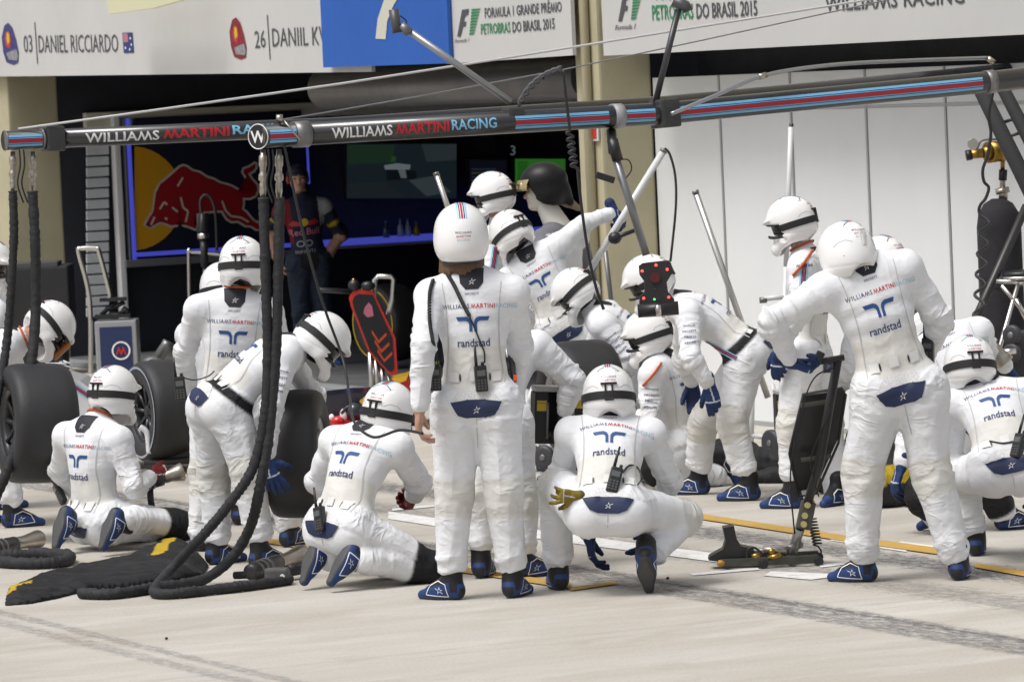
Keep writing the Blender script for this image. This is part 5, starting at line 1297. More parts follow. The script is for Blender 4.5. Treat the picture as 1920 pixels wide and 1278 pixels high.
# ---- camera arms, lamp bar and wires on the booms
def rod(name, label, cat, pts, r, m, sub=None, grp=None):
    root = empty(name, at(*pts[0]), label, cat, grp); MB().tube([at(*q) for q in pts], r, 12).build('tube', m, root); return root
v9 = BB.c(955)[0].y; r = rod('camera_arm', 'grey angled camera arm standing on the near boom before the blue sign', 'camera arm', [(958, 192, v9), (752, 48, v9)], .018, mat('arm_grey', (.30, .31, .32), .35, .6), grp='camera arms')
ca, cb = at(738, 18, v9), at(745, 62, v9); MB().tube([ca, ca.lerp(cb, .7), cb], .026, 16).build('camera', mat('camera_dark', (.06, .06, .062), .4), r); MB().tube([at(752, 48, v9), at(768, 62, v9)], .026, 10).build('hinge', M_GREYM, r)
MB().tube(spline([at(750, 30, v9), at(762, 40, v9), at(758, 52, v9)], 5), .004, 6).build('cable', M_CORD, r)
v12 = BB.c(1240)[0].y; r = rod('camera_arm', 'dark upright camera arm on the boom joint before the white banner', 'camera arm', [(1229, 192, v12), (1272, 18, v12)], .017, mat('arm_dark', (.06, .06, .065), .35, .4), grp='camera arms')
MB().tube([at(1262, 2, v12), at(1286, 12, v12), at(1290, 22, v12)], .03, 14).build('camera', mat('camera_dark', (.06, .06, .062), .4), r)
rt_ = empty('cable_guide', at(1258, 214, v12), 'thin bent metal cable guide arching along the near boom', 'cable guide'); gp = spline([at(1258, 214, v12 - .1), at(1340, 180, v12), at(1436, 141, v12 + .2), at(1560, 122, v12 + .5), at(1700, 114, v12 + .8), at(1852, 109, v12 + 1.1)], 8)
MB().tube(gp, .011, 10).build('rod', mat('guide_grey', (.33, .34, .36), .3, .7), rt_); MB().tube([gp[-1], at(1864, 118, v12 + 1.1)], .016, 10).build('end_fitting', M_NICKEL, rt_); MB().tube([gp[15], gp[16]], .016, 10).build('joint', M_NICKEL, rt_)
def wire(name, label, pts, r, m, cat='cable', n=8, grp=None):
    o = MB().tube(spline([at(*q) if len(q) == 3 else G(q[0], q[1], r) for q in pts], n), r, 7).build(name, m); return tag(o, label, cat, grp)
vc = v12 + 1.1; cp = [(1862, 118, vc), (1864, 160, vc), (1854, 215, vc), (1858, 250, vc), (1852, 290, vc), (1843, 318, vc), (1845, 340, vc), (1854, 352, vc), (1848, 372, vc), (1838, 385, vc)]
k = 0
for i in range(18): cp.append((1846 - i * 1.2 + (11 if i % 2 else -9), 400 + i * 19, vc - .05 * i))
cp += [(1822, 752, vc - 1.0), (1826, 790, vc - 1.1), (1800, 850, vc - 1.2), (1785, 830, vc - 1.2)]
wire('coiled_cable', 'black coiled cable dangling in front of the gas bottle', cp, .009, M_CORD, n=7)
wire('stay_wire', 'pale stay wire running up past the blue sign from the far boom end', [(34, 242, 26.2), (640, 157, 26.5), (1240, 62, 27), (1800, -28, 27.5), (2600, -156, 28)], .007, mat('wire_pale', (.5, .5, .5), .5), n=2)
wire('stay_wire', 'thin stay wire rising from the near boom end towards the right banner', [(524, 224, 23.6), (600, 213, 23.8), (1055, 131, 24.6), (1600, 14, 25.5), (2400, -158, 27)], .004, mat('wire_dim', (.22, .22, .22), .5), n=2)
vv = BB.c(540)[0].y - .05
wire('signal_cable', 'long black cable sagging from the near boom to the bare hand of the standing one', [(524, 228, vv), (545, 330, vv), (572, 450, vv), (606, 570, vv), (642, 670, vv), (655, 740, vv - .3), (664, 790, vv - .8), (700, 819, vv - 1.2), (750, 806, vv - 1.4), (792, 812, vv - 1.6)], .007, M_CORD)
mb = MB(); mb.tube([at(518, 222, vv), at(530, 222, vv)], .02, 8); mb.tube([at(532, 226, vv), at(562, 262, vv)], .006, 6); mb.build('cable_hook', M_NICKEL, BB.root)
vt = v12 - .3; tw = spline([at(975, 195, v9), at(990, 170, v9), at(1010, 150, v9), at(1030, 138, v9), at(1052, 130, v9)], 8)
mb = MB(); mb.tube([q + V(.012 * math.sin(i * .8), 0, .012 * math.cos(i * .8)) for i, q in enumerate(tw)], .010, 7); mb.tube([q - V(.012 * math.sin(i * .8), 0, .012 * math.cos(i * .8)) for i, q in enumerate(tw)], .010, 7)
tag(mb.build('twisted_cable', mat('cable_grey', (.07, .07, .075), .6)), 'twisted grey cable looping up from the near boom', 'cable')
cc = [(1056, 132, v9), (1062, 190, v9), (1068, 242, v9)] + [(1068 + i * .8 + (6 if i % 2 else -6), 250 + i * 6, v9) for i in range(12)] + [(1084, 330, v9), (1092, 400, v9), (1104, 480, v9), (1118, 540, v9), (1132, 580, v9)]
wire('coiled_lead', 'black lead with a coiled top hanging beside the pillar', cc, .008, M_CORD, n=6)
# ---- signal light hung from the near boom
r = empty('signal_light', at(1230, 540, v12 - .25), 'black pit signal light panel with red dots on an angled arm', 'signal light'); vq = v12 - .25
MB().tube([at(1146, 246, BB.c(1146)[0].y), at(1150, 285, vq)], .026, 14).build('socket', M_BLACK, r); MB().tube([at(1150, 282, vq), at(1212, 478, vq)], .021, 14).build('arm', mat('arm_tube', (.24, .25, .26), .3, .7), r)
MB().tube([at(1148, 262, vq), at(1158, 300, vq)], .030, 12).build('hinge', M_BLACK, r)
o_ = at(1230, 534, vq); pm = 8750 / vq
mb = MB(); mb.prism([((x - 1230) / pm, -(y - 534) / pm) for x, y in ((1199, 497), (1206, 492), (1254, 489), (1260, 494), (1259, 516), (1250, 530), (1252, 548), (1263, 562), (1262, 573), (1206, 576), (1197, 571), (1198, 556), (1208, 545), (1209, 528), (1200, 514))], -.02, .02, Matrix.Translation(o_)); mb.build('panel', mat('panel_black', (.02, .02, .021), .55), r)
M_LR = mat('red_lamp', (.5, .02, .02), .3, emit=((1, .06, .05), 2.5)); M_LG = mat('green_lamp', (.02, .4, .05), .3, emit=((.1, .9, .2), 1.6)); M_LD = mat('dim_lamp', (.10, .02, .022), .3)
for px, py, m, rr in ((1230, 497, M_LR, .0075), (1204, 508, M_LR, .0075), (1251, 505, M_LR, .0075), (1207, 559, M_LR, .0075), (1254, 557, M_LR, .0075), (1227, 561, M_LG, .006), (1234, 561, M_LD, .004), (1229, 543, M_LD, .005)):
    MB().ball(at(px, py, vq - .02), (rr, .006, rr), 10).build('lamp', m, r)
MB().lathe([(.028, 0), (.028, .012)], frame3((1, 0, 0), (0, 0, 1), (0, -1, 0), at(1228, 520, vq - .018)), 20).build('lens', mat('lens_dark_red', (.09, .012, .015), .25), r)
MB().tube([at(1196, 583, vq - .02), at(1272, 577, vq - .02)], .036, 18).build('rubber_bumper', M_BLACK, r); MB().tube([at(1229, 581, vq - .02), at(1239, 580, vq - .02)], .0368, 18).build('bumper_band', M_CHROME, r)
q = at(1135, 333, vq); mb = MB(); mb.box(q, (.10, .05, .035), Matrix.Rotation(.35, 3, 'Y'), bev=.006); o = mb.build('flood_lamp', M_BLACK, r)
MB().tube(spline([at(1158, 300, vq), at(1178, 300, vq), at(1184, 318, vq), at(1172, 336, vq)], 6), .004, 6).build('cable', M_CORD, r)
# ---- slick tyres
def tyre(label, c, axis, rad=.33, wd=.30, rim_m=None, band=None, grp='slick tyres', fine=True):
    z_ = Vector(axis).normalized(); x_, _, y_ = look(z_); M = frame3(x_, y_, z_, c); r = empty('slick_tyre', c, label, 'tyre', grp); h = wd / 2
    prof = [(.19, h - .035), (.20, h - .01), (.25, h - .002), (rad - .05, h), (rad - .02, h - .012), (rad - .006, h - .035), (rad, h - .075), (rad + .002, 0), (rad, -h + .075), (rad - .006, -h + .035), (rad - .02, -h + .012), (rad - .05, -h), (.25, -h + .002), (.20, -h + .01), (.19, -h + .035)]
    MB().lathe(prof, M, 48, close=True).build('rubber', M_RUB, r)
    rm = rim_m or mat('rim_dark', (.06, .06, .065), .35, .7)
    MB().lathe([(.195, h - .03), (.185, h - .02), (.17, h - .05), (.165, 0), (.17, -h + .05), (.185, -h + .02), (.195, -h + .03)], M, 40, close=True).build('rim', rm, r)
    hub = MB().lathe([(.02, h - .05), (.045, h - .055), (.05, h - .09), (.165, h - .12), (.165, h - .13), (.03, h - .11)], M, 24).build('hub', mat('hub_dark', (.03, .03, .032), .4, .5), r)
    for k in range(8):
        a = k * math.pi / 4; mb = MB(); mb.tube([M @ V(.045 * math.cos(a), .045 * math.sin(a), h - .065), M @ V(.168 * math.cos(a + .1), .168 * math.sin(a + .1), h - .045)], .013, 6); mb.build('spoke', rm, r)
    if band:
        for z in (h + .0005,): MB().lathe([(.285, z + .001), (.30, z + .0015)], M, 48, close=True).build('sidewall_band', band, r)
    return r
tyre('slick tyre held up at the picture edge by a blue open glove', at(68, 793, 26.1), (-.94, -.33, .05), .335, .36)
tyre('slick tyre held upright between the bent one and the kneeling one', at(558, 850, 24.35), (.994, -.10, 0), .335, .285, rim_m=mat('rim_pale', (.35, .36, .37), .35, .6))
tyre('slick tyre being lifted behind the squatting one, its pale rim showing', at(1090, 742, 28.0), (-.93, -.36, 0), .335, .36, rim_m=mat('rim_pale', (.35, .36, .37), .35, .6))
tyre('tyre with a yellow sidewall band standing behind the red edged stop board', at(728, 605, dep(728, 693)), (-.80, -.6, 0), .335, .33, band=mat('band_yellow', (.55, .38, .01), .6), grp='tyres in the background')
# ---- jack with shield and sprung handle
def jack():
    c = G(1445, 1060); v = c.y; r = empty('car_jack', c, 'quick lift jack with black shield and tall handle standing on the white patch', 'jack'); q = lambda px, py, dv=0: at(px, py, v + dv)
    dark = mat('jack_olive_metal', (.10, .10, .085), .4, .7, noise=(14, .6)); blk = mat('jack_black', (.018, .018, .018), .42, noise=(9, .7))
    for dv in (-.10, .10):
        a, b = q(1352, 1057, dv), q(1535, 1052, dv); a.z = b.z = .035; mb = MB(); mb.box((a + b) / 2, ((b - a).length, .018, .04), bev=.004); mb.build('base_rail', dark, r)
    for px in (1360, 1420, 1480, 1528):
        a = q(px, 1055); a.z = .03; mb = MB(); mb.box(a, (.03, .2, .02), bev=.004); mb.build('cross_bar', dark, r)
    for px, dv in ((1432, -.12), (1536, -.11), (1536, .11), (1360, .1)):
        a = q(px, 1055, dv); a.z = .022; MB().lathe([(.021, -.012), (.023, 0), (.021, .012)], frame3((1, 0, 0), (0, 0, 1), (0, -1, 0), a), 16).build('wheel', M_BLACK, r)
    a = q(1352, 1055, -.1); a.z = .035; MB().ball(a, (.022, .02, .018), 10).build('bumper', mat('amber_rubber', (.4, .2, .02), .5), r)
    # hooked lifting foot
    P = [((x - 1380) / (8750 / v), -(y - 1050) / (8750 / v)) for x, y in ((1328, 1050), (1330, 1043), (1356, 1030), (1361, 1015), (1357, 990), (1378, 987), (1382, 1012), (1390, 1026), (1412, 1031), (1412, 1045), (1375, 1048), (1350, 1054))]
    o = q(1380, 1050); o.z += .012; MB().prism(P, -.06, .06, Matrix.Translation(o)).build('lifting_foot', blk, r)
    MB().tube([q(1390, 1035), q(1490, 1028)], .016, 10).build('ram', M_GREYM, r); MB().tube([q(1430, 1030, -.05), q(1475, 1034, -.05)], .02, 10).build('cylinder', M_NICKEL, r)
    MB().ball(q(1447, 1034, -.08), (.022, .02, .02), 10).build('valve', M_BRASS, r); MB().ball(q(1418, 1042, -.09), (.03, .02, .018), 10).build('valve', M_BRASS, r); MB().tube([q(1440, 1046, -.1), q(1465, 1040, -.1)], .014, 8).build('valve', M_BRASS, r)
    MB().tube(spline([q(1400, 1050, -.1), q(1402, 1030, -.1), q(1415, 1026, -.1), q(1432, 1040, -.1)], 6), .006, 6).build('hydraulic_line', M_CORD, r)
    MB().tube([q(1486, 1034), q(1512, 950)], .026, 12).build('lower_post', mat('post_alloy', (.40, .40, .38), .35, .8), r); MB().tube([q(1478, 1030, -.05), q(1500, 1020, .05)], .02, 8).build('pivot', M_GREYM, r)
    MB().tube([q(1500, 990, -.05), q(1536, 870, -.25), q(1571, 672, -.55)], [.023, .024, .022], 14).build('handle_post', blk, r)
    MB().tube([q(1490, 686, -.6), q(1582, 670, -.55)], .016, 10).build('handle_bar', blk, r); MB().tube([q(1488, 686, -.6), q(1520, 681, -.6)], .02, 10).build('grip', M_BLACK, r)
    mb = MB(); mb.box(q(1534, 672, -.6), (.04, .04, .075), Matrix.Rotation(.5, 3, 'Y'), bev=.008); mb.build('trigger_box', M_BLACK, r)
    P = [((x - 1530) / (8750 / v), -(y - 830) / (8750 / v) / math.cos(RAD(28))) for x, y in ((1506, 742), (1580, 732), (1586, 740), (1572, 830), (1530, 925), (1497, 930), (1480, 850))]
    mb = MB(); mb.prism(P, .03, .045, Matrix.Translation(q(1530, 830, -.22)) @ Matrix.Rotation(RAD(28), 4, 'X')); mb.build('shield', blk, r)
    pts = [q(x, y, -.22 + .03 + (y - 830) / 378 * math.tan(RAD(28))) for x, y in ((1506, 742), (1580, 732), (1586, 740), (1572, 830), (1530, 925), (1497, 930), (1480, 850), (1506, 742))]; MB().tube(pts, .007, 6).build('shield_rim', M_BLACK, r)
    for y in (756, 858): mb = MB(); mb.box(q(1530, y, -.24 + (y - 830) / 378 * math.tan(RAD(28))), (.15, .03, .022), Matrix.Rotation(-.1, 3, 'Y'), bev=.004); mb.build('shield_bracket', dark, r)
    mb = MB(); mb.box(q(1511, 965, -.12), (.075, .05, .14), Matrix.Rotation(-.25, 3, 'Y').inverted(), bev=.01); mb.build('control_box', mat('box_olive', (.07, .07, .055), .5), r)
    for y, sx in ((946, 1514), (966, 1509), (982, 1507)): MB().lathe([(.016, 0), (.016, .012)], frame3((1, 0, 0), (0, 0, 1), (0, -1, 0), q(sx, y, -.148)), 14).build('button', mat('button_cream', (.42, .36, .16), .5), r)
    MB().ball(q(1517, 940, -.12), (.03, .02, .014), 8).build('knob', M_BRASS, r)
    sp = [q(1522, 972) + V(.022 * math.cos(i * .9) + i * .0004, .022 * math.sin(i * .9), -.0022 * i) for i in range(62)]; MB().tube(sp, .0045, 6).build('coil_lead', M_CORD, r)
    MB().tube(spline([sp[-1], q(1540, 1035, -.02), q(1530, 1048, -.05)], 6), .0045, 6).build('lead', M_CORD, r)
    MB().tube(spline([q(1562, 690, -.56), q(1530, 705, -.56), q(1510, 745, -.5), q(1490, 830, -.3), q(1482, 900, -.2), q(1490, 1000, -.05)], 8), .004, 6).build('cable', M_CORD, r)
    MB().tube(spline([q(1560, 760, -.48), q(1530, 830, -.32), q(1520, 870, -.27), q(1535, 930, -.18)], 8), .004, 6).build('cable', M_CORD, r)
jack()
# ---- black padded cover lying on the concrete
def cover():
    out = [(8, 1136), (14, 1108), (60, 1088), (100, 1078), (150, 1066), (228, 1056), (262, 1040), (300, 1026), (340, 1022), (372, 1040), (392, 1062), (386, 1078), (330, 1092), (250, 1100), (180, 1106), (150, 1112), (110, 1122), (60, 1132)]
    O = np.array([G(*p)[:2] for p in out]); lo, hi = O.min(0), O.max(0); st = .012; nx, ny = ((hi - lo) / st).astype(int) + 2
    X, Y = np.meshgrid(lo[0] + st * np.arange(nx), lo[1] + st * np.arange(ny), indexing='ij'); P = np.stack([X, Y], -1).reshape(-1, 2)
    ins = np.zeros(len(P), bool); dmin = np.full(len(P), 9.); n = len(O)
    for i in range(n):
        a, b = O[i], O[(i + 1) % n]; c = ((a[1] > P[:, 1]) != (b[1] > P[:, 1])) & (P[:, 0] < (b[0] - a[0]) * (P[:, 1] - a[1]) / (b[1] - a[1] + 1e-12) + a[0]); ins ^= c
        t = np.clip(((P - a) @ (b - a)) / ((b - a) @ (b - a)), 0, 1); dmin = np.minimum(dmin, np.linalg.norm(P - a - t[:, None] * (b - a), axis=1))
    f = (P[:, 0] - lo[0]) / (hi[0] - lo[0]); q3 = np.stack([P[:, 0] * 3.2 + P[:, 1] * .6, P[:, 1] * 6 - P[:, 0] * 1.5, 0 * f], 1)
    wv = vnoise(q3); rid = 1 - np.abs(vnoise(np.stack([P[:, 0] * 2.2 - P[:, 1] * 2.5 + wv * .6, P[:, 1] * 9 + P[:, 0] * 3, 0 * f], 1))) * 1.8; fin = 1 - np.abs(vnoise(np.stack([P[:, 0] * 9, P[:, 1] * 20, 0 * f], 1))) * 2
    base = .018 + .040 * np.clip((f - .35) / .4, 0, 1) * np.clip((1.02 - f) / .12, 0, 1); edge = np.clip(dmin / .06, 0, 1) ** .5
    z = np.where(ins, edge * np.maximum(base * (.75 + .45 * wv) + .026 * np.clip(rid, 0, 1) + .006 * fin, .008) + .006, .0)
    idx = np.arange(len(P)).reshape(nx, ny); qd = np.stack([idx[:-1, :-1], idx[1:, :-1], idx[1:, 1:], idx[:-1, 1:]], -1).reshape(-1, 4); qd = qd[ins[qd].all(1)]
    use = np.unique(qd); mp = np.full(len(P), -1); mp[use] = np.arange(len(use)); vs = np.concatenate([P, z[:, None]], 1)[use]; top = mp[qd]; k = len(vs)
    bot = vs.copy(); bot[:, 2] = .002; vs2 = np.concatenate([vs, bot]); E = {}
    for q in top:
        for i in range(4): e = (q[i], q[(i + 1) % 4]); E[e] = 1
    side = [(b, a, a + k, b + k) for a, b in E if (b, a) not in E]; q = np.concatenate([top, np.array(side)])
    col = np.tile(np.array([.007, .007, .008]), (len(vs2), 1))
    for (a, b, wd) in (((288, 1062), (326, 1024), .036), ((12, 1118), (44, 1104), .035)):
        pa, pb = np.array(G(*a)[:2]), np.array(G(*b)[:2]); dd = pb - pa; L = np.linalg.norm(dd); dd /= L; al = (vs2[:, :2] - pa) @ dd; pe = np.abs((vs2[:, :2] - pa) @ np.array([-dd[1], dd[0]])); col[(al > -.03) & (al < L + .06) & (pe < wd)] = (.42, .29, .012)
    me = np_mesh('cover', vs2, q, col); me.materials.append(attr_mat('quilted_cover', .7, bump=(60, .35))); o = link('tyre_blanket', me); tag(o, 'black quilted tyre blanket with a yellow stripe dropped on the concrete', 'blanket')
cover()
# ---- wheel guns
def wheel_gun(label, a, b, roll=0, socket_only=False):
    """a: rear of the motor, b: mouth of the socket"""
    a, b = Vector(a), Vector(b); z_ = (b - a).normalized(); x_, _, y_ = look(z_); M = frame3(x_, y_, z_, a); L = (b - a).length; r = empty('wheel_gun', a, label, 'wheel gun', 'wheel guns')
    MB().lathe([(.02, 0), (.042, .006), (.045, L * .30), (.040, L * .33), (.043, L * .36), (.043, L * .52), (.03, L * .56)], M, 20).build('motor', mat('gun_body', (.05, .05, .05), .4, .5), r)
    MB().lathe([(.028, L * .54), (.036, L * .60), (.036, L * .72), (.044, L * .86), (.052, L * .98), (.050, L), (.040, L), (.036, L * .9)], M, 20).build('socket', M_NICKEL, r)
    for k in range(3): MB().lathe([(.047, L * (.08 + .09 * k)), (.047, L * (.11 + .09 * k))], M, 20).build('ring', M_GREYM, r)
    MB().tube([M @ V(0, -.03, L * .2), M @ V(0, -.10, L * .15), M @ V(0, -.17, L * .12)], [.020, .018, .02], 10).build('grip', M_BLACK, r)
    return r
wheel_gun('wheel gun lying by the hose fold, nickel socket towards the tyre', G(470, 1072, .05), G(565, 1038, .06))
wheel_gun('wheel gun lying on the concrete at the picture edge beside a boot', G(-25, 1030, .06), G(72, 1010, .06))
wheel_gun('wheel gun held out level in the red glove of the low kneeling one', at(262, 908, PE['kneell']['J']['rw'].y + .02), at(342, 884, PE['kneell']['J']['rw'].y + .1))
r = empty('gun_unit', G(520, 1085), 'boxy grey hose coupling unit with a white button lying on the ground', 'coupling')
mb = MB(); mb.box(G(520, 1078, .045), (.12, .08, .075), Matrix.Rotation(-.1, 3, 'Z'), bev=.012); mb.build('body', mat('unit_grey', (.10, .10, .10), .45, noise=(20, .7)), r); MB().tube([G(538, 1070, .05), G(572, 1064, .05)], .03, 12).build('nozzle', M_BLACK, r)
MB().lathe([(.012, 0), (.012, .006)], frame3((1, 0, 0), (0, 0, 1), (0, -1, 0), G(530, 1078, .05) + V(0, -.045, 0)), 14).build('button', M_WHITE, r); MB().tube([G(440, 1078, .03), G(500, 1075, .04)], .02, 10).build('stub', M_HOSE, r)
# ---- two-way radios on belts and pockets
def radio(label, D, px, py, tilt=0, L=.125, lead=None, lime=False, spin=0):
    d = ray(px, py).normalized(); h = D['bv'].ray_cast(CAM, d) if D else (None,)
    p = (h[0] + h[1] * .022) if h[0] is not None else at(px, py, D['P'].y - .12 if D else 24)
    n = h[1] if h[0] is not None else V(0, -1, 0); n = V(n.x, n.y, n.z * .3).normalized()
    if n.dot(V(0, -1, 0)) < .3: n = V(n.x * .5, -1, 0).normalized()
    z_ = (V(0, 0, 1) - n * n.z).normalized(); x_ = z_.cross(-n).normalized() * -1; x_ = (-n).cross(z_); M = frame3(x_, -n, z_, p) @ Matrix.Rotation(RAD(tilt), 4, 'Y')
    r = empty('two_way_radio', p, label, 'radio', 'two-way radios'); 
    def part(name, mb, m): o = mb.build(name, m, r); return o
    T = lambda mb: mb
    mb = MB(); mb.box((0, 0, 0), (.058, .036, L), bev=.008); me = mb.mesh(); me.materials.append(M_BLACK); o = link('case', me, None, r); o.matrix_basis = M
    def sub(name, mb, m): me = mb.mesh(); me.materials.append(m); o2 = link(name, me, None, r); o2.matrix_basis = M
    mb = MB(); mb.tube([V(-.017, 0, L / 2), V(-.017, 0, L / 2 + .045), V(-.016, 0, L / 2 + .10)], [.008, .007, .005], 8); sub('antenna', mb, M_BLACK)
    mb = MB(); mb.lathe([(.008, L / 2), (.008, L / 2 + .016)], Matrix.Translation((.014, 0, 0)), 10); sub('knob', mb, M_LIME if lime else M_BLACK)
    mb = MB(); mb.box((0, -.019, L * .22), (.040, .003, L * .22)); sub('display', mb, mat('radio_display', (.10, .11, .11), .2))
    mb = MB(); [mb.box((-.016 + .016 * i, -.019, -L * .06 - .013 * j), (.010, .003, .007)) for i in range(3) for j in range(4)]; sub('keypad', mb, mat('radio_keys', (.09, .09, .09), .5))
    return r
radio('two-way radio with lime tape on the left hip of the standing one', PE['main'], 816, 708, lime=True); radio('two-way radio clipped at mid back of the standing one', PE['main'], 900, 708, tilt=-3); radio('two-way radio with an orange button at the right hip of the standing one', PE['main'], 960, 690)
radio('two-way radio on the back of the squatting one, hanging askew', PE['crouch'], 1152, 905, tilt=18); radio('two-way radio on the belt of the bent one by the tyre', PE['bend'], 338, 728, tilt=-4)
radio('two-way radio at the right hip of the one on the jack', PE['jack'], 1742, 652, tilt=4); radio('two-way radio on the back of the one under the coiled cable', PE['squatr'], 1913, 842); radio('two-way radio slung low beside the one on his heels', PE['kneelc'], 606, 975, tilt=-14); radio('two-way radio behind the low kneeling one', PE['kneell'], 118, 920, tilt=-35)
mb = MB(); q = at(966, 708, PE['main']['P'].y - .19); mb.box(q, (.016, .01, .028), bev=.002); tag(mb.build('radio_button', mat('orange_button', (.7, .08, .01), .5)), 'orange button on the right hip radio', 'button')
def body_cord(label, D, pts, r=.006, coil=None, name='radio_lead'):
    out = []
    for px, py in pts:
        d = ray(px, py).normalized(); h = D['bv'].ray_cast(CAM, d); out.append(h[0] - d * (r + .004) if h[0] is not None else at(px, py, D['P'].y - .14))
    P = spline(out, 8)
    if coil:
        Q = []
        for i in range(len(P) - 1):
            for j in range(6): Q.append(P[i].lerp(P[i + 1], j / 6))
        P = [q + V(coil * math.cos(i * 1.25), -abs(coil), coil * math.sin(i * 1.25)) for i, q in enumerate(Q)]
    tag(MB().tube(P, r, 6).build(name, M_CORD), label, 'cable', 'radio leads')
body_cord('coiled radio lead from helmet down the left of the standing back', PE['main'], [(812, 525), (806, 550), (806, 600), (812, 640), (817, 665)], .0045, .007); body_cord('coiled radio lead crossing the printed emblem on the standing back', PE['main'], [(838, 512), (852, 535), (866, 565), (880, 592)], .0045, .007)
body_cord('thin lead running to the mid back radio of the standing one', PE['main'], [(880, 592), (890, 615), (902, 645), (908, 660), (909, 680)], .004); body_cord('thin lead running to the left hip radio of the standing one', PE['main'], [(817, 665), (824, 690)], .004)
body_cord('short lead looping from the radio on the squatting back', PE['crouch'], [(1168, 885), (1180, 872), (1195, 876), (1203, 895), (1196, 908)], .0045)
body_cord('thin lead from belt radio up the back of the bent one', PE['bend'], [(345, 708), (365, 712), (390, 705), (402, 695)], .004)
body_cord('radio lead down the side of the one under the coiled cable', PE['squatr'], [(1855, 826), (1880, 830), (1905, 826)], .004)
# ================================================================== things in the second row and at the garages
root = PE['main']['root']; hc = PE['main']['hc']
def hair():
    B = Blob(); 
    for i in range(15):
        a = RAD(-78 + 11 * i); d = V(math.sin(a), -math.cos(a) * .8, 0); B.cone(hc + d * .092 + V(0, 0, -.10), hc + d * (.098 + random.uniform(-.004, .008)) + V(random.uniform(-.008, .008), 0, -.165 - random.uniform(0, .025)), .017, .010, k=.012)
    vs, q = B.mesh(.006); n = vnormals(vs, q); vs = vs + n * (.004 * vnoise(np.stack([vs[:, 0] * 130, vs[:, 1] * 130, vs[:, 2] * 18], 1)))[:, None]
    me = np_mesh('hair', vs, q); me.materials.append(M_HAIR); link('hair', me, None, root)
hair()
# printed sleeves and stripes
for k, nm in (('wheelr', 'l'), ('kneelr', 'l'), ('belt', 'l'), ('bend', 'r'), ('tyrel', 'r')): sleeve_print(PE[k], nm)
D = PE['standr']; stripe_print(D, at(1494, 585, D['P'].y), at(1503, 490, D['P'].y)); D = PE['lookl']; stripe_print(D, at(921, 515, D['P'].y), at(930, 460, D['P'].y)); D = PE['belt']; stripe_print(D, at(1322, 640, D['P'].y), at(1378, 668, D['P'].y), .03)
D = PE['standr']; Flat().text('MARTINI', .022, bold=.01).cut(.02).place('chest_badge', M_BLUE2, D['root'], lambda x, y: cam_hit(D, at(1503, 497, D['P'].y) + V(x, 0, y)))
for k, p0, p1 in (('standr', (1524, 468), (1486, 516)), ('kneelr', (1240, 680), (1205, 722)),):
    D = PE[k]; P = []
    for i in range(7):
        f = i / 6; h = D['bv'].ray_cast(CAM, ray(p0[0] + (p1[0] - p0[0]) * f, p0[1] + (p1[1] - p0[1]) * f + 3 * math.sin(f * 3)).normalized()); P.append(h[0] + V(0, -.012, 0) if h[0] is not None else None)
    P = [q for q in P if q is not None]
    if len(P) > 2: MB().tube(spline(P, 5), .008, 6).build('lanyard', M_ORANGE, D['root'])
# ribbed amber visor of the one at the picture edge
D = PE['tyrel']; mb = MB(); Mh = D['Mh']
for i in range(10):
    z = -.005 - .011 * i; pts = [Mh @ V(math.sin(a) * (.085 - .003 * i), .075 + math.cos(a) * .085, z) for a in [RAD(-60 + 12 * j) for j in range(11)]]; mb.tube(pts, .0085, 6)
mb.build('ribbed_visor', mat('amber_visor', (.34, .12, .015), .4), D['root'])
# spare glove tucked at a hip
D = PE['crouch']; h = D['bv'].ray_cast(CAM, ray(1075, 928).normalized()); q = h[0] if h[0] is not None else at(1072, 928, D['P'].y)
o = link('glove', hand_mesh('yellow', False)); o.matrix_basis = frame3(V(.1, -.2, .95), V(-.95, -.3, .05), V(.3, -.9, -.2), q + V(.0, -.02, 0)) @ Matrix.Diagonal((.8, .62, .8, 1)); tag(o, 'mustard yellow glove tucked at the hip of the squatting one', 'glove')
# ---- marshal's head, helmet and visor
D = PE['fire']; Mh = D['Mh']; r = D['root']
def rigid(name, me, M, parent, m=None):
    if m is not None: me.materials.append(m)
    o = link(name, me, None, parent); o.matrix_basis = M; return o
hd = make_head(True); rigid('head', hd, Mh @ Matrix.Translation((0, 0, -.02)), r)
def fire_helmet():
    B = Blob(); B.ell((0, -.02, .055), (.122, .150, .120), k=.02).ell((0, -.05, -.03), (.120, .120, .085), k=.04).cone((0, -.13, -.02), (0, -.17, -.09), .05, .025, k=.03)
    def cut(F, P):
        x, y, z = P[..., 0], P[..., 1], P[..., 2]; F = np.maximum(F, -np.minimum(np.minimum(y - .0, .045 - z), .13 - np.abs(x)) if False else F)
        face = np.maximum(np.maximum(-(y - .022), z - .040), np.abs(x) - .10); F = np.maximum(F, -face)
        inner = np.linalg.norm((P - np.array([0, -.01, -.03])) / np.array([.095, .115, .14]), axis=-1) * .1 - .1
        return np.maximum(F, -inner)
    vs, q = B.mesh(.006, cut); return np_mesh('helmet', smooth_v(vs, q, 1, .4), q)
Mh = Mh @ Matrix.Translation((0, -.005, -.012)) @ Matrix.Diagonal((1.06, 1.06, 1.06, 1)); rh_ = rigid('helmet', fire_helmet(), Mh, r, mat('helmet_black', (.006, .006, .007), .45, spec=.3))
mb = MB(); n = 15; vs = []
for e, (zz_, k_) in enumerate(((.078, 1.0), (.045, 1.07), (.010, 1.08))):
    for i in range(n):
        a = RAD(-66 + 132 * i / (n - 1)); vs.append(Mh @ V(math.sin(a) * .120 * k_, -.01 + math.cos(a) * .150 * k_ + (.012 if e else 0), zz_))
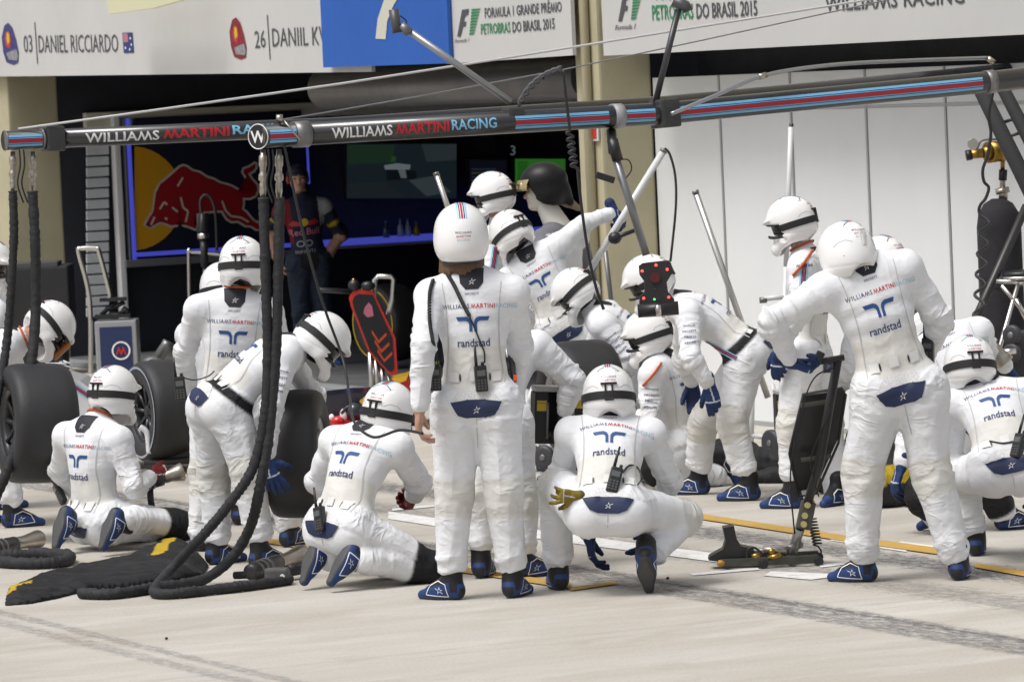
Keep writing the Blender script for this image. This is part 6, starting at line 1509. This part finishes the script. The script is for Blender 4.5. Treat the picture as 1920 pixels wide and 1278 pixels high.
mb.add(vs, [(e * n + i, e * n + i + 1, (e + 1) * n + i + 1, (e + 1) * n + i) for e in range(2) for i in range(n - 1)], True); mb.build('visor', mat('gold_visor', (.55, .45, .25), .12, .85), r)
mb = MB(); mb.tube([Mh @ V(s_ * .09, .01, -.05) for s_ in (-1, 1)], .004, 6); mb.build('chin_strap', M_BLACK, r)
mb = MB(); B = Blob().cone(D['N'] + V(0, -.01, .0), D['hc'] + V(.012, .0, -.075), .085, .062, k=.02); vs, q = B.mesh(.01); me = np_mesh('collar', vs, q); rigid('hood', me, Matrix(), r, mat('hood_cream', (.62, .61, .55), .8))
B = Blob().cone(D['hc'] + V(.09, 0, -.03), D['hc'] + V(.17, .03, -.10), .05, .03, k=.02).cone(D['hc'] + V(.13, 0, -.06), D['hc'] + V(.24, .05, -.14), .045, .02, k=.02); vs, q = B.mesh(.009); me = np_mesh('flap', vs, q); rigid('neck_flap', me, Matrix(), r, mat('flap_khaki', (.22, .18, .10), .8))
# ---- the man in the garage: head, cap, headset, shirt prints
D = PE['watch']; Mh = D['Mh']; r = D['root']; rigid('head', make_head(), Mh, r)
mb = MB(); mb.ball((0, -.012, .045), (.083, .102, .075), 18, None); me = mb.mesh(); rigid('cap', me, Mh, r, mat('cap_navy', (.012, .014, .04), .7)); mb = MB(); mb.ball((0, .105, .052), (.068, .06, .008), 16); rigid('cap_peak', mb.mesh(), Mh, r, mat('cap_navy', (.012, .014, .04), .7))
for sx in (-1, 1): mb = MB(); mb.ball((sx * .085, -.005, -.005), (.02, .036, .042), 12); rigid('ear_cup', mb.mesh(), Mh, r, mat('ear_cup_red', (.25, .012, .02), .4) if sx > 0 else M_BLACK)
pts = [V(math.sin(a) * .094, -.005, .02 + math.cos(a) * .105) for a in [RAD(-85 + 17 * i) for i in range(11)]]; mb = MB(); mb.tube(pts, .008, 6); rigid('headband', mb.mesh(), Mh, r, M_BLACK)
def front(x, y, off=.004):
    c = D['N'] + (-D['Rs']) * x + V(0, 0, y); h = D['bv'].ray_cast(c - D['Bk'] * .5 if False else c + (D['T'].cross(D['Rs'])) * .5, -(D['T'].cross(D['Rs']))); return h[0] + h[1] * off if h[0] is not None else None
Flat().text('Red Bull', .085, 0, -.30, bold=.012, xs=.95).cut(.02).place('shirt_lettering', mat('shirt_pink', (.42, .12, .18), .6), r, front); Flat().text('INFINITI', .040, 0, -.46, bold=.004, spacing=1.2).cut(.02).place('shirt_lettering', mat('shirt_grey', (.30, .31, .33), .6), r, front)
f = Flat(); [f.poly([(sx * .02, -.19), (sx * .10, -.165), (sx * .13, -.195), (sx * .10, -.215), (sx * .03, -.22)]) for sx in (-1, 1)]; f.cut(.02).place('shirt_emblem', mat('shirt_red', (.32, .015, .02), .6), r, front); Flat().poly([(.035 * math.cos(a), -.19 + .035 * math.sin(a)) for a in [i * math.pi / 8 for i in range(16)]]).place('shirt_emblem', mat('shirt_yellow', (.42, .30, .01), .6), r, lambda x, y: front(x, y, .006))
f = Flat(); 
for sx in (-1, 1):
    ring = [(sx * (.035 + .035 * math.cos(a)), -.375 + .028 * math.sin(a)) for a in [i * math.pi / 8 for i in range(17)]]
    for a, b in zip(ring, ring[1:]): c0 = (sx * .035, -.375); f.poly([a, b, (c0[0] + (b[0] - c0[0]) * .72, c0[1] + (b[1] - c0[1]) * .72), (c0[0] + (a[0] - c0[0]) * .72, c0[1] + (a[1] - c0[1]) * .72)])
f.cut(.02).place('shirt_emblem', mat('shirt_grey', (.30, .31, .33), .6), r, front)
# ---- poles
def pole(label, a, b, r, m, cat='pole', name='pole', cap=True, grp=None):
    rt = empty(name, b, label, cat, grp); MB().tube([a, b], r, 14).build('tube', m, rt); MB().tube([a, a + (b - a).normalized() * .02], r * 1.12, 14).build('end_cap', M_GREYM, rt); return rt
vp = dep(1385, 900); pole('polished steel pole leaning against the white panels', at(1303, 357, vp), at(1440, 745, vp), .019, M_CHROME)
vp = dep(870, 870); pole('short polished steel pole sticking up behind the round helmet', at(817, 323, vp), at(868, 470, vp), .017, M_CHROME)
vp = PE['reach']['J']['rw'].y - .05; r = pole('long white pole held across by the outstretched glove', at(1246, 280, vp), at(1082, 545, vp), .022, M_WPAINT)
MB().tube(spline([at(1246, 278, vp), at(1256, 290, vp), at(1266, 330, vp), at(1267, 390, vp), at(1257, 490, vp)], 8), .008, 7).build('cable', M_CORD, r); mb = MB(); mb.tube([at(1142, 450, vp - .03), at(1190, 432, vp - .03)], .014, 8); mb.ball(at(1153, 446, vp - .03), (.045, .035, .04), 10); mb.build('trigger_grip', M_BLACK, r)
MB().tube([at(1135, 470, vp + .2), at(1155, 640, vp + .2)], .016, 10).build('prop', M_GREYM, r)
vp = dep(1490, 850); r = empty('tube_stand', G(1480, 850), 'white tube stand against the panels behind the bent one', 'stand')
for a, b in (((1483, 238), (1474, 500)), ((1474, 500), (1462, 830)), ((1462, 640), (1500, 850)), ((1432, 560), (1474, 556)), ((1412, 700), (1408, 845)), ((1448, 720), (1480, 850)), ((1408, 815), (1480, 828))): MB().tube([at(*a, vp), at(*b, vp)], .017, 10).build('tube', M_WPAINT, r)
MB().tube([at(1424, 563, vp), at(1438, 562, vp)], .02, 10).build('tube_end', M_GREYM, r); MB().tube([at(1484, 232, vp), at(1483, 244, vp)], .014, 8).build('tube_end', M_BLACK, r)
def castor(r, c, rad=.085, axis=(-.8, -.6, 0)):
    z_ = Vector(axis).normalized(); x_, _, y_ = look(z_); M = frame3(x_, y_, z_, c); w_ = MB().lathe([(.02, .02), (rad * .75, .02), (rad, .012), (rad, -.012), (rad * .75, -.02), (.02, -.02)], M, 28).build('wheel', mat('castor_rubber', (.035, .036, .042), .5), r)
    MB().lathe([(.004, .026), (.018, .026), (.022, .020)], M, 14).build('hub', M_GREYM, w_)
q = at(1446, 822, dep(1446, 855)); castor(r, V(q.x, q.y, .085))
# caution boxes held by two of the crew
def caution_box(label, px, py, v, w_, h_, yaw, tilt, lid=True):
    c = at(px, py, v); M = Matrix.Translation(c) @ Matrix.Rotation(RAD(yaw), 4, 'Z') @ Matrix.Rotation(RAD(tilt), 4, 'Y'); r = empty('brake_blower', c, label, 'equipment box', 'black equipment boxes')
    def sub(n_, mb, m): rigid(n_, mb.mesh(), M, r, m)
    mb = MB(); mb.box((-w_ * .36, 0, 0), (w_ * .28, .16, h_), bev=.008); mb.box((w_ * .40, 0, 0), (w_ * .2, .16, h_), bev=.008); mb.box((0, .06, 0), (w_ * .9, .03, h_ * .96)); mb.box((0, 0, -h_ * .46), (w_ * .9, .15, h_ * .08)); sub('case', mb, mat('box_black', (.016, .016, .017), .5, noise=(10, .7)))
    mb = MB(); mb.box((0, 0, h_ * .56), (w_ * .98, .17, h_ * .10), bev=.005); sub('lid', mb, mat('lid_grey', (.42, .42, .40), .5))
    for sx, zz_ in ((-.36, .24), (.40, .3)): mb = MB(); mb.box((w_ * sx, -.083, h_ * zz_), (w_ * .2, .004, h_ * .2)); sub('caution_label', mb, M_YLAB)
    f = Flat().text('CAUTION', w_ * .045, w_ * -.36, h_ * .28, bold=.01); o = f.flat('label_lettering', mat('label_ink', (.12, .06, .01), .6), r, M @ frame3((1, 0, 0), (0, 0, 1), (0, -1, 0), (0, -.0862, 0)))
    for sx in (-.24, .28): mb = MB(); mb.tube([V(w_ * sx, -.085, h_ * .3), V(w_ * sx, -.085, -h_ * .4)], .008, 6); sub('rail', mb, M_GREYM)
    return r
caution_box('black equipment box with yellow labels gripped by a patterned glove', 1044, 782, PE['behind']['J']['rw'].y + .10, .25, .26, 8, 4); caution_box('black equipment box with a yellow label held by a lime glove', 1478, 772, dep(1480, 900), .16, .22, 4, 0)
# white tube dolly with wheels
r = empty('tube_dolly', G(985, 880), 'white tube dolly with black wheels behind the standing one', 'dolly'); vd = dep(1000, 885)
for a, b in (((1002, 725), (966, 800)), ((966, 800), (950, 875)), ((985, 730), (1000, 850)), ((960, 825), (1015, 852)), ((1010, 760), (1018, 850))): MB().tube([at(*a, vd), at(*b, vd)], .021, 10).build('tube', M_WPAINT, r)
q = at(1020, 857, vd - .1); castor(r, q, .075, (-.5, -.86, 0)); q = at(990, 850, vd + .1); castor(r, q, .075, (-.5, -.86, 0)); MB().box(at(975, 790, vd), (.09, .08, .10), bev=.03).build('motor', M_BLACK, r)
# ---- gas bottle with brass regulator, gantry legs, stool
vb = 28.6; px_m = 8750 / vb; base = at(1880, 600, vb); base.z = 0; r = empty('gas_bottle', base, 'tall gas bottle in a black fabric jacket with brass regulator', 'gas bottle'); MT = Matrix.Translation(base); top = at(1880, 372, vb).z
MB().lathe([(.12, 0), (.135, .01), (.137, top * .45), (.137, top - .17), (.125, top - .09), (.09, top - .03), (.04, top)], MT, 28).build('jacket', mat('jacket_fabric', (.020, .019, .023), .85, noise=(14, .7), bump=(150, .3)), r); MB().lathe([(.139, top * .66), (.139, top * .70)], MT, 28, close=True).build('strap', M_BLACK, r)
q = lambda x, y, dv=0: at(x, y, vb + dv)
MB().tube([q(1881, 374), q(1881, 352)], .028, 14).build('neck', M_NICKEL, r); MB().tube([q(1880, 356), q(1880, 330)], .018, 10).build('valve', M_NICKEL, r); MB().tube([q(1880, 338), q(1881, 318)], .026, 12).build('hand_wheel', M_BLACK, r); MB().tube([q(1880, 320), q(1880, 290)], .014, 10).build('stem', M_BRASS, r); MB().tube([q(1867, 360, -.02), q(1892, 355, -.02)], .018, 8).build('outlet', M_NICKEL, r)
MB().tube([q(1853, 286, -.04), q(1890, 282, .04)], [.066, .062], 22).build('regulator', M_BRASS, r); MB().tube([q(1842, 287, -.06), q(1854, 286, -.04)], [.03, .055], 16).build('regulator_cap', M_BRASS, r); MB().tube([q(1815, 291, -.06), q(1843, 287, -.06)], [.026, .03], 14).build('adjuster', M_BRASS, r); MB().tube([q(1811, 292, -.06), q(1822, 290, -.06)], .032, 12).build('knob', M_BLACK, r)
MB().lathe([(.032, -.015), (.034, 0), (.032, .015)], frame3((1, 0, 0), (0, 0, 1), (0, -1, 0), q(1824, 270, -.05)), 20).build('gauge', M_CHROME, r); MB().tube(spline([q(1830, 285), q(1838, 266), q(1850, 262), q(1880, 261)], 6), .007, 8).build('pipe', M_GREYM, r)
r = empty('gantry_support', at(1900, 300, 28.2), 'black padded diagonal support under the ends of the booms beside the gas bottle', 'gantry support')
for a, b, wd in (((1838, 168), (2184, 868), .056), ((1880, 165), (2243, 868), .05)):
    A_, B_ = at(*a, 28.2), at(*b, 28.2); MB().tube([A_, A_.lerp(B_, .5), B_], [wd * .8, wd, wd * .95], 12).build('padded_leg', M_BLACKC, r)
for y in (215, 245): MB().tube([at(1880, y + 15, 28.2), at(1925, y, 28.2)], .01, 8).build('rung', M_BLACK, r)
for bb in (BA, BB): q0 = bb.P[-1]; MB().tube([q0, V(q0.x, q0.y, 0)], .07, 14).build('column', M_BLACK, r)
MB().tube([at(1925, 385, 28), at(1708, 868, 28)], .026, 12).build('stay', mat('stay_dark', (.05, .05, .05), .4, .5), r)
r = empty('stool', at(1905, 640, 28.0), 'chrome legged stool at the right picture edge', 'stool'); c = at(1918, 516, 28.0)
MB().lathe([(.12, -.01), (.13, .0), (.13, .02), (.11, .03)], Matrix.Translation(c), 24).build('seat', M_BLACK, r)
for a, b in (((1912, 520), (1812, 872)), ((1945, 520), (2010, 872)), ((1868, 527), (1920, 530)), ((1878, 535), (1925, 590)), ((1925, 600), (1905, 560))): MB().tube([at(*a, 27.9), at(*b, 27.9)], .014, 10).build('leg', M_CHROME, r)
ringp = [c + V(.13 * math.cos(a), .13 * math.sin(a), -.012) for a in [2 * math.pi * i / 24 for i in range(25)]]; MB().tube(ringp, .012, 8, cap=False).build('ring', M_CHROME, r)
vw = PE['reachr']['J']['rw'].y - .06; wheel_gun('wheel gun raised at the grey sleeve by the gas bottle', at(1832, 612, vw), at(1885, 680, vw))
r = empty('trolley', at(1895, 660, 27.5), 'dark trolley with stacked knobbly wheels at the right edge', 'trolley'); mb = MB(); tq = at(1930, 690, 27.6); mb.box((tq.x, tq.y, .42), (.22, .3, .84), bev=.02); mb.build('body', mat('trolley_dark', (.03, .03, .035), .5), r)
for y in (628, 662): castor(r, at(1898, y, 27.4), .06, (-.6, -.8, 0))
MB().tube([at(1880, 660, 27.3), at(1905, 658, 27.3)], .02, 10).build('axle', M_CHROME, r)
# ---- bags on the ground
def bag(label, pts, hgt, m, band=None, seed=1):
    B = Blob()
    for (a, b, ra, rb) in pts: B.cone(np.array(G(*a)) + np.array([0, 0, ra * .8]), np.array(G(*b)) + np.array([0, 0, rb * .8]), ra, rb, k=.06)
    vs, q = B.mesh(.014); n = vnormals(vs, q); vs = vs + n * (.018 * vnoise(vs * 11 + seed) + .010 * (1 - 2 * np.abs(vnoise(vs * 20 + seed))))[:, None]; vs[:, 2] = np.maximum(vs[:, 2], .003)
    col = np.tile(np.array(m), (len(vs), 1))
    if band is not None: al = vs @ np.array(band[0]); col[np.abs(al - np.median(al) - band[1]) < band[2]] = (.40, .28, .012)
    me = np_mesh('bag', vs, q, col); me.materials.append(attr_mat('quilted_cover', .7)); o = link('blanket_bag', me); tag(o, label, 'bag', 'black blanket bags')
bag('black bundled tyre blanket behind the boots of the bent one', [((1345, 885), (1460, 895), .10, .09), ((1330, 880), (1400, 870), .10, .08), ((1400, 905), (1475, 905), .05, .05)], .2, (.014, .014, .016))
bag('black bundled tyre blanket behind the jack shield', [((1555, 920), (1600, 935), .10, .11), ((1540, 905), (1575, 925), .09, .08)], .2, (.014, .014, .016), seed=4)
bag('black and yellow bundled blanket between the legs of the one on the jack', [((1645, 950), (1690, 945), .13, .15), ((1655, 935), (1700, 935), .22, .22), ((1662, 928), (1698, 928), .25, .24)], .2, (.014, .014, .016), band=((0, 0, 1), .02, .05), seed=7)
# ---- things in front of and inside the dark garage
vs_ = dep(715, 742); q = lambda x, y, dv=0: at(x, y, vs_ + dv); r = empty('stop_board', G(712, 742), 'red edged black stop board with orange chevrons on a steel stand', 'stop board')
out = [(657, 556), (662, 546), (672, 541), (703, 545), (741, 636), (742, 700), (735, 706), (727, 703), (690, 660), (660, 572)]; o_ = q(700, 620); kk = 8750 / vs_
loc = lambda pts: [((x - 700) / kk, -(y - 620) / kk) for x, y in pts]
MB().prism(loc(out), -.015, .015, Matrix.Translation(o_)).build('board', mat('stop_red', (.48, .02, .012), .5), r); c_ = (702, 622); inn = [(c_[0] + (x - c_[0]) * .86, c_[1] + (y - c_[1]) * .90) for x, y in out]; MB().prism(loc(inn), -.019, -.0155, Matrix.Translation(o_)).build('face', mat('stop_black', (.012, .012, .016), .3), r)
FMx = frame3((1, 0, 0), (0, 0, 1), (0, -1, 0), o_ + V(0, -.021, 0)); f = Flat()
for i in range(3):
    y = 618 + i * 18; x = 698 + i * 4.5; th = 6
    for pts in ([(x, y), (x + 11, y + 20), (x + 11, y + 20 + th), (x - 1, y + th)], [(x + 11, y + 20), (x + 26, y + 6), (x + 27, y + 6 + th), (x + 11, y + 20 + th)]): f.poly(loc(pts))
f.flat('chevrons', mat('stop_orange', (.45, .05, .012), .5), r, FMx); f = Flat().poly(loc([(686, 575), (694, 566), (700, 573), (702, 592), (690, 594), (683, 586)])); f.flat('emblem', mat('shirt_pink', (.42, .12, .18), .6), r, FMx)
for pts, rr in (([(701, 560), (703, 525), (709, 518), (733, 518), (739, 524), (736, 560), (728, 590)], .022), ([(694, 660), (698, 742)], .022), ([(705, 672), (709, 742)], .022), ([(716, 690), (720, 742)], .02), ([(727, 703), (733, 725), (728, 745)], .012)): MB().tube([q(*p, .05) for p in pts], rr, 10).build('steel_tube', M_CHROME, r)
mb = MB(); mb.tube([q(596, 543), q(660, 547)], .02, 8); mb.tube([q(660, 550), q(700, 535)], .015, 8); mb.ball(q(664, 535), (.05, .04, .05), 10); mb.ball(q(690, 536), (.06, .04, .04), 10); mb.build('handlebar', M_BLACK, r); MB().tube([q(664, 545), q(663, 522)], .014, 8).build('lever', M_BRASS, r)
# case on wheels with a round badge
vk = dep(222, 728); q = lambda x, y, dv=0: at(x, y, vk + dv); kk = 8750 / vk; c0 = q(222, 662); r = empty('flight_case', G(222, 728), 'blue and aluminium flight case with a round red letter badge', 'flight case')
mb = MB(); mb.box(c0, (78 / kk, .35, 126 / kk), bev=.012); mb.build('shell', mat('case_alu', (.36, .37, .38), .4, .5), r); mb = MB(); mb.box(c0 + V(0, -.178, 0), (60 / kk, .01, 104 / kk), bev=.003); mb.build('panel', mat('case_blue', (.012, .025, .09), .5), r)
FMx = frame3((1, 0, 0), (0, 0, 1), (0, -1, 0), q(227, 657, -.19)); f = Flat()
for i in range(24):
    a, b = 2 * math.pi * i / 24, 2 * math.pi * (i + 1) / 24; R1, R2 = 17.5 / kk, 14.5 / kk; f.poly([(R1 * math.cos(a), R1 * math.sin(a)), (R1 * math.cos(b), R1 * math.sin(b)), (R2 * math.cos(b), R2 * math.sin(b)), (R2 * math.cos(a), R2 * math.sin(a))])
f.flat('badge_ring', M_WHITE, r, FMx); Flat().text('M', 20 / kk, 0, -7 / kk, bold=.03).flat('badge_lettering', mat('stop_red', (.48, .02, .012), .5), r, FMx)
mb = MB()
for i in range(6): mb.tube([q(190 + 8 * i, 590 - 14 * (i % 2)), q(215 + 6 * i, 566 + 12 * (i % 3))], .02, 8)
mb.box(q(212, 561), (.22, .1, .03)); mb.box(q(212, 592), (.3, .15, .03)); mb.build('folded_bracket', M_BLACK, r); MB().tube(spline([q(170, 700), q(168, 560), q(148, 475), q(152, 466), q(180, 466), q(186, 474), q(205, 545), q(205, 560)], 5), .02, 10).build('pull_handle', M_CHROME, r)
r = empty('equipment_case', G(70, 700), 'stack of black equipment cases in front of the cream pillar', 'equipment case'); vk = dep(75, 705)
for (x0, y0, x1, y1) in ((-40, 505, 132, 600), (-60, 602, 120, 705)):
    a, b = at(x0, y0, vk), at(x1, y1, vk); mb = MB(); mb.box((a + b) / 2 + V(0, .3, 0), (abs(b.x - a.x), .6, abs(a.z - b.z)), bev=.02); mb.build('case', mat('case_black', (.018, .018, .02), .6, noise=(3, .7)), r)
a = at(45, 498, vk); mb = MB(); mb.box(a + V(.05, .2, 0), (.5, .4, .05), bev=.01); mb.build('lid', mat('case_grey', (.06, .06, .062), .5), r); mb = MB(); mb.box(at(5, 560, vk - .02), (.09, .02, .18)); mb.build('label', mat('label_pale', (.40, .42, .45), .5), r)
vm = dep(290, 716); q = lambda x, y, dv=0: at(x, y, vm + dv); r = empty('blower', G(290, 716), 'silver blower motor on the floor beside the blue flight case', 'blower')
MB().ball(q(288, 690), (.12, .12, .11), 18).build('housing', mat('blower_alloy', (.36, .36, .36), .35, .7, noise=(20, .5)), r); MB().lathe([(.055, 0), (.07, .02), (.05, .05)], frame3((1, 0, 0), (0, 0, 1), (0, -1, 0), q(286, 688, -.1)), 20).build('inlet', M_BLACK, r); MB().tube([q(296, 672), q(312, 648), q(316, 640)], .05, 12).build('duct', M_GREYM, r); MB().box(q(290, 712), (.26, .2, .06), bev=.01).build('base', M_BLACK, r)
vm = dep(380, 700); q = lambda x, y, dv=0: at(x, y, vm + dv); r = empty('inspection_lamp', q(384, 560), 'black cylindrical lamp on a stand before the bull panel', 'lamp')
MB().tube([q(380, 400), q(381, 436)], .055, 18).build('head', M_BLACK, r); MB().tube([q(381, 437), q(382, 447)], .052, 16).build('ring', M_CHROME, r); MB().tube([q(382, 447), q(384, 500)], .035, 12).build('neck', M_BLACK, r); MB().tube([q(384, 500), q(390, 690)], .018, 10).build('stand', M_GREYM, r)
MB().tube(spline([q(378, 402), q(376, 378), q(384, 366), q(396, 372), q(404, 400), q(407, 470)], 6), .014, 8).build('cable', M_CORD, r); MB().tube(spline([q(357, 640), q(354, 480), q(360, 473), q(420, 478)], 5), .016, 8).build('rail', M_CHROME, r)
# ---- the two cars, mostly hidden
def stripes_on(name, pts0, pts1, v, parent, ks=((0, .2, 0), (.26, .36, 1), (.38, .66, 2), (.68, .78, 1), (.82, 1, 0))):
    f = Flat()
    for k0, k1, mi in ks: f.poly([(pts0[0][0] + (pts1[0][0] - pts0[0][0]) * k0, pts0[0][1] + (pts1[0][1] - pts0[0][1]) * k0), (pts0[1][0] + (pts1[1][0] - pts0[1][0]) * k0, pts0[1][1] + (pts1[1][1] - pts0[1][1]) * k0), (pts0[1][0] + (pts1[1][0] - pts0[1][0]) * k1, pts0[1][1] + (pts1[1][1] - pts0[1][1]) * k1), (pts0[0][0] + (pts1[0][0] - pts0[0][0]) * k1, pts0[0][1] + (pts1[0][1] - pts0[0][1]) * k1)], mi)
    return f.place(name, [M_CYAN, M_BLUE2, M_RED], parent, lambda x, y: at(x, y, v))
vcar = dep(240, 885); q = lambda x, y, dv=0: at(x, y, vcar + dv); r = empty('race_car', G(240, 885), 'white striped race car behind the low kneeling one, its tyre and black wing showing', 'race car')
def hull(name, prof, d0, d1, m, o=(240, 800)):
    O = q(*o); kk = 8750 / vcar; MB().prism([((x - o[0]) / kk, -(y - o[1]) / kk) for x, y in prof], d0, d1, Matrix.Translation(O)).build(name, m, r)
WB = mat('car_white', (.66, .67, .69), .25, coat=.6)
hull('body', [(60, 700), (115, 700), (150, 712), (190, 745), (240, 790), (330, 838), (330, 850), (60, 850)], .15, .75, WB); hull('fin', [(108, 705), (114, 673), (119, 673), (126, 712)], .1, .13, WB)
for dy in (0, 7, 13): MB().tube([q(118, 676 + dy, .1), q(136, 683 + dy, .1)], .006, 6).build('fin_vane', WB, r)
MB().tube([q(85, 683, .1), q(125, 682, .1)], .012, 6).build('mirror_stalk', WB, r)
stripes_on('stripes', [(118, 704), (172, 738)], [(118, 716), (170, 752)], vcar + .145, r); stripes_on('stripes', [(128, 754), (148, 782)], [(126, 768), (138, 786)], vcar + .145, r)
zz2 = Flat().text('7', 24, 0, 0); zz2.place('lettering', M_BLUE2, r, lambda x, y: at(138 + x, 742 - y, vcar + .143))
hull('front_wing', [(285, 862), (292, 850), (300, 805), (362, 798), (366, 820), (368, 852), (366, 866)], -.25, .3, mat('wing_black', (.014, .014, .015), .35)); MB().tube([q(270, 868, -.28), q(368, 862, -.28)], .02, 8).build('wing_edge', M_BLACK, r)
f = Flat().text('randstad', 16, 0, 0, bold=.012, shear=.2); f.place('lettering', M_WHITE, r, lambda x, y: at(338 + x, 822 - y, vcar - .254)); MB().tube(spline([q(262, 800, -.3), q(276, 812, -.3), q(280, 850, -.3)], 6), .02, 8).build('wheel_tether', WB, r)
t_ = tyre('front tyre of the white striped car behind the kneeling helmet', q(300, 770, -.1), (-.90, -.42, 0), .335, .30, band=mat('band_pale', (.30, .33, .38), .6), grp='car tyres')
vcar = dep(690, 805); q = lambda x, y, dv=0: at(x, y, vcar + dv); r = empty('race_car', G(690, 805), 'dark race car nose with red and yellow trim behind a kneeling crew helmet', 'race car')
DK = mat('car_navy', (.010, .012, .025), .3, coat=.5); RD = mat('car_red', (.50, .015, .02), .3, coat=.4); YL = mat('car_yellow', (.60, .36, .01), .3, coat=.4)
def hull2(name, prof, d0, d1, m): O = q(690, 780); kk = 8750 / vcar; MB().prism([((x - 690) / kk, -(y - 780) / kk) for x, y in prof], d0, d1, Matrix.Translation(O)).build(name, m, r)
hull2('body', [(588, 742), (660, 737), (700, 738), (780, 712), (800, 760), (780, 800), (592, 800)], .15, .7, DK); hull2('nose', [(738, 716), (770, 712), (800, 720), (800, 742), (765, 738), (745, 728)], .05, .5, RD); hull2('nose_tip', [(738, 712), (770, 706), (764, 716), (748, 722)], .0, .4, YL); hull2('winglet', [(676, 750), (697, 736), (700, 752), (680, 755)], -.1, .1, YL)
hull2('wing', [(600, 792), (620, 786), (690, 792), (690, 800), (604, 802)], -.25, .25, RD); MB().tube([q(604, 802, -.26), q(672, 806, -.26)], .018, 8).build('wing_edge', M_GREYM, r)
for px, py, m, rr in ((634, 788, RD, (.05, .05, .035)), (645, 777, M_WHITE, (.03, .03, .045)), (665, 772, DK, (.07, .06, .07)), (622, 782, M_WHITE, (.02, .02, .025))): MB().ball(q(px, py, -.1), rr, 12).build('wing_element', m, r)
MB().tube(spline([q(640, 775, -.12), q(655, 762, -.12), q(672, 775, -.12), q(676, 800, -.12)], 6), .012, 8).build('brake_duct', M_BLACK, r)
# ---- small signs and rubber crumbs
c = on(1112, 250, facade(T_R1 - .05, -.016), PX); r = empty('fire_sign', c, 'small red and white fire point sign on the cream pillar', 'sign'); mb = MB(); mb.box(c, (.17, .012, .11), FM); mb.build('plate', mat('sign_white', (.6, .6, .6), .5), r); mb = MB(); mb.box(c - PX * .008, (.13, .006, .075), FM); mb.build('symbol', mat('sign_red', (.5, .03, .02), .5), r)
for px, py, wh in ((312, 1196, 'below the fold of the hose'), (1252, 1083, 'right of the raised boot heel'), (1395, 1054, 'in front of the jack foot')):
    p = G(px, py, .008); o = MB().ball(p, (random.uniform(.006, .014), .008, .007), 6).build('rubber_crumb', M_BLACK); tag(o, 'small black crumb of tyre rubber on concrete ' + wh, 'rubber crumb', 'crumbs of tyre rubber')
